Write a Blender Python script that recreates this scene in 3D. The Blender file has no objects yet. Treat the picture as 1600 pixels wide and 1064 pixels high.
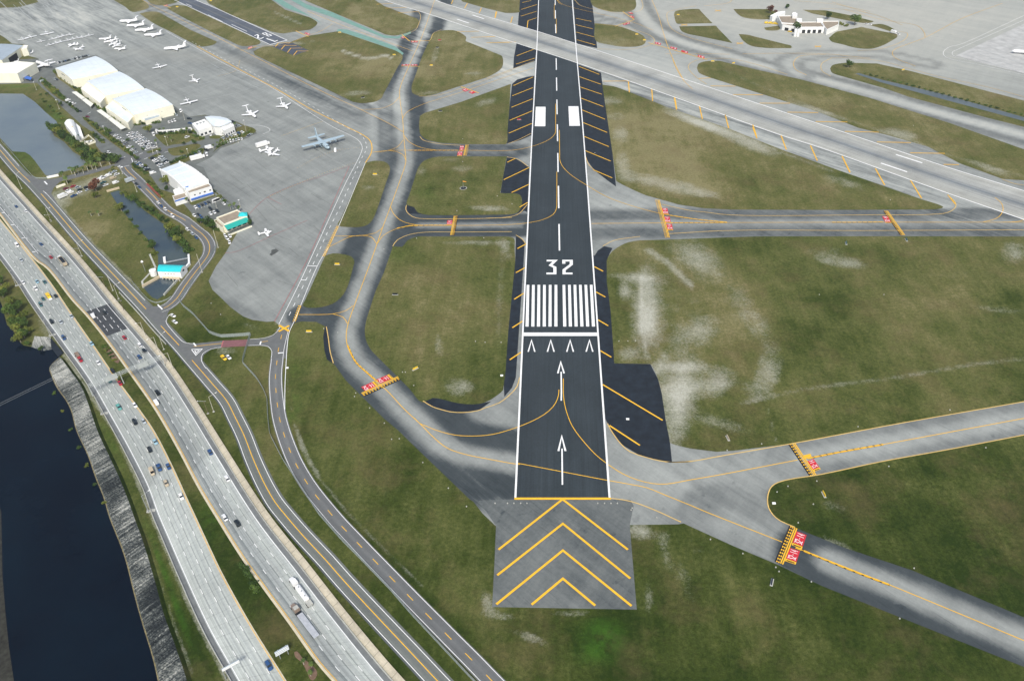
import bpy, math, random, numpy as np
from mathutils import Matrix, Vector, geometry
random.seed(7); rng = np.random.RandomState(5)
S = bpy.context.scene; COL = S.collection
# ---------------------------------------------------------------- camera solved from the runway's known sizes
F, PIT, ROL, YAW, CX, CY, CH = 1264.3, .6505, -.03903, -.06231, -4.88, -387.75, 290.0
_f = np.array([math.sin(YAW)*math.cos(PIT), math.cos(YAW)*math.cos(PIT), -math.sin(PIT)])
_r = np.array([math.cos(YAW), -math.sin(YAW), 0.]); _u = np.cross(_r, _f)
RT = math.cos(ROL)*_r+math.sin(ROL)*_u; UP = -math.sin(ROL)*_r+math.cos(ROL)*_u
def W(x, y, z=0.0):
    """survey point: traced position in the photograph -> metres on the plane at height z"""
    x = np.asarray(x, float); y = np.asarray(y, float)
    d = F*_f[:, None]+np.outer(RT, np.atleast_1d(x).ravel()-800)-np.outer(UP, np.atleast_1d(y).ravel()-532)
    t = (z-CH)/d[2]
    return np.stack([CX+t*d[0], CY+t*d[1]], -1)
def P(p, z=0.0):
    a = W(p[0], p[1], z)[0]; return float(a[0]), float(a[1])
def WL(pts, z=0.0):
    a = np.array(pts, float); return W(a[:, 0], a[:, 1], z)
def K(ox, oy, s=4.994):
    return lambda *p: [(ox+a/s, oy+b/s) for a, b in p]
cam = bpy.data.cameras.new('camera'); co = bpy.data.objects.new('camera', cam); COL.objects.link(co)
cam.sensor_width = 36; cam.lens = F/1600*36; cam.clip_start = 1; cam.clip_end = 20000
M = Matrix(((RT[0], UP[0], -_f[0], CX), (RT[1], UP[1], -_f[1], CY), (RT[2], UP[2], -_f[2], CH), (0, 0, 0, 1)))
co.matrix_world = M; S.camera = co
# ---------------------------------------------------------------- materials
MATS = {}
def new_mat(name):
    m = bpy.data.materials.new(name); m.use_nodes = True; MATS[name] = m
    nt = m.node_tree; b = nt.nodes['Principled BSDF']; b.inputs['Roughness'].default_value = .8
    try: b.inputs['Specular IOR Level'].default_value = .25
    except KeyError: pass
    return m, nt, b
def N(nt, t, **kw):
    n = nt.nodes.new(t)
    for k, v in kw.items(): setattr(n, k, v)
    return n
def noise(nt, vec, scale, detail=4, rough=.6, dim='3D'):
    n = N(nt, 'ShaderNodeTexNoise'); n.inputs['Scale'].default_value = scale
    n.inputs['Detail'].default_value = detail; n.inputs['Roughness'].default_value = rough
    nt.links.new(vec, n.inputs['Vector']); return n.outputs['Fac']
def math_(nt, op, a, b=None, clamp=False):
    n = N(nt, 'ShaderNodeMath', operation=op, use_clamp=clamp)
    for i, v in enumerate((a, b)):
        if v is None: continue
        if isinstance(v, (int, float)): n.inputs[i].default_value = v
        else: nt.links.new(v, n.inputs[i])
    return n.outputs[0]
def maprange(nt, v, a, b, c=0., d=1.):
    n = N(nt, 'ShaderNodeMapRange'); nt.links.new(v, n.inputs[0])
    for i, q in enumerate((a, b, c, d)): n.inputs[1+i].default_value = q
    return n.outputs[0]
def mixc(nt, f, a, b, blend='MIX'):
    n = N(nt, 'ShaderNodeMix', data_type='RGBA', blend_type=blend)
    def st(sock, v):
        if isinstance(v, (tuple, list)): sock.default_value = (*v, 1)
        elif isinstance(v, (int, float)): sock.default_value = v if sock.type == 'VALUE' else (v, v, v, 1)
        else: nt.links.new(v, sock)
    st(n.inputs[0], f); st(n.inputs[6], a); st(n.inputs[7], b)
    return n.outputs[2]
def ramp(nt, fac, stops):
    n = N(nt, 'ShaderNodeValToRGB'); nt.links.new(fac, n.inputs[0]); e = n.color_ramp.elements
    e[0].position, e[0].color = stops[0][0], (*stops[0][1], 1)
    e[1].position, e[1].color = stops[-1][0], (*stops[-1][1], 1)
    for p, c in stops[1:-1]:
        q = e.new(p); q.color = (*c, 1)
    return n.outputs[0]
def mapping(nt, src, scale=(1, 1, 1), rot=0.):
    if rot: m0 = N(nt, 'ShaderNodeMapping'); nt.links.new(src, m0.inputs[0]); m0.inputs['Rotation'].default_value = (0, 0, -rot); src = m0.outputs[0]; rot = 0
    n = N(nt, 'ShaderNodeMapping'); nt.links.new(src, n.inputs[0]); n.inputs['Scale'].default_value = scale
    n.inputs['Rotation'].default_value = (0, 0, rot); return n.outputs[0]
def plain(name, col, rough=.6, var=.12, scale=.6, metal=0., emis=None, spec=None):
    m, nt, b = new_mat(name)
    g = N(nt, 'ShaderNodeNewGeometry').outputs['Position']
    f = noise(nt, g, scale, 3); k = maprange(nt, f, .25, .75, 1-var, 1+var)
    c = mixc(nt, 1.0, tuple(col), k, 'MULTIPLY'); nt.links.new(c, b.inputs['Base Color'])
    b.inputs['Roughness'].default_value = rough; b.inputs['Metallic'].default_value = metal
    if spec is not None: b.inputs['Specular IOR Level'].default_value = spec
    return m
def wang(a, b): p, q = P(a), P(b); return math.atan2(q[1]-p[1], q[0]-p[0])
A1, A2, A3 = wang((400,300),(480,350)), wang((400,300),(470,262)), wang((700,40),(1000,135))
def grass_material():
    m, nt, b = new_mat('grass')
    g = N(nt, 'ShaderNodeNewGeometry').outputs['Position']
    at = N(nt, 'ShaderNodeAttribute', attribute_name='paint'); sp = N(nt, 'ShaderNodeSeparateXYZ')
    nt.links.new(at.outputs['Vector'], sp.inputs[0]); sand, dry, lush = sp.outputs  # dry also carries painted lens vignetting
    n1 = noise(nt, mapping(nt, g, (1, .7, 1), .3), .014, 8, .68); n2 = noise(nt, g, .07, 9, .72)
    n3 = noise(nt, g, .55, 6, .75); n4 = noise(nt, mapping(nt, g, (1, .09, 1)), .16, 4, .65)
    t = math_(nt, 'ADD', maprange(nt, n1, .32, .68, -.32, .32), maprange(nt, n4, .3, .7, -.10, .10))
    t = math_(nt, 'ADD', t, maprange(nt, n2, .3, .7, -.15, .15))
    t = math_(nt, 'ADD', math_(nt, 'ADD', t, maprange(nt, n3, .3, .7, -.13, .13)), dry)
    t = math_(nt, 'SUBTRACT', t, lush)
    c = ramp(nt, t, [(0., (.020, .036, .005)), (.25, (.042, .058, .011)), (.5, (.082, .094, .026)), (.75, (.128, .124, .045)), (1., (.20, .18, .085))])
    br = noise(nt, mapping(nt, g, (1, 1, 1), 0), .028, 6, .7)
    c = mixc(nt, maprange(nt, br, .50, .70, 0, .5), c, (.125, .094, .045))
    s = math_(nt, 'ADD', sand, maprange(nt, noise(nt, g, .10, 8, .75), .3, .7, -.30, .30))
    s = math_(nt, 'ADD', s, maprange(nt, noise(nt, g, .8, 6, .9), .3, .7, -.34, .34))
    s = math_(nt, 'MULTIPLY', s, maprange(nt, sand, .02, .25, 0, 1))
    c = mixc(nt, maprange(nt, s, .10, 1.3, 0, .95), c, (.42, .415, .345))
    vg = math_(nt, 'MULTIPLY', maprange(nt, sand, 0, -.6, 0, 1), maprange(nt, n2, .40, .60, .05, 1.3)); c = mixc(nt, vg, c, (.045, .12, .012))
    k = maprange(nt, n3, .3, .7, .80, 1.2); c = mixc(nt, 1., c, k, 'MULTIPLY')
    k = maprange(nt, noise(nt, g, 2.2, 4, .8), .3, .7, .82, 1.18); c = mixc(nt, 1., c, k, 'MULTIPLY')
    nt.links.new(c, b.inputs['Base Color']); b.inputs['Roughness'].default_value = 1; b.inputs['Specular IOR Level'].default_value = .05
    return m
def pavement_material():
    m, nt, b = new_mat('pavement')
    g = N(nt, 'ShaderNodeNewGeometry').outputs['Position']
    at = N(nt, 'ShaderNodeAttribute', attribute_name='paint'); sp = N(nt, 'ShaderNodeSeparateXYZ')
    nt.links.new(at.outputs['Vector'], sp.inputs[0]); tone, warm, rough = sp.outputs
    st = noise(nt, mapping(nt, g, (.03, .42, 1), A1), .45, 6, .7)      # paver lanes across the apron
    st2 = noise(nt, mapping(nt, g, (.03, .4, 1), A2), .30, 6, .7)
    n2 = noise(nt, g, .035, 8, .68); n3 = noise(nt, g, .6, 5, .75)
    t = math_(nt, 'ADD', tone, maprange(nt, st, .3, .7, -.04, .04)); t = math_(nt, 'ADD', t, maprange(nt, st2, .3, .7, -.04, .04))
    t = math_(nt, 'ADD', t, maprange(nt, n2, .3, .7, -.055, .055)); t = math_(nt, 'ADD', t, maprange(nt, n3, .3, .7, -.035, .035))
    q = noise(nt, mapping(nt, g, (.10, 1, 1), A1), .09, 7, .75)
    t = math_(nt, 'SUBTRACT', t, maprange(nt, noise(nt, mapping(nt, g, (1, .6, 1), A1), .16, 3, .6), .64, .76, 0, .14)); t = math_(nt, 'SUBTRACT', t, maprange(nt, noise(nt, mapping(nt, g, (.04, 1, 1), A1), 1.1, 2, .5), .64, .72, 0, .07))
    t = math_(nt, 'ADD', t, math_(nt, 'MULTIPLY', rough, maprange(nt, q, .38, .62, -.5, .5)))
    c = ramp(nt, t, [(0., (.018, .026, .030)), (.25, (.055, .066, .070)), (.5, (.190, .202, .192)), (.75, (.345, .360, .335)), (1., (.50, .50, .445))])
    c = mixc(nt, warm, c, (.34, .33, .28), 'MIX')
    nt.links.new(c, b.inputs['Base Color']); b.inputs['Roughness'].default_value = .85
    return m
def strip_material(name, stops, streak=.3, fine=.2, patch=.15, joint=0., ub=0.):
    """worn road surface: u = metres along, v = share of the width"""
    m, nt, b = new_mat(name)
    uv = N(nt, 'ShaderNodeUVMap', uv_map='UVMap').outputs[0]; g = N(nt, 'ShaderNodeNewGeometry').outputs['Position']
    sp = N(nt, 'ShaderNodeSeparateXYZ'); nt.links.new(uv, sp.inputs[0]); u, v = sp.outputs[0], sp.outputs[1]
    c = ramp(nt, v, stops)
    a = noise(nt, mapping(nt, uv, (.006, 34, 1)), 1., 5, .7); c = mixc(nt, 1., c, maprange(nt, a, .3, .7, 1-streak, 1+streak), 'MULTIPLY')
    a = noise(nt, mapping(nt, uv, (.03, 120, 1)), 1., 3, .6); c = mixc(nt, 1., c, maprange(nt, a, .3, .7, 1-fine*.8, 1+fine*.8), 'MULTIPLY')
    a = noise(nt, g, .8, 5, .75); c = mixc(nt, 1., c, maprange(nt, a, .3, .7, 1-fine, 1+fine), 'MULTIPLY')
    a = noise(nt, g, .03, 5, .7); c = mixc(nt, 1., c, maprange(nt, a, .3, .7, 1-patch, 1+patch), 'MULTIPLY')
    if ub: c = mixc(nt, 1., c, maprange(nt, u, ub-1.5, ub+1.5, 1., 1.22), 'MULTIPLY')
    if joint:
        w = math_(nt, 'FRACT', math_(nt, 'DIVIDE', u, 6.1)); w = math_(nt, 'LESS_THAN', w, .04)
        c = mixc(nt, math_(nt, 'MULTIPLY', w, joint), c, (.05, .05, .05))
    nt.links.new(c, b.inputs['Base Color']); b.inputs['Roughness'].default_value = .85
    return m
def water_material(name, col, rough, bump=.15, spec=.5):
    m, nt, b = new_mat(name)
    g = N(nt, 'ShaderNodeNewGeometry').outputs['Position']
    n = noise(nt, g, .02, 5, .6); c = mixc(nt, maprange(nt, n, .35, .65), tuple(col[0]), tuple(col[1]))
    nt.links.new(c, b.inputs['Base Color']); b.inputs['Roughness'].default_value = rough; b.inputs['Specular IOR Level'].default_value = spec
    bp = N(nt, 'ShaderNodeBump'); bp.inputs['Strength'].default_value = bump; bp.inputs['Distance'].default_value = .3
    nt.links.new(noise(nt, g, .9, 4), bp.inputs['Height']); nt.links.new(bp.outputs[0], b.inputs['Normal'])
    return m
def leaf_material(name, dark, light):
    m, nt, b = new_mat(name)
    g = N(nt, 'ShaderNodeNewGeometry').outputs['Position']; oi = N(nt, 'ShaderNodeObjectInfo').outputs['Random']
    f = math_(nt, 'ADD', noise(nt, g, 1.1, 4, .7), maprange(nt, oi, 0, 1, -.14, .14))
    nt.links.new(mixc(nt, maprange(nt, f, .3, .7), dark, light), b.inputs['Base Color']); b.inputs['Roughness'].default_value = .9
    return m
GRASS = grass_material(); PAVE = pavement_material()
RWY = strip_material('runway_asphalt', [(0, (.028, .037, .043)), (.25, (.035, .045, .051)), (.5, (.030, .040, .046)), (.8, (.034, .044, .050)), (1, (.028, .037, .043))], .18, .16, .16)
SHOULD = plain('shoulder_asphalt', (.014, .020, .028), .8, .45, .22)
DIAG = strip_material('concrete_runway', [(0, (.37, .37, .33)), (.3, (.33, .335, .31)), (.42, (.25, .26, .25)), (.5, (.17, .19, .20)), (.58, (.26, .27, .26)), (.72, (.35, .355, .33)), (1, (.39, .39, .35))], .28, .1, .2)
ROAD = strip_material('road_asphalt', [(0, (.122, .132, .120)), (.22, (.156, .168, .152)), (.35, (.126, .136, .126)), (.5, (.166, .178, .162)), (.65, (.126, .136, .126)), (.8, (.156, .168, .152)), (1, (.07, .08, .084))], .16, .1, .12)
LOT = plain('parking_asphalt', (.135, .146, .136), .9, .22, .12)
PATCH = strip_material('patched_asphalt', [(0, (.045, .05, .055)), (.24, (.055, .06, .065)), (.5, (.04, .045, .05)), (.76, (.06, .065, .07)), (1, (.05, .055, .06))], .35, .15, .1)
TEAL = plain('green_painted_shoulder', (.17, .31, .26), .8, .15, .2)
WHITE = plain('white_paint', (.82, .82, .80), .6, .07, .5); YEL = plain('yellow_paint', (.82, .46, .03), .6, .1, .5)
PALEY = plain('faded_yellow_paint', (.66, .45, .15), .7, .15, .3); BLK = plain('black_paint', (.018, .018, .02), .7)
REDP = plain('red_paint', (.55, .025, .04), .6); PINK = plain('faded_red_paint', (.42, .13, .14), .8, .2, .4); MAROON = plain('red_asphalt', (.21, .095, .10), .85, .15, .3)
TAN = strip_material('tan_concrete', [(0, (.42, .38, .28)), (.5, (.47, .42, .32)), (1, (.40, .36, .27))], .1, .15, .25, .5)
ROCKC = None
def rock_material():
    m, nt, b = new_mat('rock_slope'); uv = N(nt, 'ShaderNodeUVMap', uv_map='UVMap').outputs[0]
    s0 = N(nt, 'ShaderNodeSeparateXYZ'); nt.links.new(uv, s0.inputs[0]); cb = N(nt, 'ShaderNodeCombineXYZ'); nt.links.new(math_(nt, 'ADD', s0.outputs[0], math_(nt, 'MULTIPLY', s0.outputs[1], 6.)), cb.inputs[0]); nt.links.new(s0.outputs[1], cb.inputs[1])
    g = N(nt, 'ShaderNodeNewGeometry').outputs['Position']
    a = noise(nt, mapping(nt, cb.outputs[0], (.62, .3, 1)), 1., 9, .9); c = noise(nt, g, .03, 3)
    f = math_(nt, 'ADD', a, maprange(nt, c, .3, .7, -.10, .10)); f = math_(nt, 'ADD', f, maprange(nt, noise(nt, g, 1.2, 5, .8), .3, .7, -.08, .08))
    sp = N(nt, 'ShaderNodeSeparateXYZ'); nt.links.new(uv, sp.inputs[0])
    f = math_(nt, 'SUBTRACT', f, maprange(nt, sp.outputs[0], 190, 230, 0, .10))
    nt.links.new(ramp(nt, f, [(.42, (.014, .018, .020)), (.49, (.08, .09, .085)), (.55, (.24, .245, .22)), (.64, (.42, .42, .38))]), b.inputs['Base Color'])
    b.inputs['Roughness'].default_value = .95; return m
ROCK = rock_material()
RIVER = water_material('river_water', ((.001, .004, .010), (.002, .008, .016)), .12, .12, .12)
POND = water_material('pond_water', ((.115, .145, .165), (.15, .18, .185)), .25, .1)
DITCH = water_material('ditch_water', ((.07, .09, .095), (.12, .14, .145)), .3, .1, .3)
CANAL = water_material('canal_water', ((.03, .05, .07), (.065, .085, .08)), .15, .1)
CONC = plain('pale_concrete', (.42, .42, .38), .85, .2, .4); GREYM = plain('grey_metal', (.33, .35, .35), .5, .1, .5, .2)
POLE = plain('concrete_pole', (.50, .48, .40), .8); WOOD = plain('wooden_pole', (.16, .12, .08), .9)
def seam_roof(name, col, ang, gap=6.):
    m = plain(name, col, .5, .07, .12); nt = m.node_tree; b = nt.nodes['Principled BSDF']; src = b.inputs['Base Color'].links[0].from_socket
    g = N(nt, 'ShaderNodeNewGeometry').outputs['Position']; sp = N(nt, 'ShaderNodeSeparateXYZ'); nt.links.new(mapping(nt, g, (1/gap, 1/gap, 1), ang), sp.inputs[0])
    f = math_(nt, 'LESS_THAN', math_(nt, 'FRACT', math_(nt, 'ADD', sp.outputs[0], 100.)), .06); st = noise(nt, mapping(nt, g, (.06, .5, 1), ang), 1., 4, .6)
    c = mixc(nt, 1., src, maprange(nt, st, .3, .7, .93, 1.05), 'MULTIPLY'); c = mixc(nt, math_(nt, 'MULTIPLY', f, .22), c, (.45, .5, .52)); nt.links.new(c, b.inputs['Base Color']); return m
A4 = wang((112,125),(184,110))
CREAM = plain('cream_metal_wall', (.85, .82, .67), .6, .07, .15); ROOFB = seam_roof('pale_blue_roof', (.70, .76, .79), A4); ROOFW = plain('white_roof', (.82, .82, .80), .6, .05, .2)
ROOFG = plain('grey_roof', (.34, .40, .45), .6, .12, .1); ROOFT = plain('tan_gravel_roof', (.30, .25, .19), .95, .15, .3); WALLW = plain('white_wall', (.80, .80, .78), .6, .05, .3)
TEALR = plain('turquoise_roof', (.03, .52, .55), .5, .06, .3); TEALD = plain('teal_awning', (.02, .33, .28), .6, .06, .3); BLUE = plain('blue_trim', (.06, .16, .52), .6)
GLASS = plain('dark_glass', (.02, .028, .035), .15, .05, .5); DARKIN = plain('dark_interior', (.02, .022, .024), .9)
TYRE = plain('tyre_rubber', (.02, .02, .02), .9); MULCH = plain('bare_mulch', (.17, .11, .075), 1, .3, .6); CHAIN = None
LEAFD = leaf_material('dark_leaves', (.014, .036, .006), (.062, .11, .022)); LEAFM = leaf_material('green_leaves', (.028, .062, .010), (.105, .165, .032))
LEAFY = leaf_material('yellow_green_leaves', (.07, .10, .015), (.20, .22, .04)); LEAFR = leaf_material('russet_leaves', (.07, .022, .012), (.17, .07, .035))
FROND = leaf_material('palm_fronds', (.03, .06, .015), (.12, .17, .04)); BARK = plain('bark', (.22, .19, .15), .95)
def chain_material():
    m, nt, b = new_mat('chain_link'); b.inputs['Base Color'].default_value = (.40, .46, .45, 1)
    g = N(nt, 'ShaderNodeNewGeometry').outputs['Position']; nt.links.new(maprange(nt, noise(nt, g, 8., 2), .3, .7, .35, .75), b.inputs['Alpha']); return m
CHAIN = chain_material()
CARC = {'w': (.80, .80, .79), 's': (.42, .46, .48), 'g': (.20, .21, .22), 'k': (.012, .018, .022), 'b': (.03, .08, .20), 'r': (.38, .015, .03), 't': (.48, .40, .28), 'e': (.05, .13, .14), 'l': (.30, .47, .55), 'y': (.78, .52, .03), 'o': (.62, .25, .02), 'c': (.12, .35, .32), 'm': (.16, .01, .03), 'n': (.26, .20, .16)}
CARN = {'w': 'white', 's': 'silver', 'g': 'grey', 'k': 'black', 'b': 'dark blue', 'r': 'red', 't': 'tan', 'e': 'dark teal', 'l': 'pale blue', 'y': 'yellow', 'o': 'orange', 'c': 'green', 'm': 'maroon', 'n': 'brown'}
PAINT = {k: plain('%s_car_paint' % CARN[k].replace(' ', '_'), v, .3, .03, .5, 0, None, .5) for k, v in CARC.items()}
PLW = plain('white_aircraft_paint', (.84, .84, .84), .35, .03, .5); PLG = plain('grey_blue_aircraft_paint', (.36, .46, .52), .5, .08, .3); PLB = plain('blue_aircraft_paint', (.10, .22, .42), .4)
# ---------------------------------------------------------------- mesh helpers
def link(name, me, mat=None, parent=None, **props):
    o = bpy.data.objects.new(name, me); COL.objects.link(o)
    if me is not None and mat is not None and not me.materials: me.materials.append(mat)
    if parent is not None: o.parent = parent
    for k, v in props.items():
        if v is not None: o[k] = v
    return o
def mesh(name, vs, fs, mat=None, parent=None, uv=None, paint=None, **props):
    me = bpy.data.meshes.new(name); me.from_pydata([tuple(map(float, v)) for v in vs], [], [tuple(map(int, f)) for f in fs])
    if uv is not None:
        l = me.uv_layers.new(name='UVMap'); idx = np.zeros(len(me.loops), int); me.loops.foreach_get('vertex_index', idx)
        l.data.foreach_set('uv', np.asarray(uv, float)[idx].ravel())
    if paint is not None:
        a = me.attributes.new('paint', 'FLOAT_VECTOR', 'POINT'); a.data.foreach_set('vector', np.asarray(paint, float).ravel())
    me.update(); return link(name, me, mat, parent, **props)
def empty(name, loc=(0, 0, 0), rz=0., label=None, cat=None, group=None, kind=None):
    o = bpy.data.objects.new(name, None); COL.objects.link(o); o.location = loc; o.rotation_euler = (0, 0, rz); o.empty_display_size = .5
    tag(o, label, cat, group, kind); return o
def tag(o, label=None, cat=None, group=None, kind=None):
    for k, v in (('label', label), ('category', cat), ('group', group), ('kind', kind)):
        if v: o[k] = v
    return o
class MB:
    def __init__(s): s.v = []; s.f = []
    def add(s, vs, fs):
        n = len(s.v); s.v += [tuple(v) for v in vs]; s.f += [tuple(n+i for i in f) for f in fs]; return s
    def box(s, x0, x1, y0, y1, z0, z1):
        return s.add([(x0, y0, z0), (x1, y0, z0), (x1, y1, z0), (x0, y1, z0), (x0, y0, z1), (x1, y0, z1), (x1, y1, z1), (x0, y1, z1)],
                     [(0, 3, 2, 1), (4, 5, 6, 7), (0, 1, 5, 4), (1, 2, 6, 5), (2, 3, 7, 6), (3, 0, 4, 7)])
    def frus(s, x0, x1, w0, z0, a0, a1, w1, z1):
        return s.add([(x0, -w0, z0), (x1, -w0, z0), (x1, w0, z0), (x0, w0, z0), (a0, -w1, z1), (a1, -w1, z1), (a1, w1, z1), (a0, w1, z1)],
                     [(0, 3, 2, 1), (4, 5, 6, 7), (0, 1, 5, 4), (1, 2, 6, 5), (2, 3, 7, 6), (3, 0, 4, 7)])
    def tube(s, a, b, r0, r1=None, n=8, cap=True):
        a, b = Vector(a), Vector(b); r1 = r0 if r1 is None else r1; d = (b-a).normalized()
        x = d.orthogonal().normalized(); y = d.cross(x); vs = []
        for p, r in ((a, r0), (b, r1)):
            for i in range(n):
                t = 2*math.pi*i/n; vs.append(p+x*math.cos(t)*r+y*math.sin(t)*r)
        fs = [(i, (i+1) % n, n+(i+1) % n, n+i) for i in range(n)]
        if cap: fs += [tuple(reversed(range(n))), tuple(range(n, 2*n))]
        return s.add(vs, fs)
    def loft(s, rings, caps=True):
        n = len(rings[0]); vs = [v for r in rings for v in r]; fs = []
        for k in range(len(rings)-1):
            for i in range(n): fs.append((k*n+i, k*n+(i+1) % n, (k+1)*n+(i+1) % n, (k+1)*n+i))
        if caps: fs += [tuple(reversed(range(n))), tuple(range((len(rings)-1)*n, len(rings)*n))]
        return s.add(vs, fs)
    def prism(s, poly, z0, z1):
        n = len(poly); return s.add([(x, y, z0) for x, y in poly]+[(x, y, z1) for x, y in poly],
            [tuple(reversed(range(n))), tuple(range(n, 2*n))]+[(i, (i+1) % n, n+(i+1) % n, n+i) for i in range(n)])
    def me(s, name, mat=None):
        m = bpy.data.meshes.new(name); m.from_pydata([tuple(map(float, v)) for v in s.v], [], s.f)
        if mat: m.materials.append(mat)
        m.update(); return m
    def obj(s, name, mat, parent=None, **props): return link(name, s.me(name, mat), None, parent, **props)
def catmull(w, step=4.):
    w = np.asarray(w, float)
    if len(w) < 3: return w
    p = np.vstack([2*w[0]-w[1], w, 2*w[-1]-w[-2]]); out = []
    for i in range(1, len(p)-2):
        n = max(2, int(np.linalg.norm(p[i+1]-p[i])/step)); t = np.linspace(0, 1, n, endpoint=False)[:, None]
        a, b, c, d = p[i-1], p[i], p[i+1], p[i+2]
        t0, t1 = 0., 1.; d01 = max(np.linalg.norm(b-a), 1e-3)**.5; d12 = max(np.linalg.norm(c-b), 1e-3)**.5; d23 = max(np.linalg.norm(d-c), 1e-3)**.5
        m1 = (c-b+d12*((b-a)/d01-(c-a)/(d01+d12))); m2 = (c-b+d12*((d-c)/d23-(d-b)/(d12+d23)))
        out.append((2*t**3-3*t**2+1)*b+(t**3-2*t**2+t)*m1+(-2*t**3+3*t**2)*c+(t**3-t**2)*m2)
    return np.vstack(out+[w[-1:]])
def normals(w):
    t = np.gradient(w, axis=0); t /= np.maximum(np.linalg.norm(t, axis=1, keepdims=True), 1e-9)
    n = np.stack([-t[:, 1], t[:, 0]], 1); return n
def arclen(w): return np.concatenate([[0], np.cumsum(np.linalg.norm(np.diff(w, axis=0), axis=1))])
def resample(w, step):
    s = arclen(w); n = max(2, int(s[-1]/step)+1); q = np.linspace(0, s[-1], n); return np.stack([np.interp(q, s, w[:, 0]), np.interp(q, s, w[:, 1])], 1)
ZC = [0]
def zk():
    ZC[0] = (ZC[0]+1) % 30; return .004*ZC[0]
class Marks:
    """painted lines of one colour on one surface"""
    def __init__(s): s.b = MB()
    def line(s, w, width, off=0., dash=None, z=.22, start=0.):
        w = np.asarray(w, float); z = z+zk()
        if off: w = w+normals(w)*off
        L = arclen(w); segs = [(0, L[-1])]
        if dash:
            segs = []; q = start
            while q < L[-1]: segs.append((q, min(q+dash[0], L[-1]))); q += dash[0]+dash[1]
        for a, b in segs:
            if b-a < .15: continue
            inn = L[(L > a+.01) & (L < b-.01)]; q = np.concatenate([[a], inn, [b]])
            c = np.stack([np.interp(q, L, w[:, 0]), np.interp(q, L, w[:, 1])], 1)
            t = np.diff(c, axis=0); t /= np.maximum(np.linalg.norm(t, axis=1, keepdims=True), 1e-9)
            n0 = np.stack([-t[:, 1], t[:, 0]], 1); nn = np.vstack([n0[:1], n0[:-1]+n0[1:], n0[-1:]]); nn /= np.maximum(np.linalg.norm(nn, axis=1, keepdims=True), 1e-9)
            m = np.ones(len(c)); 
            if len(c) > 2: m[1:-1] = 1/np.clip((nn[1:-1]*n0[1:]).sum(1), .35, 1)
            o = nn*(m*width/2)[:, None]; l, r = c+o, c-o; k = len(c)
            s.b.add([(x, y, z) for x, y in l]+[(x, y, z) for x, y in r], [(k+i, k+i+1, i+1, i) for i in range(k-1)])
        return s
    def px(s, pts, width, smooth=True, **kw):
        w = WL(pts); w = catmull(w, 3.) if smooth and len(pts) > 2 else w
        return s.line(w, width, **kw)
    def poly(s, pts, z=.22):
        z = z+zk(); w = WL(pts); s.b.add([(x, y, z) for x, y in w], [tuple(range(len(w)))]); return s
    def out(s, name, mat, parent): return s.b.obj(name, mat, parent)
def inside(px, py, poly):
    r = np.zeros(len(px), bool); n = len(poly)
    for i in range(n):
        x0, y0 = poly[i]; x1, y1 = poly[(i+1) % n]
        if y0 == y1: continue
        c = ((y0 > py) != (y1 > py)) & (px < (x1-x0)*(py-y0)/(y1-y0)+x0); r ^= c
    return r
def segdist(q, w):
    d = np.full(len(q), 1e9)
    for a, b in zip(w[:-1], w[1:]):
        ab = b-a; t = np.clip(((q-a)@ab)/max(ab@ab, 1e-9), 0, 1); d = np.minimum(d, np.linalg.norm(q-(a+t[:, None]*ab), axis=1))
    return d
def to_px(q):
    d = np.column_stack([q[:, 0]-CX, q[:, 1]-CY, np.full(len(q), -CH)]); z = d@_f
    return 800+F*(d@RT)/z, 532-F*(d@UP)/z
def flat(name, pts, z, mat, paintf=None, grid=0, smooth=False, parent=None, **props):
    """a flat sheet with a crisp traced outline and, where its surface varies, a dense inside"""
    w = WL(pts)
    if smooth: w = catmull(np.vstack([w, w[:1]]), 3.)[:-1]
    w = w+rng.normal(0, .02, w.shape) if smooth else w
    v = [Vector(p) for p in w]; n = len(v); e = [(i, (i+1) % n) for i in range(n)]
    if grid:
        P_ = np.array(pts, float); x0, y0 = P_.min(0); x1, y1 = P_.max(0)
        gx, gy = np.meshgrid(np.arange(x0, x1, grid), np.arange(y0, y1, grid*.75)); gx, gy = gx.ravel(), gy.ravel()
        q = W(gx, gy); ins = inside(q[:, 0], q[:, 1], w)
        q = q[ins]; gx, gy = gx[ins], gy[ins]; d = segdist(q, np.vstack([w, w[:1]])) if len(q) else []
        q = q[d > .8] if len(q) else q; v += [Vector(p) for p in q]
    vo, _, fo, *_r = geometry.delaunay_2d_cdt(v, e, [], 1, 1e-4)
    co_ = np.array([(p.x, p.y) for p in vo]); pa = None
    if paintf is not None:
        X, Y = to_px(co_); pa = paintf(X, Y, co_)
    return mesh(name, np.column_stack([co_, np.full(len(co_), z)]), fo, mat, parent, paint=pa, **props)
def strip(name, L, R, z, mat, nv=1, z2=None, parent=None, **props):
    """surface between a left and a right traced edge (lists of world points)"""
    k = max(len(L), len(R)); L = resample(np.asarray(L, float), arclen(L)[-1]/(k-1)); R = resample(np.asarray(R, float), arclen(R)[-1]/(k-1)); k = min(len(L), len(R)); L = L[:k]; R = R[:k]
    s = arclen((L+R)/2); vs = []; uv = []; fs = []
    z2 = z if z2 is None else z2
    for i in range(k):
        for j in range(nv+1):
            t = j/nv; p = L[i]*(1-t)+R[i]*t; vs.append((p[0], p[1], z*(1-t)+z2*t)); uv.append((s[i], t))
    for i in range(k-1):
        for j in range(nv):
            a = i*(nv+1)+j; fs.append((a, a+1, a+nv+2, a+nv+1))
    return mesh(name, vs, fs, mat, parent, uv=uv, **props)
def road(name, pts, half, z, mat, right=None, **props):
    w = catmull(WL(pts), 3.); n = normals(w); return strip(name, w+n*half, w-n*(right or half), z, mat, 1, **props), w
STR = dict(kind='structure')
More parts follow.
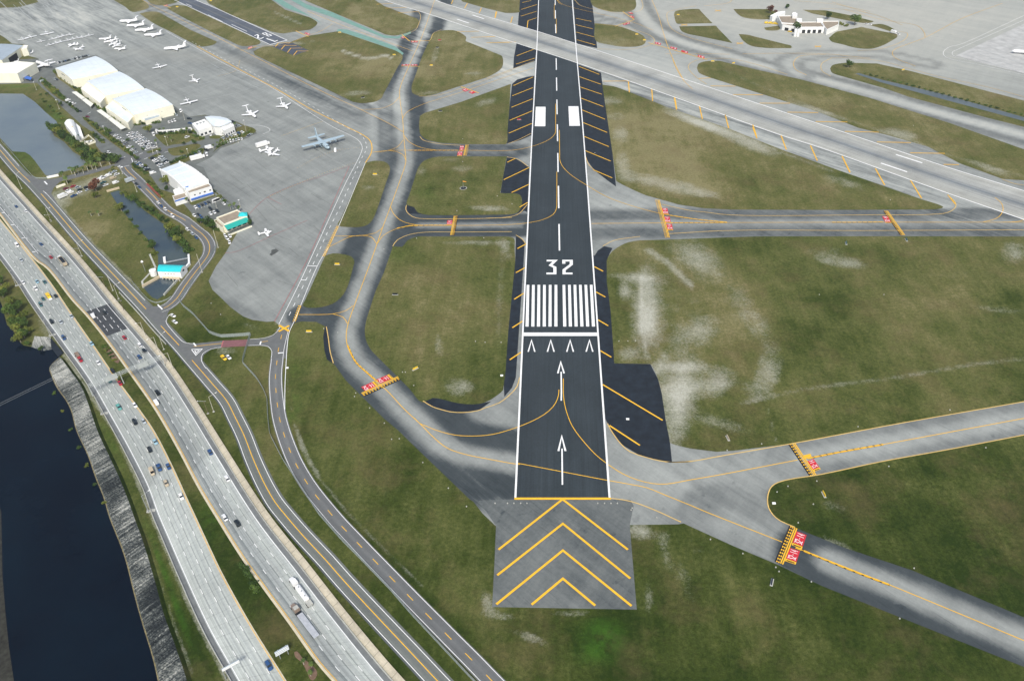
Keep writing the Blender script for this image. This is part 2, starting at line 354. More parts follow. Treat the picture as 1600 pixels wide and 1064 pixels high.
# ================================================================ GROUND AND GRASS
def gauss(X, Y, blobs):
    o = np.zeros(len(X))
    for cx, cy, rx, ry, ang, amp in blobs:
        a = math.radians(ang); dx, dy = X-cx, Y-cy; u = (dx*math.cos(a)+dy*math.sin(a))/rx; v = (-dx*math.sin(a)+dy*math.cos(a))/ry
        o += amp*np.exp(-.5*(u*u+v*v)**1.05)
    return o
def lines(X, Y, ls):
    o = np.zeros(len(X)); q = np.column_stack([X, Y])
    for pts, wd, amp in ls:
        P_ = np.array(pts, float); lo, hi = P_.min(0)-5*wd, P_.max(0)+5*wd
        m = (X > lo[0]) & (X < hi[0]) & (Y > lo[1]) & (Y < hi[1])
        if m.any(): o[m] = np.maximum(o[m], amp*np.exp(-.5*(segdist(q[m], P_)/wd)**2))
    return o
SAND = [(1011,470,12,30,0,.9),(1011,510,12,18,0,.85),(977,455,6,8,0,.8),(996,434,25,4,5,.7),(1090,404,26,14,30,.6),(1069,574,28,5,0,.8),(1058,633,16,45,8,.9),(1070,608,40,12,-10,.55),
 (1124,600,16,10,-40,.6),(984,555,12,7,0,.5),(1090,519,22,12,-20,.5),(1175,497,14,46,-35,.30),(1200,582,13,20,15,.55),(1179,608,12,10,0,.4),(1132,663,35,8,15,.3),(1315,410,28,6,8,.6),(1050,500,70,100,0,.15),
 (1583,395,16,12,0,.5),(1560,484,30,4,5,.35),(1290,392,30,6,0,.2),(970,210,10,10,0,.5),(974,260,8,16,-10,.6),(1000,280,20,6,10,.42),(1055,292,32,7,12,.62),(1100,302,22,4,12,.4),(1160,220,25,7,25,.6),(1110,199,24,5,20,.6),
 (1190,232,20,5,25,.5),(952,158,16,5,0,.5),(962,182,12,5,0,.35),(1070,184,28,4,20,.6),(1100,196,30,4,20,.5),(1320,286,30,6,15,.35),(684,538,4,12,-10,.4),(781,470,6,70,3,.24),(720,606,16,9,0,.55),(750,380,45,2.5,0,.5),(790,390,5,12,-30,.45),
 (764,326,22,3,3,.65),(722,264,14,4,0,.35),(658,268,7,8,0,.3),(700,250,20,3,0,.25),(1408,210,20,5,12,.65),(1280,176,25,4,18,.5),(1250,168,18,3,18,.45),(1550,266,22,4,20,.5),(562,146,15,2.5,0,.5),(680,86,4,10,15,.4),(670,146,16,2.5,-5,.4),
 (760,160,15,4,-15,.4),(740,116,14,3,0,.35),(950,66,14,4,5,.5),(1000,830,14,9,10,.75),(1038,842,8,11,0,.45),(1040,874,8,14,0,.2),(1014,936,6,20,0,.3),(762,942,7,13,-15,.55),(780,962,20,5,8,.4),(830,996,24,6,20,.35),(900,958,40,4,0,.3),
 (110,301,26,8,-15,.55),(160,282,24,6,-15,.65),(92,316,12,10,0,.5),(75,512,10,22,-25,.4),(1090,860,12,4,0,.2),(1240,832,14,5,20,.3),(1305,850,24,6,25,.32),(1330,640,40,5,-12,.15),(1300,790,25,8,10,.2),(1080,925,14,30,-20,.1),
 (1065,900,10,16,-20,.2),(534,150,14,3,0,.2),(505,320,10,3,0,.3),(575,294,10,3,0,.35),(390,510,14,4,20,.3),(352,548,12,5,0,.5),(800,40,30,4,0,.1),(1480,318,30,4,10,.2),(1500,430,40,8,0,.15),(15,5,30,6,0,.4),(940,988,20,18,0,-.36),(922,1020,22,12,0,-.22),(955,1005,12,20,0,-.2),(420,905,14,12,0,-.4),(330,810,12,16,0,-.35),(455,610,12,60,0,-.2),(250,880,5,40,-20,-.35),(280,960,5,40,-20,-.3),(180,700,8,30,-25,-.2),(620,400,16,6,0,-.15),(660,300,20,10,0,-.12),(90,180,20,6,45,-.3),(30,135,40,3,0,-.3),(45,240,20,16,30,-.2),(700,560,14,30,0,.12)]
SANDL = [([(1012,392),(1040,408),(1080,446)],2.8,.6),([(1160,630),(1260,608),(1400,590),(1520,570),(1640,556)],3.2,.30),([(534,80),(574,93),(604,87),(612,92)],1.4,1.),([(461,664),(472,697),(484,721),(497,744)],3,.55),([(497,744),(540,798),(600,858),(660,915)],2.5,.28),
 ([(446,566),(450,610),(455,640)],2.5,.4),([(100,553),(130,600),(160,645),(179,674),(195,710),(216,754),(233,795),(247,828),(260,860),(276,899),(297,948),(318,992),(344,1040),(360,1075)],2.6,.62),([(224,838),(243,880),(260,930),(276,985),(300,1050)],3.5,.30),
 ([(1004,430),(1000,500),(1012,560)],2,.4),([(1040,560),(1025,580)],5,.5),([(1040,166),(1140,206),(1220,238),(1300,268)],2.2,.3),([(1200,640),(1212,690)],1.6,.3),([(70,302),(100,330),(160,395),(215,450)],1.8,.5),([(430,505),(460,506)],3,.3),
 ([(1130,110),(1200,140),(1290,176),(1380,206),(1500,248),(1600,276)],2,.22),([(445,70),(470,68),(490,66)],1.,.7),([(430,20),(470,38)],1.4,.5)]
DRY = [(1250,480,160,60,10,.06),(690,470,60,90,0,.05),(1020,240,60,50,0,.22),(1000,200,70,30,20,.2),(860,0,1,1,0,0),(600,100,60,20,0,.12),(540,72,45,12,0,.0),(700,110,70,25,0,.1),(1330,430,60,20,0,.05),(1080,500,60,90,-20,.1),(640,560,60,80,0,.1),(1300,600,90,30,0,-.03),(140,350,40,30,30,.12),
 (190,380,40,30,30,.12),(720,20,60,12,0,.14),(555,15,8,6,0,.35),(600,97,18,5,-15,.35),(920,60,50,20,0,.14),(970,10,40,12,0,.12),(1040,600,60,60,0,.05),(1480,640,100,25,-8,.06),(1100,260,70,40,0,.1)]
LUSH = [(1190,545,60,20,-10,.10),(1450,520,70,18,-8,.10),(1180,400,60,12,5,.08),(1583,466,20,8,0,.35),(1400,296,75,6,13,.22),(1500,720,150,12,-8,.1),(720,300,60,20,0,.08),(660,480,40,40,0,.05),(450,600,20,90,0,.08),(600,900,90,60,45,.05),(1350,440,90,40,0,.1),(1270,500,60,40,0,.12),(1220,380,90,10,0,.1),
 (380,900,60,120,30,.12),(300,560,60,40,0,.1),(40,60,40,16,0,.3),(330,500,40,50,0,.08),(200,540,12,60,-30,.1),(1450,900,120,40,20,.08),(940,985,34,26,0,.32),(1320,745,50,6,-10,.2),(45,240,24,20,30,.2),(540,430,20,40,0,.06)]
LUSHL = [([(505,760),(560,830),(640,905),(720,985),(790,1064)],6,.20),([(470,640),(480,700),(505,760)],5,.14),([(245,860),(262,910),(290,980),(330,1050)],3.5,.25),([(280,760),(330,850),(400,960),(470,1060)],14,.08),([(1060,420),(1180,560),(1240,620)],8,-.05),
 ([(0,300),(40,340),(110,425),(190,520)],3,.1),([(1350,118),(1450,146),(1600,190)],4,.15),([(60,165),(100,188)],5,.2)]
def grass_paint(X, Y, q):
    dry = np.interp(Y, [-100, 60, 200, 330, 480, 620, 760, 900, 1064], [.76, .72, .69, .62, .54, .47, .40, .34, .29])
    dry = dry-.10*np.clip((420-X)/400, 0, 1)*np.clip(Y/400, 0, 1)+gauss(X, Y, DRY)-.20*np.clip((X-1000)/500, 0, 1)*np.clip((Y-560)/250, 0, 1)  # dryness, plus lens vignetting painted in: darker near rows and lower right
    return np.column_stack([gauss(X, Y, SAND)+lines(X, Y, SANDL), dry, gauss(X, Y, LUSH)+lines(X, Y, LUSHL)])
gx = np.arange(-160, 1781, 5.); gy = np.concatenate([np.arange(-110, 200, 3.), np.arange(200, 1236, 5.)])
GX, GY = np.meshgrid(gx, gy); q = W(GX.ravel(), GY.ravel()); nx, ny = len(gx), len(gy)
i = np.arange((nx-1)*(ny-1)); r_, c_ = i//(nx-1), i % (nx-1); a = r_*nx+c_
faces = np.column_stack([a, a+1, a+nx+1, a+nx]).tolist(); vs = np.column_stack([q, np.zeros(len(q))])
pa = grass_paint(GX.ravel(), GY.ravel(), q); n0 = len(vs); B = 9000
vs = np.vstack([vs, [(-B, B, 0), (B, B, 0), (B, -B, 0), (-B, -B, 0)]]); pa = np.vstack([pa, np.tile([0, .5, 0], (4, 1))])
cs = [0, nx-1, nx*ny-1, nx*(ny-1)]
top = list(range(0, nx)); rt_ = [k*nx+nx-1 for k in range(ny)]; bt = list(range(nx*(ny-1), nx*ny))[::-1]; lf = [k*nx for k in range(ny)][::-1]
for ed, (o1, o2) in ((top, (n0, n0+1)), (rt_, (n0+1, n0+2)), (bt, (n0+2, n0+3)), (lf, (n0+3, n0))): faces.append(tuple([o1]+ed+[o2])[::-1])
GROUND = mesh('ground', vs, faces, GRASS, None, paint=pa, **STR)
# ================================================================ AIRFIELD PAVEMENT
TAXI = [(690,-30),(674,16),(664,45),(656,66),(640,102),(625,139),(624.6,152),(629,186),(631,213),(633,236),(634,254),(626,280),(610,324),(598,356),(589,382),(578,413),(556,472),(545,503),(541,524),(544,544),(556,566),(590,598),(606,612),(632,640),(656,662),(680,686),(700,701),(726,710),(760,717),(804,725)]
TLOW = [(980,756),(1010,762),(1040,774),(1080,790),(1136,812),(1222,847),(1257,861),(1390,914),(1600,1001),(1760,1068)]
TR = [(946,723),(972,740),(996,750),(1020,756),(1040,756.6),(1080,750),(1120,743),(1246,719),(1360,698),(1600,654),(1760,624)]
TFAR = [(985,-20),(1000,20),(1030,50),(1075,70),(1120,82),(1180,100),(1252,118),(1360,146),(1440,169),(1600,212),(1760,256)]
BANDS = [  # centreline, core half, core tone, dark half, dark tone
 ([(478,491.6),(500,491.5),(540,491)],2,.34,11,.24),([(640,353),(704,353),(812,351)],4,.52,16,.2),([(634,236),(720,236),(800,236)],3,.42,14,.3),
 ([(924,350),(1034,349),(1140,348.5),(1360,348),(1480,348),(1600,348)],5,.56,19,.36),(TFAR,7,.82,17,.42),([(1250,118),(1230,100),(1240,92),(1290,84),(1380,86),(1450,100)],5,.72,14,.5),
 ([(1136,812),(1222,847),(1290,875)],7,.60,20,.50),([(1296,877),(1390,914),(1600,1001),(1760,1068)],6,.62,20,.20),([(1258,716),(1384,693),(1600,654),(1760,624)],5,.68,18,.5),([(240,10),(331,55),(380,80)],4,.6,13,.45),([(380,80),(500,142),(562,171)],5,.5,14,.4),
 ([(478,20),(534,42),(600,66),(646,81)],6,.66,16,.62),([(1000,58),(975,42),(930,30)],4,.7,14,.45),(TAXI,6,.62,21,.20)]
PBLOB = [(70,25,110,40,0,.06),(340,40,100,20,30,.0),(1450,60,260,70,0,.17),(1200,20,260,30,0,.16),(960,335,50,30,0,.12),(880,720,1,1,0,0),(1120,760,120,30,0,.06),(1010,740,60,35,0,.07),(745,765,40,18,0,-.32),(700,745,30,12,40,-.2),(790,700,40,30,0,.05),
 (1080,150,40,20,20,.16),(700,60,50,20,20,.14),(520,150,60,12,25,-.08),(400,100,20,5,25,-.2),(470,135,30,5,25,-.1),(1420,318,150,16,20,.14),(1250,200,260,20,21,.10),(1540,325,40,30,0,.10),(690,35,30,8,0,.1),(1000,100,50,14,10,.1),(780,50,50,10,20,.16),
 (770,90,50,12,25,.14),(1180,790,70,20,0,-.03),(1200,780,6,8,0,-.3),(450,250,60,60,0,.03),(380,300,50,12,0,-.06),(440,420,60,50,0,.01),(330,440,8,14,0,-.1),(370,480,30,5,25,-.12),(600,180,20,40,0,.04),(1100,60,40,8,10,-.12),
 (360,238,16,3,-10,-.14),(350,315,12,8,0,-.12),(300,90,160,20,0,-.02),(980,320,40,20,20,.05),(850,350,40,30,0,.15),(800,120,30,12,0,.22)]
def pave_paint(X, Y, q):
    t = np.full(len(X), .56); px = np.column_stack([X, Y])
    t += gauss(X, Y, PBLOB)
    for pts, ch, ct, dh, dt in BANDS:
        w = catmull(WL(pts), 12.); lo, hi = w.min(0)-dh*1.6, w.max(0)+dh*1.6
        m = (q[:, 0] > lo[0]) & (q[:, 0] < hi[0]) & (q[:, 1] > lo[1]) & (q[:, 1] < hi[1])
        if not m.any(): continue
        d = segdist(q[m], w); core = 1-np.clip((d-ch*.45)/(ch*1.3), 0, 1); core = core*core*(3-2*core)
        wt = 1-np.clip((d-dh)/(dh*.25), 0, 1); t[m] = t[m]*(1-wt)+wt*(ct*core+dt*(1-core))
    t += gauss(X, Y, [(600,205,14,34,0,.24),(606,160,20,14,0,.2),(650,30,20,14,0,.12),(648,60,10,8,0,.1)])
    t += .07*np.clip((260-Y)/200, 0, 1)*np.clip((t-.4)/.2, 0, 1)
    warm = np.clip(gauss(X, Y, [(1450,60,260,80,0,.3),(1150,20,200,30,0,.25),(330,92,120,6,5,.25)]), 0, .4)
    rough = np.clip(.10+gauss(X, Y, [(90,25,110,28,0,.42),(700,80,90,14,20,.5),(1200,220,300,14,21,.5),(1420,215,120,8,20,.6),(730,770,50,18,0,.35),(520,150,80,15,25,.25)]), 0, .6)
    return np.column_stack([t, warm, rough])
AIR = [(-150,-100),(1770,-100),(1770,1112),(1700,1082),(1600,1041.5),(1390,957.5),(1285,915.5),(1215,882),(1145,852.5),(1068,817.5),(1060,819),(984,820),(988,870),(995,952),(880,950),(769,948),(773,870),(775,822),(754,802),(740,784),(734,780),(688,736),(636,686),(623,673),(600,654),(570,624),(540,594),(523,570),(511,562),
 (507,548),(505,526),(508,510),(494,503),(470,502.5),(460,505),(449,518),(436,516),(436,508),(429,502),(417,503),(394.5,500),(380,494.6),(360,480),(348,468),(332,453),(326,439),(337,417),(352,396),(362,379),(372,362),(392,352),(372,325),(350,309),(336,300),(318,262),(306,258),(330,246),(345,232),(365,225),(392,213),(402,209),(390,200),(368,190),(362,188),(320,180),(296,183),(280,172),(262,158),
 (225,136),(186,110),(150,86),(112,97),(84,106),(62,100),(60,92),(45,88),(38,70),(8,68),(0,60),(-150,45)]
flat('airfield_pavement', AIR, .06, PAVE, pave_paint, 6, **STR)
# landside paving
flat('parking_asphalt', [(60,92),(84,106),(112,97),(150,86),(262,158),(296,183),(330,180),(362,188),(402,209),(392,213),(345,232),(318,262),(336,300),(372,325),(392,352),(372,362),(357,368),(345,352),(330,358),(318,352),(305,340),(290,322),(270,302),(250,296),(236,276),(228,273),(216,263),(208,245),(190,252),(178,245),(158,238),(150,228),(146,208),(128,196),(118,187),(97,168),(83,152),(66,138),(58,130),(0,132),(-100,132),(-100,100),(0,95)], .04, LOT, **STR)
# grass islands of the landside
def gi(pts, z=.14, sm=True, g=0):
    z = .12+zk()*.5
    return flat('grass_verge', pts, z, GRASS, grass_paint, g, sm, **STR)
for pts in ([(241,211),(256,209),(292,207),(306,214),(290,224),(268,227),(262,229),(250,221)], [(262,233),(284,229),(308,225),(314,229),(300,238),(284,243),(272,244),(264,239)], [(64,120),(70,124),(104,158),(101,159),(62,127)], [(128,183),(133,184),(212,243),(214,247),(205,244),(140,196)],
 [(86,112),(92,113),(122,138),(150,160),(146,162),(106,134),(88,120)], [(165,170),(172,172),(200,194),(196,197),(180,186)], [(205,256),(214,252),(222,262),(236,272),(230,275),(219,270),(207,261)], [(231,247),(248,240),(252,242),(240,248),(234,249)], [(228,238),(250,231),(252,233),(240,238),(232,240)],
 [(345,213),(368,208),(390,199),(400,206),(384,214),(352,226),(338,234),(332,240),(340,228)], [(302,214),(318,212),(318,219),(308,221),(302,219)], [(327,213),(343,212),(343,217),(329,217)], [(370,200),(384,197),(394,204),(378,209),(368,205)], [(277,247),(290,242),(318,232),(312,246),(300,250),(268,262),(266,258)],
 [(296,317),(304,310),(334,300),(342,304),(328,310),(300,321)], [(296,340),(303,338),(310,347),(306,348)], [(312,349),(322,346),(332,360),(324,362)], [(333,360),(345,362),(348,371),(341,380),(336,376)]):
    gi(pts)
gi([(226,285),(232,283),(256,307),(252,311)], .15)
# grass islands of the airfield
ISL = [
 ([(1770,340),(1770,370),(1600,370),(1360,369.6),(1180,370),(1120,372),(1040,375),(1000,376),(982,379),(965,387),(954,396),(948,408),(948,440),(954,486),(960,568),(1016,569),(1023,580),(1028,592),(1034,615),(1040,656),(1047,692),(1062,697),(1080,701),(1120,706),(1150,704),(1240,693),(1400,663),(1600,628),(1770,598)][1:],6),
 ([(1770,647),(1600,680),(1480,703),(1380,721),(1280,742),(1235,749),(1216,754),(1206,760),(1201,769),(1199,782),(1201,794),(1208,805),(1219,814),(1246,826),(1320,856),(1425,891),(1530,935),(1600,964.5),(1770,1032)],6),
 ([(941,133),(960,136),(985,145),(1040,167),(1140,202),(1220,234),(1300,263),(1360,284),(1440,312),(1466,320),(1474,324),(1466,327),(1440,328),(1280,328.5),(1140,328),(1100,326),(1060,320),(1010,306),(985,295),(963,283),(957,240),(951,200),(945,160)],5),
 ([(1089,107),(1092,100),(1102,96.5),(1125,96),(1180,109),(1252,125),(1360,154),(1484,193),(1600,234),(1770,285),(1770,330),(1600,282.5),(1566,280),(1500,256),(1450,230),(1388,212),(1340,200),(1280,176),(1214,155),(1160,138),(1110,122),(1093,115)],5),
 ([(1297,108),(1302,102),(1324,98.7),(1370,100),(1420,111),(1600,158),(1770,203),(1770,243),(1600,199),(1540,184),(1480,168),(1420,152),(1380,138),(1320,121),(1301,115)],5),
 ([(1053,24),(1056,18),(1065,16),(1092,15),(1113,37),(1059,38)],0),([(1061,42),(1118,41),(1144,68),(1106,60),(1076,54),(1066,50)],0),([(1146,15),(1152,22),(1162,28),(1184,31),(1205,30),(1212,20),(1200,15)],0),([(1194,44),(1220,41),(1215,48),(1198,48)],0),
 ([(1154,54),(1168,55),(1236,72),(1236,76),(1204,76),(1176,73),(1162,65)],0),([(1295,60),(1308,50),(1346,43),(1400,54),(1402,58),(1392,65),(1376,73),(1360,77),(1340,76),(1316,70),(1300,66)],0),([(1254,16),(1290,17),(1330,25),(1365,34),(1356,37),(1330,34),(1300,28),(1270,22)],0),([(1358,39.5),(1378,38.5),(1398,48),(1392,50)],0),
 ([(924,-20),(990,-20),(993,0),(994,10),(990,16),(980,19),(956,19),(932,13),(924,6)],0),([(929,37),(960,40),(986,48),(1004,56),(1009,64),(1006,70),(998,73),(976,74),(948,70),(933,66)],0),([(725,-20),(814,-20),(811,20),(790,21),(760,14),(722,3)],0),
 ([(675,54),(688,49),(708,48),(728,58),(728,65),(780,86),(784,88),(783,108),(760,122),(710,138),(680,148),(660,151),(646,147),(643,138),(650,116),(660,88),(670,66)],5),
 ([(656,182),(664,177),(720,160),(798,132),(796,170),(793,205),(790,226),(728,226),(690,224),(670,220),(658,212),(655,200)],5),
 ([(792,245),(787,272),(782,302),(811,304),(808,333),(780,336),(700,337),(668,336.5),(652,332),(647,324),(636,321),(640,304),(650,272),(655,260),(664,251),(680,246),(700,245)],5),
 ([(614,385),(628,386),(637,376),(652,370),(790,370),(802,372),(804,390),(805,410),(800,460),(794,520),(790,580),(786,610),(774,620),(758,629),(740,632),(715,630),(690,624),(676,622),(660,629),(640,608),(620,588),(582,550),(573,535),(570,515),(574,495),(587,455),(600,426)],6),
 ([(571,255),(584,252),(600,253),(608,259),(609,268),(604,284),(592,320),(582,344),(574,352),(564,355),(550,355.5),(528,353)],6),([(508,400),(520,396.4),(538,398),(550,402),(554,410),(546,440),(540,455),(532,466),(520,475),(504,480),(484,481.5),(473,478)],6),
 ([(218,22),(232,19),(244,19),(256,24),(297,47),(339,66),(331,71.5),(313,73.5),(302,69),(264,49),(240,37)],0),([(261,14),(272,9),(291,10),(404,63),(407,68),(401,71),(381,73),(370,70),(337,54),(290,30)],0),([(168,-5),(210,-5),(232,13),(210,19.5),(195,11)],0),([(225,-8),(262,-8),(279,3),(255,9),(238,7)],0),
 ([(318,-8),(412,-8),(446,16),(484,28),(496,37),(484,47),(443,53),(424,50),(354,21),(326,6)],4),([(396,81),(411,74),(440,72),(460,64),(480,57),(526,50),(540,53),(616,79),(628,86),(629,92),(620,108),(596,154),(588,159),(568,162),(552,160),(500,135),(435,104),(399,87)],5),
 ([(450,-16),(560,-16),(600,10),(652,30),(655,38),(648,46),(640,50),(620,56),(604,55),(520,20),(478,2)],4)]
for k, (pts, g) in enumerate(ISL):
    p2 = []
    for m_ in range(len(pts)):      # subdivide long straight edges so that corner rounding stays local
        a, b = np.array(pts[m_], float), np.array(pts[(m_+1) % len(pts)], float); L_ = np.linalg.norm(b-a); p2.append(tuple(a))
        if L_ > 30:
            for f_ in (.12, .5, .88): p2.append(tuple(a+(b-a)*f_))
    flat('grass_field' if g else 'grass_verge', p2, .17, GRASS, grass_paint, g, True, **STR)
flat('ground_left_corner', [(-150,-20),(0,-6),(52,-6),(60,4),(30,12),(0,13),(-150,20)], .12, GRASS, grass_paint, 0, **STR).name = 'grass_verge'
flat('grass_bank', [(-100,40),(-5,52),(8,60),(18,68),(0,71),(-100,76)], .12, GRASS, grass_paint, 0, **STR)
# blast pad and dark shoulders
flat('blast_pad', [(748,782),(775,822),(773,870),(769,948),(995,952),(988,870),(984,820),(990,790),(985,781),(954,780),(804,780)], .09, PAVE, lambda X, Y, q: np.column_stack([np.full(len(X), .375), np.zeros(len(X)), np.full(len(X), .07)]), 8, **STR)
e = K(760, 580); b = K(760, 200); a3 = K(760, 0)
SH = [ [(815,-30),(841,-30),(841,0),(838,79),(807,69),(810,30)], [(807,69),(838,79),(836,96),(802,108),(803,90)], [(822,121),(835,119),(830.5,212),(812,220),(791,225),(792,205),(800,132),(808,125)],
 [(792,247),(803,247),(815,254),(827,262),(824,332),(819,330),(812,333),(808,334),(811,304),(782,303),(787,272)], [(806,368),(811,370),(820,379),(818,413),(806,590),(800,606),(788,620),(787,600),(794,520),(800,460),(805,410)],
 [(893,-30),(921,-30),(927,20),(933,76),(901,69),(897,20)], [(903,101),(939,114),(945,160),(957,240),(962.5,292),(946,280),(928,266),(914,246),(908,170)], [(925,398),(929,400),(934,392),(944,385),(957,388),(950,402),(948,440),(954,486),(960,568),(1016,569),(1028,592),(1034,615),(1047,692),(1050,722),(1036,721),(1000,712),(970,694),(954,672),(946,655),(938,560),(930,440)],
 [(660,627),(676,621),(690,624),(715,630),(740,632),(758,629),(768,627),(750,640),(726,645),(700,643),(676,636)], [(636,320),(647,324),(652,331),(668,336),(640,334),(634,326)], [(508,510),(505,526),(507,548),(511,562),(522,569),(517,552),(513,528),(511,511)] ]
for k, pts in enumerate(SH): flat('runway_shoulder', pts, .10+.002*k, SHOULD, **STR)
# green painted shoulders of the far taxiway
for pts in ([(460,-4),(480,8),(520,20),(550,34),(600,56),(620,58),(642,50),(642,53),(622,61),(600,60),(548,39),(518,27),(478,14),(450,-2)], [(412,-9),(446,13),(484,26),(498,35),(503,38),(494,31),(455,9),(425,-9)], [(526,50),(540,53),(580,66),(616,79),(628,87),(631,84),(617,73),(582,60),(543,47),(528,46)]):
    flat('green_shoulder', pts, .13, TEAL, **STR)
# runways
def edge(pts): return catmull(WL(pts), 6.)
RW = strip('runway', edge([(842.5,-60),(841,0),(838,79),(830.5,212.2),(820.7,412.9),(803.6,779.3)]), edge([(890,-60),(894.6,0),(902,90),(912.6,212.2),(927.8,412.9),(954.2,779.3)]), .12, RWY, 1, **STR)
DG = strip('crossing_runway', edge([(460,-58),(598,0),(673,24),(800,66),(904,100),(1080,162),(1220,212),(1280,231),(1490,306),(1600,344),(1770,403)]), edge([(560,-58),(678,0),(730,17.5),(840,50),(900,69),(1080,128),(1296,200),(1480,262),(1600,299),(1770,351)]), .15, DIAG, 1, **STR)
R28 = strip('far_runway', edge([(220,-26),(271,0),(320,23),(370,46.2),(422.5,71)]), edge([(250,-26),(303.4,0),(340,15),(373.5,30),(448.7,63.7)]), .12, strip_material('far_runway_asphalt', [(0, (.10, .115, .14)), (.4, (.085, .10, .125)), (.5, (.15, .155, .16)), (.6, (.09, .105, .125)), (1, (.11, .12, .145))], .3, .1, .25), 1, **STR)
flat('far_blast_pad', [(426,73.5),(449,67),(457.5,67.6),(483,80),(470.6,83.4),(460,87.7)], .19, plain('far_pad_asphalt', (.062, .072, .095), .8, .2, .2), **STR)
# ================================================================ PAINTED MARKINGS OF THE AIRFIELD
cen = [(867,-30),(868.2,60),(870.4,170),(872.5,300),(874.2,400),(876.6,520),(878.9,779)]
wm = Marks(); el, er = edge([(842.5,-60),(841,0),(838,79),(830.5,212.2),(820.7,412.9),(803.6,779.3)]), edge([(890,-60),(894.6,0),(902,90),(912.6,212.2),(927.8,412.9),(954.2,779.3)])
wm.line(el, .95, off=-.45 if el[0][1] < el[-1][1] else .5); wm.line(er, .95, off=.45 if er[0][1] < er[-1][1] else -.5); wm.out('edge_lines', WHITE, RW)
cm = Marks(); D = K(740, 400)
for f0, f1, x0, x1 in ((0,9,867.4,867.6),(17,30,867.7,867.9),(39,53,868.1,868.4),(92.1,110.1,869,869.3),(122.1,142.8,869.5,869.9),(156.6,179.6,870.1,870.5),(195.2,221.6,870.8,871.2),(240,269.7,871.5,872),(291.1,326.1,872.5,873.1),(350.6,392.2,873.5,874.2)): cm.px([(x0,f0),(x1,f1)], 1.05, False)
cm.out('centreline', WHITE, RW)
b6 = Marks()
for k in range(12):
    g_ = 0 if k < 6 else 1
    t0 = [(412,228),(454,228),(497,228),(540,228),(585,228),(630,228),(692,228),(735,228),(778,228),(820,228),(863,228),(905,228)][k]; t1 = [(405,553),(450,553),(494,553),(539,553),(584,553),(630,553),(699,553),(743,553),(788,553),(833,553),(878,553),(923,553)][k]
    w0, w1 = 21, 24.5; b6.poly(D((t0[0]+2, t0[1]), (t0[0]+2+w0, t0[1]), (t1[0]+w1, t1[1]), t1))
b6.out('threshold_stripes', WHITE, RW)
b7 = Marks(); b7.poly(D((392,600),(968,600),(972,627),(388,627))); b7.out('threshold_bar', WHITE, RW)
b8 = Marks()
for x in (452, 602, 753, 904): b8.px(D((x-26,750),(x,660),(x+26,750)), .85, False)
b8.px(D((657,918),(680,830),(706,918)), 1.0, False); b8.px(D((683,906),(685,1062))+e((584,232)), .75, False)
b8.px(e((562,625),(588,510),(617,625)), 1.0, False); b8.px(e((590,606),(593,888)), .75, False); b8.out('displaced_threshold_arrows', WHITE, RW)
b9 = Marks(); b9.px(D((570,40),(637,40),(600,76),(634,92),(634,140),(568,140)), 2.1, False); b9.px(D((704,64),(704,40),(762,40),(762,70),(706,112),(706,140),(772,140)), 2.1, False); b9.out('runway_number', WHITE, RW)
b10 = Marks(); b10.poly(a3((385,838),(462,838),(460,990),(378,990))); b10.poly(a3((640,834),(718,834),(730,987),(647,987))); b10.out('aiming_point_blocks', WHITE, RW)
ye = Marks(); ye.px(e((218,996),(971,996)), 1.3, False)
for ax, lf_, rt2 in (((879,780.5),(779,859),(981,859)),((879.5,818.5),(777,899),(984.7,904)),((879.5,860),(775.6,944),(986.7,946.6)),((879.5,904),(830.7,944.6),(930,946))): ye.px([lf_, ax, rt2], 1.05, False)
ye.out('blast_pad_chevrons', YEL, RW)
ys_ = Marks()
for kk, L_ in ((a3, [(350,8,280,25),(395,40,272,78),(393,92,270,130),(393,143,325,165),(325,165,318,222),(372,388,235,440),(378,458,230,505),(365,605,210,672),(363,688,202,752),(360,775,195,842),(357,870,182,943),(355,967,175,1043),
    (700,148,820,172),(695,197,830,230),(700,255,840,293),(705,315,848,355),(722,523,880,585),(725,603,893,662),(730,683,900,740),(737,770,913,837),(745,862,925,935),(752,960,942,1038)]),
   (b, [(225,242,163,272),(335,312,135,408),(333,443,197,508),(322,585,260,622),(310,908,242,945),(762,70,955,150),(770,180,970,262),(835,330,982,393)]),
   (D, [(402,93,330,133),(393,292,317,340),(383,510,302,562),(370,753,282,812),(940,85,1010,122),(953,282,1028,323),(970,500,1050,547),(987,740,1075,792)]), (e, [(905,105,1375,385),(960,425,1197,580)])):
    for x0, y0, x1, y1 in L_: ys_.px(kk((x0, y0), (x1, y1)), .85, False)
ys_.out('shoulder_stripes', YEL, RW)
g4, h4, i4, j4 = K(1040, 0), K(1040, 200), K(1280, 200), K(480, 0)
dt_ = Marks()
for kk, L_ in ((a3, [(75,95,67,145),(203,135,190,183),(0,293,70,290),(0,338,230,332),(1108,640,1115,725),(910,638,1105,636),(1290,700,1297,792),(1470,765,1485,858)]), (g4, [(68,765,85,860),(263,830,287,933),(465,900,492,1005),(680,978,708,1064),(260,617,350,612),(350,675,545,677),(525,742,760,745),(735,810,970,810),(950,880,1190,883),(1170,953,1418,957)]),
   (h4, [(680,0,713,85),(900,60,942,172),(1130,140,1183,258),(1377,225,1438,350)]), (i4, [(178,222,240,348),(437,318,510,448),(713,413,798,552),(1003,525,1065,600),(200,30,465,37),(450,113,715,118),(710,198,980,202),(970,288,1090,290)]),
   (j4, [(540,38,680,30),(610,68,780,63),(710,105,870,95),(1170,252,1340,248),(1280,296,1460,290),(1400,338,1580,335),(1140,0,1125,35),(1250,30,1228,70),(1360,65,1342,107),(1480,95,1467,143)])):
    for x0, y0, x1, y1 in L_: dt_.px(kk((x0, y0), (x1, y1)), .95, False)
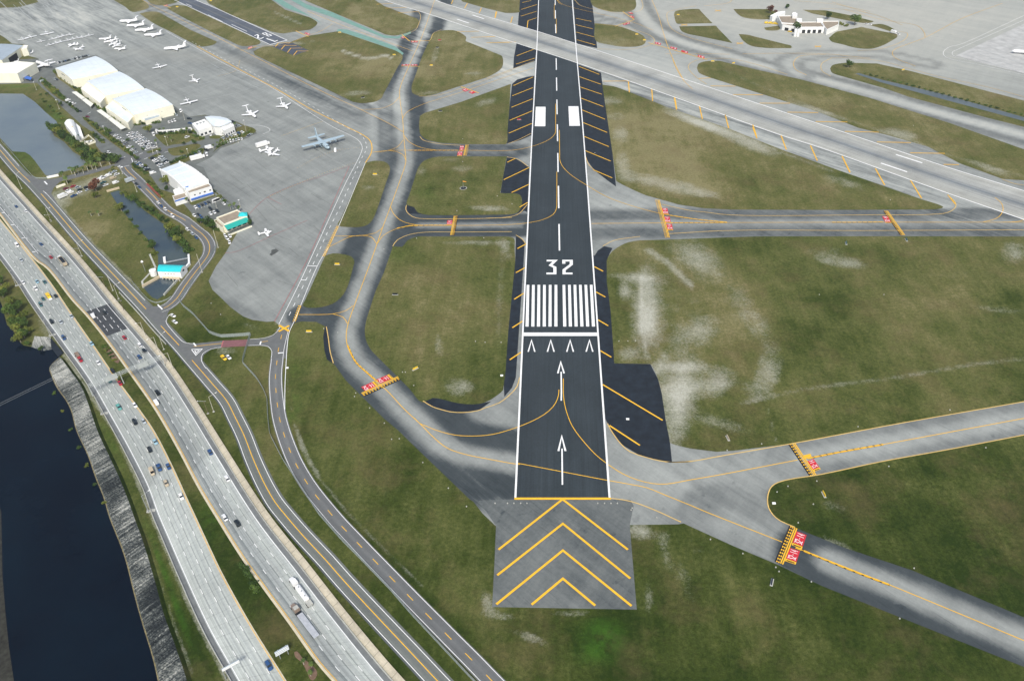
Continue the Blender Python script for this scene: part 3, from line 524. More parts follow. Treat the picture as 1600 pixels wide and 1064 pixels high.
dt_.out('shoulder_stripes', YEL, DG)
dw = Marks(); dw.px([(460,-58),(598,0),(673,24),(800,66),(904,100),(1080,162),(1220,212),(1280,231),(1490,306),(1600,344),(1770,403)], 1.0); dw.px([(560,-58),(678,0),(730,17.5),(840,50),(900,69),(1080,128),(1296,200),(1480,262),(1600,299),(1770,351)], 1.0); dw.out('edge_lines', WHITE, DG)
dm = Marks(); dm.px(j4((1170,155),(1262,185)), 1.7, False); dm.px(j4((1290,122),(1380,152)), 1.7, False); dm.px(i4((480,278),(685,347)), 1.7, False); dm.px(i4((598,212),(803,277)), 1.7, False); dm.px([(600,-12),(626,-2)], 1.7, False); dm.out('touchdown_marks', WHITE, DG)
f28 = Marks(); q7 = K(370, 30, 11.43)
f28.px([(271,0),(320,23),(370,46.2),(422.5,71)], .8); f28.px([(303.4,0),(340,15),(373.5,30),(448.7,63.7)], .8); f28.px([(422.5,70.5),(448.7,63.5)], 1.6, False)
f28.px(q7((320,305),(365,285),(385,300),(375,345),(435,355),(480,332)), 1.9, False); f28.px(q7((455,262),(505,248),(545,268),(500,285),(455,262)), 1.6, False); f28.px(q7((525,292),(575,276),(622,300),(572,315),(525,292)), 1.6, False); f28.px(q7((530,355),(680,408),(732,385)), 1.9, False)
for x0, y0, x1, y1 in ((291,10,300,14),(325,27,348,38),(362,42,386,53)): f28.px([(x0, y0-3), (x1, y1-3)], .8, False)
f28.out('white_markings', WHITE, R28)
f29 = Marks()
for t_ in (((690,500),(745,435),(955,430)),((795,550),(855,480),(1070,480)),((905,605),(965,528),(1170,525)),((1015,655),(1075,578),(1285,578))): f29.px(q7(*t_), .9, False)
f29.out('pad_chevrons', YEL, R28)
# taxiway centrelines
tc = Marks(); T = .38
for pts in ([(700,-60)]+TAXI+[(812,726)], e((240,719),(300,730),(930,850),(1100,880),(1250,910),(1400,970),(1598,1050))+[(1103,800),(1222,847)], [(1262,863),(1390,914),(1600,1001),(1760,1068)], [(648,654),(656,662),(668,667),(680,672),(710,680),(740,681.6),(770,679),(808,668)]+e((400,370),(490,310),(540,250),(562,190),(566,145)),
  e((600,60),(602,200),(620,300),(670,430),(750,540),(850,650),(930,715),(1060,800),(1180,850),(1300,878),(1400,882),(1598,848))+[(1120,743),(1246,719)], [(1258,717),(1384,694),(1600,654),(1760,624)],
  [(610,324),(616,336),(630,347),(652,352),(704,353),(800,351.4),(824,349),(848,344),(864,336),(869,328),(870,310),(870,269)], [(589,382),(600,368),(620,358),(640,353),(652,352)], [(598,356),(588,364),(566,368.6),(523,369.6)], [(589,382),(580,371),(566,368.6)], [(566,368.6),(550,370),(515,386)],
  [(924,350),(1034,349),(1140,348.5),(1360,348),(1600,348)], [(874,204),(874.5,240),(875,252),(880,262),(892,274),(918,291),(950,309),(980,320),(1026,333),(1080,342.5),(1136,348.4)], [(582,238.6),(608,236),(634,235.6),(720,235.6),(800,235.6),(830,230),(856,220),(867,210),(868,200),(868,163)],
  [(631,212),(640,223),(660,232),(680,235)], [(630,220),(620,231),(602,237),(582,238.6)], [(608,236),(620,238),(630,243),(634.6,252)], [(629,186),(636,176),(660,164),(720,145),(800,118),(834,107)], [(624.6,152),(612,164),(596,170),(564,172)], [(240,10.6),(331,55),(380,80),(500,142),(562,171),(612,196),(630,207)], [(180,-22),(240,10.6)],
  [(480,18),(534,40),(646,81)], [(520,38),(500,50),(480,57),(440,72),(420,72),(392,76),(376,80)], [(467,492),(520,491),(540,486),(552,478)], [(520,491),(536,496),(543,506)], a3((540,0),(530,60),(530,150)), a3((545,150),(548,265)), a3((550,0),(600,40),(700,70),(850,105),(1000,140),(1150,180),(1300,240)),
  a3((1290,0),(1340,120),(1400,320),(1480,520),(1540,630)), g4((0,320),(50,450),(80,530),(140,630),(210,700)), [(860,-30),(874,6),(878,8)], g4((0,425),(200,425),(400,425),(500,428)), g4((600,425),(900,420),(1250,425),(1598,460)), g4((1250,430),(1060,440),(1000,490),(1020,550),(1100,590)),
  i4((1370,545),(1420,590),(1432,650),(1380,710),(1280,737)), [(1600,344),(1590,347),(1560,348)], K(1280,0)((1430,30),(1110,150),(820,300),(590,390),(570,420),(600,460),(750,520)), K(1280,0)((200,80),(500,160),(750,200),(820,260),(825,295)), g4((850,-5),(540,0),(480,30),(300,50)), g4((1300,20),(1590,110))):
    tc.px(pts, T)
for pts in ([(530,235),(582,220)],): pass
tc.out('taxiway_centrelines', YEL, RW)
pe = Marks()
for pts in (e((945,410),(970,460),(1050,570),(1120,630),(1250,675),(1350,700),(1450,712),(1598,708))+[(1040,722.5),(1080,721),(1120,714),(1160,707),(1240,693),(1400,663),(1600,628),(1770,598)], [(1770,647),(1600,680),(1480,703),(1380,721),(1280,742),(1235,749),(1216,754),(1206,760),(1201,769),(1199,782),(1201,794),(1208,805),(1219,814),(1242,824)],
  [(954,779),(972,781),(990,785),(1020,796),(1064,816)], [(812,590),(808,604),(800,614),(780,630),(760,637),(747,642),(724,645),(704,644),(688,640),(676,636),(661,627)], [(510,511),(513,528),(516,550),(521,568)], 
  [(1034,320),(1080,330),(1100,332),(1140,336.6),(1360,336.6),(1450,336),(1480,333),(1493,324),(1492,316),(1480,305)], [(1044,366),(1140,361),(1360,361),(1600,360),(1760,360)], [(942,385),(960,376),(1000,370)], K(480,200)((775,605),(770,640),(800,680),(850,705),(950,712),(1100,712),(1400,708),(1598,700)), K(480,200)((668,925),(700,880),(780,840),(900,818),(1200,815),(1598,812)),
  b((0,707),(150,700),(240,680),(320,600)), b((230,838),(280,870),(305,905)), b((170,125),(250,95),(350,45)), b((160,230),(240,245),(325,305)), b((770,215),(800,290),(840,330)), [(656,214),(662,220),(690,226),(720,228)], a3((0,615),(210,540),(370,480)), j4((1598,555),(1000,750),(870,755)), j4((870,97),(885,130),(870,190),(840,240),(760,275)), j4((1050,235),(990,260),(965,310),(950,325)),
  a3((845,190),(1000,205),(1200,250),(1290,290),(1310,330),(1250,365),(1100,390),(870,385)), a3((685,0),(740,50),(850,80)), a3((1210,0),(1220,60),(1190,90),(1060,110),(870,70)), g4((240,50),(100,75),(20,100),(10,130),(50,230),(150,285),(300,330),(520,385)), g4((350,460),(260,470),(190,500),(180,540),(250,615),(320,660)), g4((350,460),(500,462),(700,505),(950,585)), K(1280,0)((620,250),(680,260),(680,300),(600,350),(450,390),(300,400)), K(1280,0)((100,455),(300,460),(500,485),(700,540),(950,605),(1300,680),(1598,760)), K(1280,0)((100,455),(20,500),(25,560),(90,600)),
  K(1280,0)((650,200),(400,110),(150,75),(0,75)), g4((1598,95),(1300,35),(1000,10)), [(1566,281),(1586,288),(1600,290)]):
    pe.px(pts, .5)
pe.out('taxiway_edge_lines', PALEY, RW)
# enhanced centrelines (dashed doubles)
en = Marks(); ebk = Marks()
for pts in ([(543,540),(556,566),(574,583),(590,597)], [(1262,716.5),(1310,707),(1380,694.6)], [(1243,855.5),(1320,887),(1390,914)], [(640,235.6),(680,235.6),(716,235.6)], [(640,353.5),(670,352.6),(698,352.6)], [(1046,348.8),(1090,348.6),(1136,348.4)], [(1046,337),(1090,343.5),(1136,348)], [(1300,348),(1340,348),(1380,347.6)], [(620,357.5),(640,353.5)]):
    w = catmull(WL(pts), 3.); w3 = w
    ebk.line(w, 1.1, z=.085); en.line(w, .3, z=.23); en.line(w, .28, off=.36, dash=(2.6, 1.)); en.line(w, .28, off=-.36, dash=(2.6, 1.))
ebk.out('enhanced_line_backing', BLK, RW); en.out('enhanced_centrelines', YEL, RW)
# hold lines: two dashed and two solid yellow bars on black
hy = Marks(); hb = Marks()
def hold(pa, pb, s=1, w=.42, gap=.72, black=True):
    A = WL([pa, pb]); 
    if black: hb.line(A, gap*2.0, off=s*gap*1.5, z=.085)
    for k, dsh in ((-1.5, None), (-.5, None), (.5, (.9, .9)), (1.5, (.9, .9))): hy.line(A, w, off=s*gap*k, dash=dsh, start=0)
hold((566.5,616.5),(623.5,590.5),-1,.55,.85); hold((1237.5,693),(1271,743),-1,.55,.85); hold((1240.5,824),(1218,880),-1,.55,.85)
hold((712,338),(706.5,368),1,.45,.75,True); hold((730,227),(726.5,244),1,.45,.8,False); hold((1027,313),(1043,372),-1,.5,.9,False); hold((1384,330),(1411,368),-1,.5,.8,True)
for pa, pb in (((720,136),(748,146)),((627,104),(656,104.5)),((628,55),(640,65)),((642,65),(671,64.5)),((973,19),(991,31.5)),((991,31.5),(961,42)),((1013,67.5),(1105,94)),((387,78),(401,73)),((462,49),(482,58)),((255,9),(267,13))): hy.px([pa, pb], .9, False)
for x0, y0, x1, y1 in ((469,478,460,503),(528,354,506,401)):
    w = WL([(x0, y0), (x1, y1)]); hy.line(w, .5, off=.5); hy.line(w, 1., off=-.6, dash=(1.2, 1.2))
for x0, y0, x1, y1 in ((0,445,1,446),): pass
hb.out('hold_line_backing', BLK, RW); hy.out('hold_lines', YEL, RW)
# painted hold signs with their writing
GL = {'1': [[(.3,0),(.3,1)]], '2': [[(0,.75),(0,1),(.6,1),(.6,.62),(0,.22),(0,0),(.6,0)]], '3': [[(0,1),(.6,1),(.25,.6),(.6,.48),(.6,0),(0,0)]], '4': [[(.45,0),(.45,1),(0,.35),(.65,.35)]], '-': [[(.1,.5),(.5,.5)]],
      'E': [[(.6,1),(0,1),(0,0),(.6,0)],[(.05,.5),(.45,.5)]], 'D': [[(0,0),(0,1),(.4,1),(.6,.75),(.6,.25),(.4,0),(0,0)]], 'B': [[(0,0),(0,1),(.5,1),(.5,.55),(0,.5)],[(.1,.5),(.6,.45),(.6,0),(0,0)]], 'C': [[(.6,1),(0,1),(0,0),(.6,0)]], 'F': [[(.6,1),(0,1),(0,0)],[(.05,.5),(.45,.5)]]}
sr = Marks(); sw = Marks(); sy = Marks(); sbk = Marks()
def sign(p0, p1, p3, text, box=None, after=None, wd=None):
    """p0 = lower left corner of the writing, p1 = lower right, p3 = upper left"""
    A, Bv, Cv = [np.array(P(p)) for p in (p0, p1, p3)]; ex, ey = Bv-A, Cv-A; H = np.linalg.norm(ey); Lw = np.linalg.norm(ex)
    def quad(mk, u0, u1, z): mk.b.add([(*(A+ex*u+ey*v), z+zk()*.3) for u, v in ((u0,0),(u1,0),(u1,1),(u0,1))], [(0,1,2,3)])
    quad(sr, 0, 1, .21)
    bx = .28*H/Lw*1.0; th = wd or min(H*.105, Lw/max(len(text), 1)*.20)
    def glyphs(mk, txt, u0, u1, z):
        n = len(txt); cw = (u1-u0)/n
        for k, ch in enumerate(txt):
            for st_ in GL[ch]:
                mk.line(np.array([A+ex*(u0+cw*(k+.16+.95*x))+ey*(.16+.68*y) for x, y in st_]), th, z=z)
    glyphs(sw, text, .04, .96, .24)
    if box: quad(sy, -bx*1.25, -.02, .21); glyphs(sbk, box, -bx*1.05, -.1, .24)
    if after: quad(sy, 1.02, 1+bx*1.25, .21); glyphs(sbk, after, 1.05, 1+bx*1.05, .24)
sign((604.3,586.7),(587.7,593.5),(611,592.7),'14-32','E'); sign((581,597.6),(564.4,605),(588,604.4),'14-32','E')
sign((1254.1,854),(1260.2,836.3),(1238.3,847.6),'32-14','B'); sign((1244.4,878),(1250,861.1),(1227.8,872.4),'32-14','B')
sign((1280,730),(1271,717),(1270,734),'32-14','D'); sign((1267,715.5),(1266.5,711),(1255,717),'-'); sr_n = len(sr.b.f)
sr.b.f.pop(); sw.b.f = sw.b.f[:-1]
q_ = WL([(1254,712),(1266,709),(1268,713.5),(1256,716.5)]); sy.b.add([(x, y, .21) for x, y in q_], [(0,1,2,3)])
sign((699,345),(698,351.5),(707,344.6),'14-32',None,'F'); sign((718,236),(719,228.5),(724,236),'14-32','C'); sign((714.5,243.5),(715.5,237.5),(722,243.5),'14-32','C')
for dy, x in ((326,1034),(339,1037.5),(350.5,1041)): sign((x+10.5,dy+8.6),(x+8.5,dy),(x+2,dy+8.6),'32-14','F')
sign((1392,347.5),(1387,338.5),(1383,347.5),'32-14','F')
for p0, p1, p3 in (((727,144),(721.5,141),(733,141.5)),((738,147.5),(732,145),(744,145)),((640,103.2),(628,103.2),(640,101.6)),((652,103.2),(642,103.2),(652,101.6)),((630,61),(626,59),(633,59.5)),((653,67),(643,67),(652,65)),((985,22.5),(981,20),(990,22.5)),((989,29),(983,26),(992,28)),((974,40.5),(984,37.5),(974,38.5)),
  ((1023,69),(1032,71),(1024,66.5)),((1047,76),(1057,78.5),(1048,73.5)),((1064,81.5),(1074,84.5),(1065,79)),((1090,89.5),(1100,92.5),(1091,86.5)),((388,77.5),(394,75.5),(388,75)),((475,53),(482,55.5),(478,51.5)),((257,11),(262,9.5),(257,9.3))):
    sign(p0, p1, p3, '14', None, None, .5)
for mk, nm, mt in ((sr, 'hold_sign_panels', REDP), (sw, 'hold_sign_writing', WHITE), (sy, 'hold_sign_letter_boxes', YEL), (sbk, 'hold_sign_letters', BLK)): mk.out(nm, mt, RW)
# closed-taxiway crosses and small yellow marks
yc = Marks(); yc.px([(436,509),(452,518)], 1.5, False); yc.px([(435.5,518.5),(452,509.5)], 1.5, False); yc.out('closed_cross', YEL, RW)
yx = Marks()
for x, y in ((1069,39.7),(1156,68.5),(1122,17.5),(1278,73.5)): yx.px([(x-5,y-1.2),(x+5,y+1.2)], 1.1, False); yx.px([(x-5,y+1.2),(x+5,y-1.2)], 1.1, False)
yx.out('closed_crosses', YEL, RW)
# apron lines
ap = Marks(); ap.px([(307.5,73),(370,107),(435,141.5),(489,173),(544,200),(566,211),(577,219),(581,228),(580,240),(571,255)], .75); ap.out('apron_boundary_line', YEL, RW)
aw = Marks(); aw.px([(260,50),(300,72),(352,101),(420,135),(480,174),(522,200),(545,211),(560,220),(566,230),(564,240),(540,287),(497,380),(466,447),(436,507)], .35); aw.px([(571,255),(517,380),(498,412),(460,502),(452,520),(449,540),(447,570),(445.5,600),(445,640)], .35)
aw.px([(300,66),(352,94),(420,128),(480,162),(542,200),(562,210),(570,220),(573,232),(564,250),(551,280),(530,327),(513,361),(495,401),(474,447),(450,497)], .4, dash=(4, 6))
aw.px(K(1280,0)((1598,125),(1100,350),(1020,370),(975,400),(970,430),(1010,460),(1300,520),(1598,590)), .4); aw.px(K(1280,0)((1598,160),(1080,390),(1040,410),(1050,440),(1200,480),(1598,570)), .35)
for x0, y0, x1, y1 in ((481.5,416,496,416.5),(470.5,438,478,438)): aw.px([(x0,y0),(x1,y1)], .7, False)
aw.px(K(240,160,6.15)((890,225),(1000,225),(1090,245),(1120,275),(1050,310)), .35); aw.out('apron_road_lines', WHITE, RW)
pr = Marks(); pr.px([(546,260),(517,325),(480,407),(429,503)], .3); pr.px([(546,260),(500,277),(463,289),(418,309),(380,345)], .25); pr.px([(352,396),(368,394),(425,369)], .25); pr.px([(425,369),(480,345)], .25); pr.px([(440,320),(418,309)], .25); pr.out('apron_red_lines', PINK, RW)
yd = Marks(); yd.px([(465,263),(500,245),(530,235),(562,231)], .35, dash=(.8, 1.6)); yd.px([(418,309),(463,289),(510,270),(555,255)], .4, dash=(.8, 1.6)); yd.px([(440,213),(505,190)], .25); yd.px([(340,120),(367,112),(375,95)], .25); yd.out('apron_dotted_lines', PALEY, RW)
cs_ = Marks()
cs_.poly([(1493,88),(1600,38),(1760,-30),(1760,150),(1600,116)], .1); cs_.out('concrete_stand', plain('white_concrete_stand', (.44,.44,.42), .85, .22, .12), RW)
csl = Marks()
for k in range(9): csl.px([(1506+11*k, 84-5.0*k+2), (1600+14*k*0+60, 107+28-5.6*k)], .35, False, z=.2)
csl.out('stand_joint_lines', GREYM, RW)

cl = Marks(); rr_ = random.Random(3)
for q_ in range(26):
    x, y = rr_.uniform(-10, 120), rr_.uniform(-6, 40); L_ = rr_.uniform(.25, .8); cl.px([(x, y), (x+14*L_+rr_.uniform(-1, 1), y+14*L_), (x+32*L_+rr_.uniform(-1.5, 1.5), y+29*L_)], rr_.uniform(.5, 1.3), z=.08)
for q_ in range(16):
    x, y = rr_.uniform(-10, 120), rr_.uniform(2, 55); L_ = rr_.uniform(.4, 1.); cl.px([(x, y), (x+18*L_, y-3*L_+rr_.uniform(-1, 1)), (x+44*L_, y-8*L_)], rr_.uniform(.4, .9), z=.08)
for pts in ([(150,60),(185,52),(215,60)], [(160,75),(200,78),(240,70)], [(195,60),(235,75),(290,80)], [(262,100),(310,112),(350,104)], [(280,140),(330,128),(366,112)], [(290,160),(350,150),(420,130)], [(330,100),(370,122),(430,150)], [(60,40),(62,52),(95,48)]): cl.px(pts, .6, z=.08)
cl.out('pale_sealed_joints', plain('joint_sealant', (.33,.35,.34), .9, .3, .1), RW)
ck = Marks()
for q_ in range(30):
    x, y = rr_.uniform(350, 540), rr_.uniform(200, 470)
    if x > 560-(y-200)*.42 or x < 330: continue
    ck.px([(x, y), (x+rr_.uniform(14, 40), y+rr_.uniform(8, 22))], .25, False, z=.08)
ck.out('dark_sealed_joints', plain('dark_sealant', (.12,.125,.12), .9, .3, .1), RW)
# ================================================================ RIVER, PONDS, HIGHWAY, ROADS
def c5(x, y): return (x/6.15, 320+y/6.15)
def c7(x, y): return (x/6.15, 480+y/6.15)
def c3(x, y): return (x/6.15, 160+y/6.15)
def k(ox, oy, s=6.15): return lambda *p: [(ox+a/s, oy+b_/s) for a, b_ in p]
flat('river_water', [(-160,430),(0,470),(3,478),(11,508),(20,516),(26,530),(37,540),(54,543),(70,548),(81,545),(93,559),(78,573),(80,584),(89,605),(104,626),(114,653),(112,642),(120,672.5),(138,711.5),(150,746),(163,778),(171,806),(195,868),(211,930),(223,973),(240,1029),(250,1075),(262,1150),(-160,1150)][:15]+[(114,650),(120,672.5),(138,711.5),(150,746),(163,778),(171,806),(195,868),(211,930),(223,973),(240,1029),(250,1075),(262,1150),(-160,1150)], .05, RIVER, **STR)
flat('pond_water', [(-60,146),(36,147),(55,160),(70,174.6),(88,190),(90,194),(79,199),(85,213),(100,222),(115,238),(128,246),(136,256),(120,263),(91,271),(78,275),(71,274),(65,266),(54,251),(47,243),(39,238),(19.5,237),(0,216),(-60,156)], .05, POND, **STR)
flat('canal_water', [(172,301.5),(184,298),(190,300),(210,314.5),(228,331),(240,339.5),(261,354),(268,370),(284,385),(295,393),(294,414),(290,420),(284,432),(257,461),(246,468),(238,465),(231,458),(224,449),(252,434),(247,425),(247,401),(240.6,388),(227.6,370),(213,356),(198,338),(184,320)], .05, CANAL, **STR)
flat('ditch_water', [(1336,116),(1342,115),(1380,126),(1470,147),(1540,167),(1600,184),(1770,229),(1770,236),(1600,190),(1530,171),(1470,155),(1375,129)], .22, DITCH, **STR)
wr = WL([(93,559),(78,573),(80,584),(89,605),(104,626),(112,642),(120,672.5),(138,711.5),(150,746),(163,778),(171,806),(195,868),(211,930),(223,973),(240,1029),(250,1075),(262,1150)]); rr = WL([(97,563),(103,571),(114,586),(123,598),(131,612),(141.5,640),(155,679),(171,713),(190,754),(204,790),(212,813),(224,845.5),(244,912),(258,963),(275,1010),(293,1064),(312,1140)])
rs = strip('rock_slope', catmull(wr, .9), catmull(rr, .9), .07, ROCK, 12, z2=1.6, **STR)
for i_, v_ in enumerate(rs.data.vertices):
    if i_ % 13 not in (0, 12): v_.co.z += rng.uniform(-.0, .55); v_.co.x += rng.normal(0, .12); v_.co.y += rng.normal(0, .12)
flat('far_river_bank', [(-160,765),(-4,782),(2,800),(4,900),(9,960),(14,1010),(22,1064),(32,1150),(-160,1150)], .09, plain('dark_bank_rock', (.03,.03,.024), .95, .7, .5), **STR)
strip('rock_slope_back', catmull(rr, 3), catmull(rr, 3)+np.array([1.6, .4]), 1.6, GRASS, 1, z2=.0, **STR)
strip('rock_slope', WL([(49,542),(60,546),(72,549),(82,546)]), WL([(55,527),(63,528),(72,528),(80,529)]), .07, ROCK, 3, z2=1.0, **STR)
strip('rock_slope', WL([(81,546),(92,560)]), WL([(80,530),(100,553)]), 1.0, SHOULD, 2, z2=1.1, **STR)
kb = MB()
_e = catmull(wr, 3); _n = normals(_e)
strip('shore_edging', _e-_n*.25, _e+_n*.35, .16, plain('weedy_shore_edging', (.20,.17,.09), .95, .5, .8), 1, **STR)
# carriageways (left and right traced edges)
AL = [(-60,325),(0,400),(32.5,448),(58,480),(101,540),(141.5,597),(172,651),(201.6,700),(232.5,765),(248,806),(276,881),(284,891),(326,982),(372,1064),(420,1150)]; AL = [(-60,325),(0,397),(32.5,441),(58,480),(101,540),(141.5,597),(171,648),(201.6,703),(231,762),(246,803),(262,840),(284,891),(326,982),(372,1064),(420,1150)]
AR = [(-60,268),(0,343),(41,393),(81,445),(105,481),(146,540),(179,588),(219.5,643),(240,673),(267.6,726),(295,786),(303,803),(331.6,865),(345,893),(386,967),(446.5,1064),(500,1150)]
BL = [(-60,258),(0,334),(39,385),(57,406),(75,419),(114,468),(138,494),(172,537),(203,580),(245,640),(281,702),(313,762),(344,813),(380,870),(421,927),(455,973),(500,1036),(525,1064),(600,1150)]
BR = [(-60,210),(0,281),(35,320),(57,345),(117,412),(172,480),(184,494),(240,560),(260,586),(295,640),(337.6,710),(402,812),(464.6,893),(526,973),(600.6,1064),(680,1150)]
def ulen(l, r, yy):
    w = (resample(l, arclen(l)[-1]/200)[:200]+resample(r, arclen(r)[-1]/200)[:200])/2; X, Y = to_px(w); return float(arclen(w)[int(np.argmin(abs(Y-yy)))])
UA, UB = ulen(catmull(WL(AL), 4), catmull(WL(AR), 4), 742), ulen(catmull(WL(BL), 4), catmull(WL(BR), 4), 722)
HWA = strip_material('highway_concrete', [(0, (0.328, 0.349, 0.332)), (.09, (0.365, 0.385, 0.355)), (.2, (0.304, 0.325, 0.303)), (.24, (0.389, 0.409, 0.378)), (.28, (0.182, 0.199, 0.195)), (.30, (0.365, 0.385, 0.355)), (.4, (0.304, 0.325, 0.309)), (.50, (0.389, 0.409, 0.378)), (.525, (0.182, 0.199, 0.195)), (.55, (0.352, 0.373, 0.343)), (.65, (0.292, 0.313, 0.298)), (.74, (0.377, 0.397, 0.366)), (.765, (0.194, 0.211, 0.206)), (.8, (0.352, 0.373, 0.343)), (.9, (0.316, 0.337, 0.315)), (1, (0.401, 0.409, 0.366))], .22, .12, .14, .25, ub=UA)
HWB = strip_material('worn_highway_concrete', [(0, (0.196, 0.211, 0.201)), (.1, (0.231, 0.246, 0.234)), (.2, (0.173, 0.188, 0.185)), (.235, (0.115, 0.131, 0.130)), (.27, (0.288, 0.308, 0.293)), (.36, (0.208, 0.223, 0.217)), (.46, (0.311, 0.331, 0.315)), (.49, (0.127, 0.143, 0.141)), (.52, (0.311, 0.326, 0.304)), (.62, (0.277, 0.297, 0.282)), (.70, (0.358, 0.377, 0.348)), (.725, (0.150, 0.171, 0.163)), (.75, (0.335, 0.354, 0.326)), (.87, (0.300, 0.320, 0.304)), (1, (0.369, 0.388, 0.369))], .30, .12, .14, .25, ub=UB)
HA = strip('left_carriageway', catmull(WL(AL), 4), catmull(WL(AR), 4), .10, HWA, 1, **STR); HB = strip('right_carriageway', catmull(WL(BL), 4), catmull(WL(BR), 4), .10, HWB, 1, **STR)
al, ar, bl, br = [catmull(WL(q_), 4) for q_ in (AL, AR, BL, BR)]
def mid(l, r, t):
    n = 160; return resample(l, arclen(l)[-1]/n)[:n]*(1-t)+resample(r, arclen(r)[-1]/n)[:n]*t
_sh = lambda w, d: w+normals(w)*d
sg = 1 if (normals(al)[10]@(ar[10]-al[10])) < 0 else -1
strip('left_carriageway_shoulder', _sh(al, sg*1.9), al, .08, plain('grey_shoulder', (.16,.17,.17), .9, .2, .3), 1, **STR)
strip('left_carriageway_shoulder', _sh(ar, -sg*.35), ar, .085, plain('tan_gutter', (.56,.50,.36), .9, .15, .5), 1, **STR)
strip('right_carriageway_shoulder', _sh(bl, sg*1.0), bl, .088, MATS['tan_gutter'], 1, **STR); strip('right_carriageway_shoulder', br, _sh(br, -sg*2.6), .086, MATS['grey_shoulder'], 1, **STR)
strip('concrete_slope', _sh(br, -sg*2.6), _sh(br, -sg*5.6), .35, TAN, 1, z2=1.1, **STR)
hm = Marks(); hm.line(al, .3, off=-sg*.5, z=.14); hm.out('white_edge_line', WHITE, HA)
hm = Marks(); hm.line(ar, .24, off=sg*.3, z=.14); hm.out('yellow_edge_line', YEL, HA)
hm = Marks()
for t in (.265, .512, .757): hm.line(mid(al, ar, t), .25, dash=(3.0, 9.2), z=.14, start=t*9)
hm.out('lane_dashes', WHITE, HA)
hm = Marks(); hm.line(br, .3, off=sg*.3, z=.14); hm.line(catmull(WL([(-20,300),(0,324),(30,360),(60,397)]), 3), .3, z=.15); hm.out('white_edge_line', WHITE, HB)
for p in ((3,333,8,333),(17,352,22.5,352),(34,373,39,372.5),(50.5,394.5,56,394)): hm2 = hm2 if 'hm2' in dir() else Marks(); hm2.px([p[:2], p[2:]], .8, False)
hm2.out('white_bars', WHITE, HB)
hm = Marks(); hm.line(bl, .24, off=-sg*.3, z=.14); hm.out('yellow_edge_line', YEL, HB)
hm = Marks()
for t in (.25, .495, .725): hm.line(mid(bl, br, t), .25, dash=(3.0, 9.2), z=.14, start=t*12)
hm.out('lane_dashes', WHITE, HB)
flat('patched_asphalt', [(135,487),(171,474.5),(200,513.5),(167,525.5)], .125, PLACE if 'PLACE' in dir() else plain('dark_patched_asphalt', (.055, .06, .065), .85, .35, .5), **STR)
pm = Marks()
_b = [mid(bl, br, t) for t in (.25, .495, .725)]
for w in _b:
    X, Y = to_px(w); s = (Y > 482) & (Y < 519); pm.line(w[s], .3, dash=(3., 9.2), z=.15)
pm.out('lane_dashes', WHITE, HB)
pc = flat('older_concrete_patch', [(232,754),(262,734),(300,813),(340,890),(395,985),(455,1085),(378,1085),(326,985),(284,893),(252,812)], .118, plain('pale_old_concrete', (.36,.37,.36), .85, .10, .5), **STR); bpy.data.objects.remove(pc)
# frontage road, service road, landside street
FR = [(-40,190),(0,235),(29,268),(49,287),(79,320),(125,373.7),(177,429),(228.5,483.4),(251.4,509.3),(280,540),(300,563),(331,598.7),(354,626),(368,653),(381.5,680.6),(396,718),(414,757),(430,784.7),(442,800),(471,834),(510,876),(536,905.7),(581,954.4),(641,1018),(684,1064),(735,1118)]
SR = [(443,513),(439,529),(435,547),(432.7,566),(430.6,585.7),(431,607),(433,628),(436,650),(442,673),(450,696),(460,720),(473,744),(489,768),(528,815.5),(551,840),(574.6,865),(599.5,890.7),(625,917),(652,944.7),(680,973),(709.5,1003),(740.4,1034),(775,1070),(830,1125)]
LS = [(186,250),(200,268),(213,280),(228,295),(240,307),(262,329),(290,345),(304,357),(318,368),(327,382),(326,397),(316,412),(308,422),(290,446),(275,468),(262,479),(250,484)]
ROADL = strip_material('landside_road_asphalt', [(0,(.15,.155,.155)),(.3,(.125,.13,.13)),(.5,(.155,.16,.158)),(.7,(.125,.13,.13)),(1,(.15,.155,.155))], .15, .1, .12)
RF, wf = road('frontage_road', FR, 4.6, .09, ROAD, **STR); RS, ws = road('service_road', SR, 3.9, .092, ROADL, **STR); RL, wl_ = road('landside_street', LS, 4.6, .094, ROADL, **STR)
flat('road_junction', [(214,467),(232,477),(240,479),(252,478),(264,472),(271,476),(262,490),(261,503),(276,524),(288,535),(300,537.5),(347,532.5),(391,530.5),(412,529),(427,524),(436,516),(452,518),(447,560),(425,560),(424,547),(419,542),(406,540.5),(385,541),(346,543),(330,546),(318,555),(316,566),(330,588),(320,594),(280,548),(232,492)], .097, ROADL, **STR)
bpy.data.objects['road_junction'].data.materials[0] = plain('junction_asphalt', (.135,.14,.138), .9, .14, .3)
flat('red_road_surface', [(349,532.4),(388,530.6),(386,541),(346,543)], .13, MAROON, **STR)
flat('road_junction', [(49,275),(60,280),(74,281),(93,278),(110,274),(150,264),(186,255),(186,259),(150,270),(112,280),(94,284),(84,294),(80,303),(90,318),(62,300),(40,276)], .098, MATS['junction_asphalt'], **STR)
flat('road_junction', [(172,236),(186,246),(202,241),(220,238),(232,238),(252,231),(262,229),(270,232),(262,236),(252,240),(234,246),(214,252),(206,258),(206,264),(196,268),(184,256),(176,252)], .099, MATS['junction_asphalt'], **STR)
m1 = Marks(); X, Y = to_px(wf)
for lo, hi in ((0, 287), (302, 484), (509, 541), (563, 1200)):
    s = (Y > lo) & (Y < hi)
    if s.sum() > 1: m1.line(wf[s], .38, z=.15)
m1.out('yellow_centreline', YEL, RF)
m1 = Marks(); X, Y = to_px(wf); sgn = 1 if (normals(wf)[30]@(np.array(P((60,330)))-wf[30])) > 0 else -1
m1.line(wf, .28, off=sgn*3.6, z=.15)
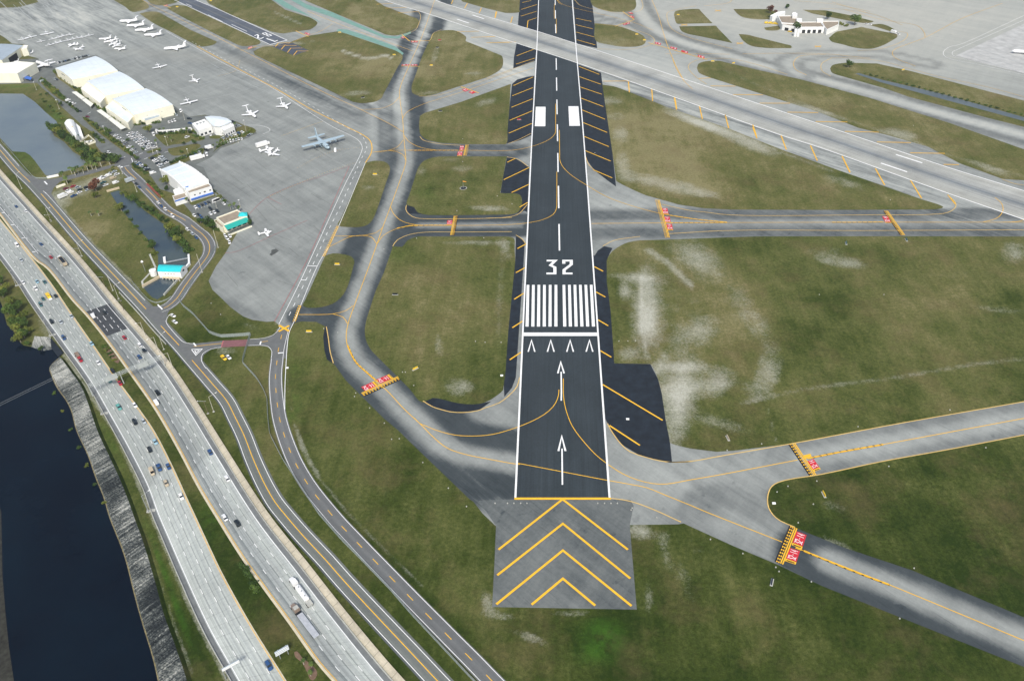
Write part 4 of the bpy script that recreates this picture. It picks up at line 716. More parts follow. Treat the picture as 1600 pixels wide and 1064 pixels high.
for lo, hi in ((0, 262), (303, 474), (575, 1200)):
    s = (Y > lo) & (Y < hi); m1.line(_sh(wf, -sgn*3.4)[s], .28, z=.15)
m1.px([(265,492),(259.5,502),(270,518),(281,530),(287,535),(296,537),(302,537.5)], .28); m1.px([(346,543),(330,546),(317,553),(315,564),(322,576)], .28)
m1.px([(67.5,299),(72,303)], .3); m1.px([(69.5,284),(74,289)], 1., False); m1.px([(302.5,536.5),(306.5,541.5)], .9, False); m1.px([(246.5,476.5),(254,484)], .9, False)
m1.px(K(240,480,6.15)((365,408),(468,405),(408,465),(365,408)), .5, False); m1.px(K(240,480,6.15)((395,418),(440,416),(410,445),(395,418)), .5, False)
m1.out('white_lines', WHITE, RF)
m1 = Marks(); X, Y = to_px(ws); m1.line(ws[2:], .32, dash=(4.2, 8.4), z=.15); m1.px([(302.5,542),(347,537)], .3, False); m1.px([(408,535),(419,533.5)], .3, False); m1.out('yellow_dashes', YEL, RS)
m1 = Marks(); sgn2 = 1 if (normals(ws)[30]@(np.array(P((560,600)))-ws[30])) > 0 else -1
m1.line(ws, .25, off=sgn2*3.3, z=.15); s = Y > 556; m1.line(_sh(ws, -sgn2*3.3)[s], .25, z=.15); m1.px([(436,508),(436.5,514),(427,524),(412,529),(391,530.5)], .25); m1.px([(388,540.5),(406,540),(419,542),(425,550),(424,560)], .25)
m1.px([(434.5,552.5),(443.5,551.5)], .9, False); m1.px([(408,534),(406.5,539)], .9, False); m1.out('white_lines', WHITE, RS)
m1 = Marks(); m1.px([(349,532.6),(346,542.6)], .6, False); m1.out('pink_bar', PINK, RS)
m1 = Marks(); X, Y = to_px(wl_)
for lo, hi in ((262, 281), (295, 346), (352, 482)):
    s = (Y > lo) & (Y < hi); m1.line(wl_[s], .35, z=.15)
m1.out('yellow_centreline', YEL, RL)
m1 = Marks(); 
for d in (3.7, -3.7): m1.line(_sh(wl_, d)[8:], .2, z=.15)
m1.out('white_lines', WHITE, RL)
ll = Marks()
for p in ((217,242,223,239.5),(190,248,196,245),(225,249.5,231,247),(257,239,263,237.5),(194,261,202,259),(205.5,248,207.5,254),(137,178.5,142,176)): ll.px([p[:2], p[2:]], .5, False)
for x0, y0, dx, dy, n in ((203,207,2.6,2.35,12),(213,206,2.4,2.3,11),(186,212,2.5,2.4,9),(345,219,4.1,-1.4,9),(305,326,4.4,-1.6,7)):
    for q_ in range(n): ll.px([(x0+dx*q_, y0+dy*q_), (x0+dx*q_+(3.5 if dy > 0 else 1.6), y0+dy*q_+(-1.0 if dy > 0 else 3.4))], .16, False)
ll.out('parking_lines', WHITE, bpy.data.objects['parking_asphalt'])
# ================================================================ THINGS: helpers
def proj(x, y, z):
    d = np.array([x-CX, y-CY, z-CH]); w = d@_f; return 800+F*(d@RT)/w, 532-F*(d@UP)/w
def height(base, top):
    x, y = P(base); best = min(((proj(x, y, z)[1]-top[1])**2+.3*(proj(x, y, z)[0]-top[0])**2, z) for z in np.arange(1.5, 26, .25)); return best[1]
def heading(a, b, z=0): A, Bv = P(a, z), P(b, z); return math.atan2(Bv[1]-A[1], Bv[0]-A[0])
ORD = ['', 'first', 'second', 'third', 'fourth', 'fifth', 'sixth', 'seventh', 'eighth', 'ninth', 'tenth', 'eleventh', 'twelfth', 'thirteenth', 'fourteenth', 'fifteenth', 'sixteenth', 'seventeenth', 'eighteenth', 'nineteenth', 'twentieth']
# ---- vehicles
def ring(x, w, z0, z1): return [(x, -w*.88, z0), (x, -w, z0+.16), (x, -w, z1-.14), (x, -w*.84, z1), (x, w*.84, z1), (x, w, z1-.14), (x, w, z0+.16), (x, w*.88, z0)]
VM = {}
def vmesh(kind, colr):
    if (kind, colr) in VM: return VM[kind, colr]
    pt = PAINT[colr]; b_ = MB(); g = MB(); wl = []; ex = []
    if kind in ('sedan', 'suv'):
        h = .86 if kind == 'sedan' else .98; H = 1.42 if kind == 'sedan' else 1.78; c = (-1.75, 1.05, -1.15, .35) if kind == 'sedan' else (-2.15, 1.05, -1.95, .45)
        b_.loft([ring(-2.38, .70, .38, h-.12), ring(-2.2, .86, .28, h), ring(-.4, .91, .24, h+.02), ring(1.1, .90, .24, h), ring(2.1, .84, .28, h-.16), ring(2.36, .64, .38, h-.28)])
        g.frus(c[0], c[1], .80, h-.02, c[2], c[3], .64, H); b_.frus(c[2]-.02, c[3]+.02, .66, H-.01, c[2]+.05, c[3]-.05, .60, H+.05); xs = (-1.45, 1.45)
    elif kind == 'pickup':
        h = .98; b_.loft([ring(-.45, .93, .35, h), ring(1.7, .92, .3, h), ring(2.5, .86, .34, h-.1), ring(2.72, .7, .4, h-.25)])
        b_.box(-2.7, -.45, -.93, -.83, .4, 1.05); b_.box(-2.7, -.45, .83, .93, .4, 1.05); b_.box(-2.72, -2.62, -.83, .83, .4, 1.05); b_.box(-2.62, -.45, -.83, .83, .4, .62)
        g.frus(-.55, 1.25, .84, h-.02, -.4, .7, .70, 1.72); b_.frus(-.42, .72, .71, 1.71, -.36, .66, .66, 1.77); xs = (-1.75, 1.8)
    elif kind == 'van':
        b_.loft([ring(-2.6, .92, .35, 2.0), ring(-2.5, .96, .3, 2.08), ring(1.1, .96, .3, 2.08), ring(1.75, .94, .3, 1.15), ring(2.5, .88, .3, 1.0), ring(2.65, .75, .36, .8)])
        g.add([(1.16, -.82, 2.02), (1.16, .82, 2.02), (1.80, .86, 1.18), (1.80, -.86, 1.18)], [(0, 1, 2, 3), (3, 2, 1, 0)]); g.box(.2, .95, -.975, -.965, 1.25, 1.8); g.box(.2, .95, .965, .975, 1.25, 1.8); xs = (-1.7, 1.8)
    elif kind == 'box_truck':
        b_.box(-4., 1.6, -1.2, 1.2, .9, 3.5); b_.loft([ring(1.75, 1.05, .5, 2.4), ring(2.9, 1.02, .5, 2.3), ring(3.3, .98, .5, 1.4), ring(3.5, .9, .55, 1.2)]); g.add([(2.92, -.9, 2.25), (2.92, .9, 2.25), (3.34, .92, 1.45), (3.34, -.92, 1.45)], [(0, 1, 2, 3), (3, 2, 1, 0)]); xs = (-2.8, 2.7)
    w_m = MB().tube((0, -.11, 0), (0, .11, 0), .34, n=10)
    VM[kind, colr] = (b_.me('body', pt), g.me('window_glass', GLASS), VM.setdefault('wheel', w_m.me('wheel', TYRE)), xs); return VM[kind, colr]
KN = {'sedan': 'car', 'suv': 'suv', 'pickup': 'pickup_truck', 'van': 'van', 'box_truck': 'box_truck'}
def vehicle(pos, rz, kind, colr, label, group=None, wheels=True, nm='parked_', sc=1.):
    b_, g, w, xs = vmesh(kind, colr); x, y = pos
    t = empty(nm+KN[kind], (x, y, .13), rz, label, KN[kind].replace('_', ' '), group); t.scale = (sc, sc, sc)
    link('body', b_, None, t); link('window_glass', g, None, t)
    if wheels:
        for sx in xs:
            for sy in (-.80, .80): o = link('wheel', w, None, t); o.location = (sx, sy, .34)
    return t
def tangent(w, p):
    i = int(np.argmin(((w-np.array(p))**2).sum(1))); i = min(max(i, 1), len(w)-2); d = w[i+1]-w[i-1]; return math.atan2(d[1], d[0])
amid, bmid = mid(al, ar, .5), mid(bl, br, .5)
k24, k13, k38, k891 = k(240, 640), k(130, 800), k(380, 800), k(240, 891)
HV = [  # carriageway, position, kind, colour, label
 ('A', c5(165,390), 'van', 'w', 'white van near the median, highest white vehicle of the left carriageway'), ('A', c5(203,532), 'sedan', 's', 'silver car in the third lane below the highest white van'),
 ('A', c5(222,748), 'sedan', 'w', 'white car alone in the outer lane beside the river side light pole'), ('A', c5(355,738), 'sedan', 'l', 'pale blue car just left of a dark car near the median'),
 ('A', c5(428,742), 'sedan', 'e', 'dark teal car next to the median just right of a pale blue car'), ('A', c5(342,806), 'pickup', 'w', 'white pickup truck in the middle lane ahead of the yellow truck'),
 ('A', c5(535,876), 'sedan', 'k', 'black car beside the median just right of the yellow truck'), ('A', c5(413,903), 'sedan', 'e', 'dark teal car just left of the yellow truck'),
 ('A', c5(390,960), 'suv', 'e', 'dark teal suv just below the yellow truck'), ('A', c7(495,140), 'suv', 'k', 'black suv in the outer lane near the short rock slope'),
 ('A', c7(583,143), 'sedan', 's', 'silver car just right of a black suv, level with the short rock slope'), ('A', c7(685,88), 'sedan', 's', 'silver car by the median across from the dark asphalt patch'),
 ('A', c7(612,295), 'suv', 'b', 'dark blue suv in the outer lane beside the river corner'), ('A', c7(880,350), 'sedan', 'l', 'pale blue car by the median above the gantry'),
 ('A', c7(770,503), 'pickup', 'r', 'red pickup truck pulling a small open trailer'), ('A', c7(945,533), 'sedan', 'w', 'white car with dark roof in mid carriageway above the gantry'),
 ('A', c7(1080,610), 'sedan', 'k', 'black car by the median directly above the gantry'), ('A', c7(1052,703), 'sedan', 'e', 'dark teal car directly below the gantry'),
 ('A', c7(1153,728), 'sedan', 'r', 'red car by the median directly below the gantry'), ('A', c7(1142,960), 'pickup', 'c', 'green pickup truck in the second lane below the gantry'),
 ('A', c7(1295,940), 'sedan', 'w', 'white car with black roof near the median below the gantry'), ('A', (210.5,659.5), 'suv', 'k', 'black suv just left of a silver car below the gantry'),
 ('A', (224.5,658), 'sedan', 's', 'silver car near the median beside a black suv'), ('A', (242.5,690), 'sedan', 'l', 'light blue car near the median above a black car'),
 ('A', (233.5,702), 'sedan', 'k', 'black car in the third lane just below a light blue car'), ('A', (237.5,737), 'van', 't', 'tan van in the second lane just left of a blue pickup'),
 ('A', (248.5,730.5), 'pickup', 'b', 'blue pickup truck with a dark bed between a tan van and a blue car'), ('A', (263,728.6), 'sedan', 'b', 'dark blue car beside the median right of the blue pickup'),
 ('A', (259.5,754.6), 'sedan', 't', 'tan car where the paler concrete of the left carriageway begins'), ('A', (283,775.5), 'sedan', 'w', 'lone white car by the median on the paler concrete'),
 ('A', (420,1039.5), 'suv', 'b', 'dark blue suv near the bottom of the left carriageway'),
 ('B', (25,322.5), 'sedan', 'b', 'dark blue car highest in the right carriageway'), ('B', (40,330), 'sedan', 'w', 'white car highest in the outer lane of the right carriageway'),
 ('B', c5(393,378), 'sedan', 'b', 'bright blue car above the red car on the right carriageway'), ('B', c5(487,502), 'sedan', 'r', 'red car just left of the dark dump truck'),
 ('B', c7(893,85), 'van', 'w', 'white van on the left of the dark asphalt patch'), ('B', c7(1005,50), 'suv', 'k', 'black suv on the dark asphalt patch'),
 ('B', c7(1193,290), 'sedan', 'r', 'red car just below the dark asphalt patch'), ('B', c7(1340,362), 'suv', 'w', 'white suv towing a dark trailer in the outer lane'),
 ('B', c7(1337,475), 'sedan', 'b', 'dark blue car just above the gantry on the right carriageway'), ('B', c7(1512,820), 'pickup', 'k', 'black pickup truck below the gantry on the right carriageway'),
 ('B', c7(1500,915), 'van', 'w', 'white van beside the median just below a black pickup'), ('B', (328,706), 'sedan', 'b', 'dark blue car in the outer lane by the tan concrete slope'),
 ('B', (354.6,747), 'sedan', 'w', 'white car in the outer lane by the tan concrete slope'), ('B', (351,808), 'sedan', 'w', 'white car near the median just left of a long black car'), ('B', (370.5,817), 'suv', 'k', 'long black suv just right of a white car'),
]
for cw, pp, kd, cl, lb in HV:
    p = P(pp, .7); w = amid if cw == 'A' else bmid; t = tangent(w, p); down = W(*pp)[0]; dv = math.sin(t)
    rz = t if ((dv < 0) == (cw == 'A')) else t+math.pi
    vehicle(p, rz, kd, cl, lb, 'vehicles driving on the highway', True, 'moving_', 1.0)
# trucks built piece by piece
def big(pos, rz, name, label, cat): return empty(name, (*pos, .13), rz, label, cat, 'vehicles driving on the highway')
def wheels(t, xs, y=1.05, r=.5):
    me = MB().tube((0, -.2, 0), (0, .2, 0), r, n=12).me('wheel', TYRE)
    for x in xs:
        for s in (-y, y): o = link('wheel', me, None, t); o.location = (x, s, r)
def place_on(w, pp, cw, z=1.): p = P(pp, z); t = tangent(w, p); return p, (t if ((math.sin(t) < 0) == (cw == 'A')) else t+math.pi)
p, rz = place_on(bmid, c5(600, 545), 'B'); t = big(p, rz, 'dump_truck', 'dump truck with a dark load in a tan body and a white cab', 'dump truck')
MB().loft([ring(5.0, 1.15, .6, 2.7), ring(6.6, 1.12, .6, 2.6), ring(7.2, 1.0, .6, 1.6)]).obj('cab', PAINT['w'], t); MB().box(6.3, 6.72, -1.0, 1.0, 1.8, 2.5).obj('window_glass', GLASS, t)
tb = MB(); tb.box(-6.4, 4.6, -1.3, -1.15, 1.0, 2.9); tb.box(-6.4, 4.6, 1.15, 1.3, 1.0, 2.9); tb.box(-7.6, -6.4, -1.3, 1.3, 1.0, 2.9); tb.box(4.45, 4.6, -1.15, 1.15, 1.0, 2.9); tb.box(-6.4, 4.45, -1.15, 1.15, 1.0, 1.3); tb.obj('trailer_body', PAINT['t'], t); MB().box(-6.38, 4.43, -1.13, 1.13, 1.32, 2.5).obj('load', SHOULD, t); wheels(t, (-6, -4.7, 3, 6.2))
p, rz = place_on(amid, c5(470, 885), 'A'); t = big(p, rz, 'tow_truck', 'bright yellow truck carrying a pale flatbed, between two dark cars', 'truck')
MB().loft([ring(-3.6, 1.1, .6, 2.4), ring(-.2, 1.1, .6, 2.5)]).obj('cargo_box', PAINT['y'], t); MB().loft([ring(.0, 1.05, .6, 2.4), ring(1.3, 1.0, .6, 2.3), ring(2.6, .95, .6, 1.4)]).obj('cab', PAINT['y'], t); MB().frus(1.1, 1.9, .85, 1.7, 1.05, 1.35, .8, 2.33).obj('window_glass', GLASS, t); MB().box(2.65, 4.6, -1., 1., .6, 1.15).obj('flatbed', PAINT['w'], t); wheels(t, (-2.6, 1.9), .95, .45)
p, rz = place_on(amid, c7(741, 458), 'A'); t = big(p, rz, 'open_trailer', 'small open brown trailer behind the red pickup truck', 'trailer'); tb = MB(); tb.box(-2.3, 2.3, -1.05, 1.05, .5, .7)
for a_ in ((-2.3, 2.3, -1.05, -.97), (-2.3, 2.3, .97, 1.05), (-2.3, -2.2, -.97, .97), (2.2, 2.3, -.97, .97)): tb.box(*a_, .7, 1.5)
tb.obj('trailer_bed', PAINT['n'], t); MB().box(2.3, 3.8, -.08, .08, .5, .65).obj('drawbar', GREYM, t); wheels(t, (-.2,), 1.15, .35)
p, rz = place_on(bmid, c7(1383, 415), 'B'); t = big(p, rz, 'loaded_trailer', 'dark loaded trailer pulled by the white suv', 'trailer'); MB().box(-2.6, 2.0, -1.0, 1.0, .5, .8).obj('trailer_bed', GREYM, t); MB().loft([ring(-2.3, .8, .8, 1.5), ring(0, .95, .8, 1.7), ring(1.7, .7, .8, 1.4)]).obj('load', PAINT['k'], t); wheels(t, (-.6,), 1.1, .35)
hx = heading((490,945), (455,897))
p = P((470,924), 1.5); t = big(p, hx, 'tanker_truck', 'white truck with a long white tank trailer beside the outer lane', 'tanker truck')
def cab(t, x, m):
    MB().loft([ring(x, 1.2, .7, 3.0), ring(x+2.4, 1.2, .7, 2.9), ring(x+3.1, 1.15, .7, 1.9), ring(x+4.6, .95, .7, 1.7), ring(x+4.9, .75, .8, 1.4)]).obj('cab', m, t); MB().add([(x+2.45, -1., 2.85), (x+2.45, 1., 2.85), (x+3.14, 1.02, 2.0), (x+3.14, -1.02, 2.0)], [(0, 1, 2, 3)]).obj('window_glass', GLASS, t)
cab(t, 4.4, PAINT['w']); MB().box(-9., 4.2, -.7, .7, .8, 1.1).obj('chassis', GREYM, t)
def oval(x, w, h, z=2.1): return [(x, w*math.cos(a_), z+h*math.sin(a_)) for a_ in [2*math.pi*q_/14 for q_ in range(14)]]
MB().loft([oval(-6.0, .9, .7), oval(-5.6, 1.25, 1.05), oval(2.6, 1.25, 1.05), oval(3.1, .9, .7)]).obj('tank', PAINT['w'], t); MB().box(-8.8, -6.2, -1.15, 1.15, 1.1, 1.9).obj('rear_frame', CONC, t)
hb_ = MB()
for q_ in (-4.2, -1.2, 1.4): hb_.tube((q_, 0, 3.1), (q_, 0, 3.25), .35, n=10)
hb_.obj('hatch', GREYM, t); wheels(t, (-8, -6.7, 3.9, 5.0, 8.3))
p = P((475,968), 1.5); hx2 = heading((494,992), (456,942)); t = big(p, hx2, 'flatbed_truck', 'brown truck pulling a long grey flatbed trailer', 'flatbed truck')
cab(t, 5.2, PAINT['n']); MB().box(5.3, 7.2, -1.0, 1.0, 3.02, 3.2).obj('cab_roof', CONC, t); fb = MB().box(-10.2, 3.8, -1.25, 1.25, 1.1, 1.4)
for y in (-.8, -.25, .3, .85): fb.box(-10.1, 3.7, y-.06, y+.06, 1.4, 1.5)
fb.obj('flatbed', plain('flatbed_grey', (.42,.44,.47), .6), t); MB().box(3.85, 4.9, -1.1, 1.1, 1.0, 1.4).obj('coupling', PAINT['k'], t); wheels(t, (-9, -7.7, 4.2, 5.3, 8.9))
# ---- parked cars
def row(cols, p0, p1, hd, place, end, group, kind='sedan', pts=None):
    n = len(cols); pts = pts or [(p0[0]+(p1[0]-p0[0])*i/(n-1), p0[1]+(p1[1]-p0[1])*i/(n-1)) for i in range(n)]; rz = heading((p0[0], p0[1]), (p0[0]+hd[0], p0[1]+hd[1]))
    for i, (c_, pp) in enumerate(zip(cols, pts)):
        kd = random.choice(['sedan', 'sedan', 'suv']) if kind == 'sedan' else kind
        vehicle(P(pp, .6), rz+random.uniform(-.05, .05)+(math.pi if random.random() < .5 else 0), kd, c_, '%s %s %s, %s from the %s' % (CARN[c_], 'car' if kd == 'sedan' else kd, place, ORD[i+1], end), group, False)
row('wkskbkksskwkskkks', (90,98.5), (138.5,87), (1,1.2), 'in the row behind the arched hangars', 'left end', 'cars parked behind the hangars')
row('wwwswwwsw', (201.5,210.5), (229.5,233), (2.4,-.9), 'in the long white double row, front file', 'far end', 'cars parked in the double row')
row('wswwwwkww', (206.5,208.5), (235,231), (2.4,-.9), 'in the long white double row, rear file', 'far end', 'cars parked in the double row')
row('wwwswwgw', (213.5,209.5), (242,230.5), (2.4,-.9), 'in the file below the palm lawn', 'far end', 'cars parked below the palm lawn')
row('wwwswwsw', None, None, (2.4,-.9), 'along the hedge of the hangar lot', 'far end', 'cars parked along the lot hedge', pts=None) if False else None
row('wwwgwws', (181,212), (211.5,239), (2.4,-.9), 'along the hedge of the hangar lot', 'far end', 'cars parked along the lot hedge')
row('www', (264,191.6), (273.2,188.8), (1,1.1), 'in the short row beside the hangar corner', 'left end', 'cars parked by the hangar corner')
row('sbwsksk', (214,255), (231,265.5), (2.4,-.9), 'in the hedge corner lot above the street', 'far end', 'cars parked in the hedge corner lot')
row('kwwkws', (239,247.5), (252,260), (2.4,-.9), 'in the left file behind the blue trimmed hangar', 'far end', 'cars parked behind the blue trimmed hangar')
row('wsskw', (251,245.5), (261,254.5), (2.4,-.9), 'in the right file behind the blue trimmed hangar', 'far end', 'cars parked behind the blue trimmed hangar')
row('kbwbw', (212,286.5), (258,326.5), (1,.95), 'parallel parked along the canal street', 'upper end', 'cars parked along the canal street', pts=[(213,287.5),(217.5,292.5),(247,316.5),(252,322),(258,327)])
row('wwsb', (269.5,337.5), (306,371), (1,.85), 'at the lower kerb of the canal street', 'upper end', 'cars parked along the canal street', pts=[(269.5,337.6),(292.5,358.5),(300.5,365.5),(306.5,371.5)])
row('wbkbk', (305.5,324), (326,316), (1,1.1), 'in front of the blue trimmed hangar', 'left end', 'cars parked before the blue trimmed hangar')
row('kwwk', (329,326.5), (339.5,330), (1,.9), 'in the centre island of the tan building lot', 'left end', 'cars parked on the lot island', pts=[(329,326.5),(329,334),(335,332),(339.7,330)])
row('wkb', (303.5,336.5), (314.5,339.5), (1,.9), 'beside the kerb near the street entrance', 'left end', 'cars parked near the street entrance', pts=[(303.5,336.8),(309.5,335),(314.5,339.6)])
row('w', (350,318.5), (350,318.5), (1,.9), 'alone at the apron fence of the lot', 'left', 'cars parked near the street entrance', pts=[(350,318.6)])
row('swwwsww', (351.5,223), (377.8,216.8), (.2,1), 'in the terminal lot, near row', 'left end', 'cars parked in the terminal lot')
row('sgswbw', (348.5,216), (378.5,206.5), (1,.35), 'in the terminal lot, far row', 'left end', 'cars parked in the terminal lot')
row('gs', (387.5,213.4), (391.5,210.4), (1,-.6), 'at the tip of the terminal lot', 'left end', 'cars parked in the terminal lot')
row('sk', (373.5,196.8), (364.5,191), (1,.4), 'behind the terminal beside the apron', 'right end', 'cars parked beside the apron')
row('skbs', (289,244.6), (311,238.5), (1,.3), 'behind the hedge facing the apron', 'left end', 'cars parked behind the apron hedge')
row('mr', None, None, (1,-.45), 'on the grass lot by the canal', 'left end', 'cars parked on the grass lot', pts=[(102.6,294.7),(114,291)]) if False else None
for i, (pp, c_, kd, d) in enumerate([((102.6,294.7),'m','sedan','by the sign wall'),((114,291.2),'r','sedan','above a white pair'),((106.3,298),'w','sedan','below the maroon car'),((110.2,301),'w','van','above the blue car'),((99.3,307.8),'w','box_truck','nearest the frontage road'),
   ((115.3,306),'b','pickup','at the lower edge'),((122,293),'s','suv','in a tight group'),((124.5,296.5),'k','sedan','under a silver suv'),((124.3,300.8),'w','sedan','at the bottom of a tight group'),((135.5,293),'k','suv','left of the russet tree'),((137.3,296.6),'s','sedan','touching the black suv'),((148.6,280.4),'r','sedan','at the end of the white row'),
   ((157.3,280.3),'w','van','next to the lone red car'),((160,277.2),'w','suv','second in the white row'),((165,276.4),'w','sedan','third in the white row'),((170,274.2),'w','van','fourth in the white row'),((172.3,270.8),'s','sedan','upper middle of the white row'),((179,268),'s','sedan','at the upper end of the white row'),((182.6,272.6),'w','suv','by the lamp post'),
   ((177,278.6),'t','van','between two white vans'),((181,285.6),'w','van','above the canal head wall'),((161.3,285.4),'e','pickup','right of the russet tree'),((165,289.2),'w','sedan','right of the russet tree')]):
    vehicle(P(pp, .7), heading(pp, (pp[0]+2.4, pp[1]-1))+random.uniform(-.1, .1), kd, c_, '%s %s on the grass lot, %s' % (CARN[c_], KN[kd].replace('_', ' ') if kd != 'sedan' else 'car', d), 'vehicles parked on the grass lot', False)
for pp, c_, kd, d, hd in [((188,260.8),'w','sedan','crossing the street junction beside the grass lot',(1,.15)),((170.5,238.8),'w','suv','alone on the lot beside the pond trees',(1,.3)),((106.5,157),'w','van','highest of three white vehicles beside the pond hedge',(2,-.7)),((110.6,161),'w','suv','middle of three white vehicles beside the pond hedge',(2,-.7)),((115.4,162.5),'w','suv','lowest of three white vehicles beside the pond hedge',(2,-.7)),
   ((125,174),'k','sedan','against the hedge left of the carports',(2,.4)),((136.6,182.5),'m','sedan','at the hedge end below the carports',(2,.4)),((88.8,124.5),'k','sedan','beside the first arched hangar',(1,.5)),((85.5,124),'s','sedan','behind a black car beside the first arched hangar',(1,.5)),((66.7,127.6),'s','van','by the cream hangar road',(2,-.5)),((270,493),'w','sedan','upper one of two on grass by the gate road',(1,.5)),((273.3,502.8),'w','sedan','lower one of two on grass by the gate road',(1,.7)),
   ((349.5,559),'y','pickup','on the grass beside the red road surface',(1,1)),((357.3,558),'w','sedan','beside the yellow pickup on the grass',(1,1)),((351.7,367.7),'w','sedan','upper left of four white cars on the apron edge',(.6,1)),((359,368.8),'w','sedan','upper right of four white cars on the apron edge',(1,1.1)),((354.8,372.6),'w','suv','middle of the white cars on the apron edge',(1,.9)),((358.6,378.6),'w','sedan','lowest of the white cars on the apron edge',(.1,1)),
   ((239,270.5),'w','van','alone beside the blue trimmed hangar',(2.4,-.7)),((204,283),'s','box_truck','with a flat bed at the canal street kerb',(2,-.7)),((296,186),'k','suv','on the apron beside the terminal',(1,0)),((297,192.7),'b','sedan','at the left end of the terminal wall',(1,.1)),((328.8,211),'w','suv','under the terminal entrance canopy',(.5,1)),((292.6,214.4),'w','suv','on the loop drive by the palm lawn',(2,-.8)),
   ((328,232),'w','box_truck','at the loop drive mouth near the apron',(2,-.6)),((323,234.5),'k','suv','touching the white truck at the drive mouth',(1,.2)),((323.3,242),'w','van','on the apron edge below the drive mouth',(.3,1)),((282.5,174),'w','van','at the hangar corner next to a light mast',(.2,1)),((275.5,180),'s','suv','at the foot of the hangar corner',(1,.6)),((240,210.5),'w','van','on the lane left of the palm lawn',(.4,1)),
   ((524,235.5),'w','van','on the apron just ahead of the grey transport plane',(0,1)),((1242,22),'w','van','behind the fire station',(1,0)),((1354,38),'w','sedan','left one on the fire station drive',(1,.2)),((1359.5,38.5),'w','sedan','right one on the fire station drive',(1,.2)),((1397,52.3),'w','box_truck','leaving the fire station drive',(1,.25)),((1403.5,53.6),'w','sedan','ahead of the truck leaving the fire station',(1,.25)),
   ((1198,36.5),'y','van','left of three at the fire station',(1,0)),((1205,36.8),'y','van','middle of three at the fire station',(1,.1)),((1212,37.6),'y','van','right of three at the fire station',(1,.2)),((1277.5,50),'y','pickup','leaving a fire station bay',(1,.4)),((1225.5,46.5),'k','suv','before the fire station bays',(1,.1)),((1234,49.5),'y','sedan','beside the fire station tree',(1,.1))]:
    vehicle(P(pp, .7), heading(pp, (pp[0]+hd[0], pp[1]+hd[1])), kd, c_, '%s %s %s' % (CARN[c_], KN[kd].replace('_', ' ') if kd != 'sedan' else 'car', d), 'vehicles standing around the airfield', False, 'parked_', 1.0)
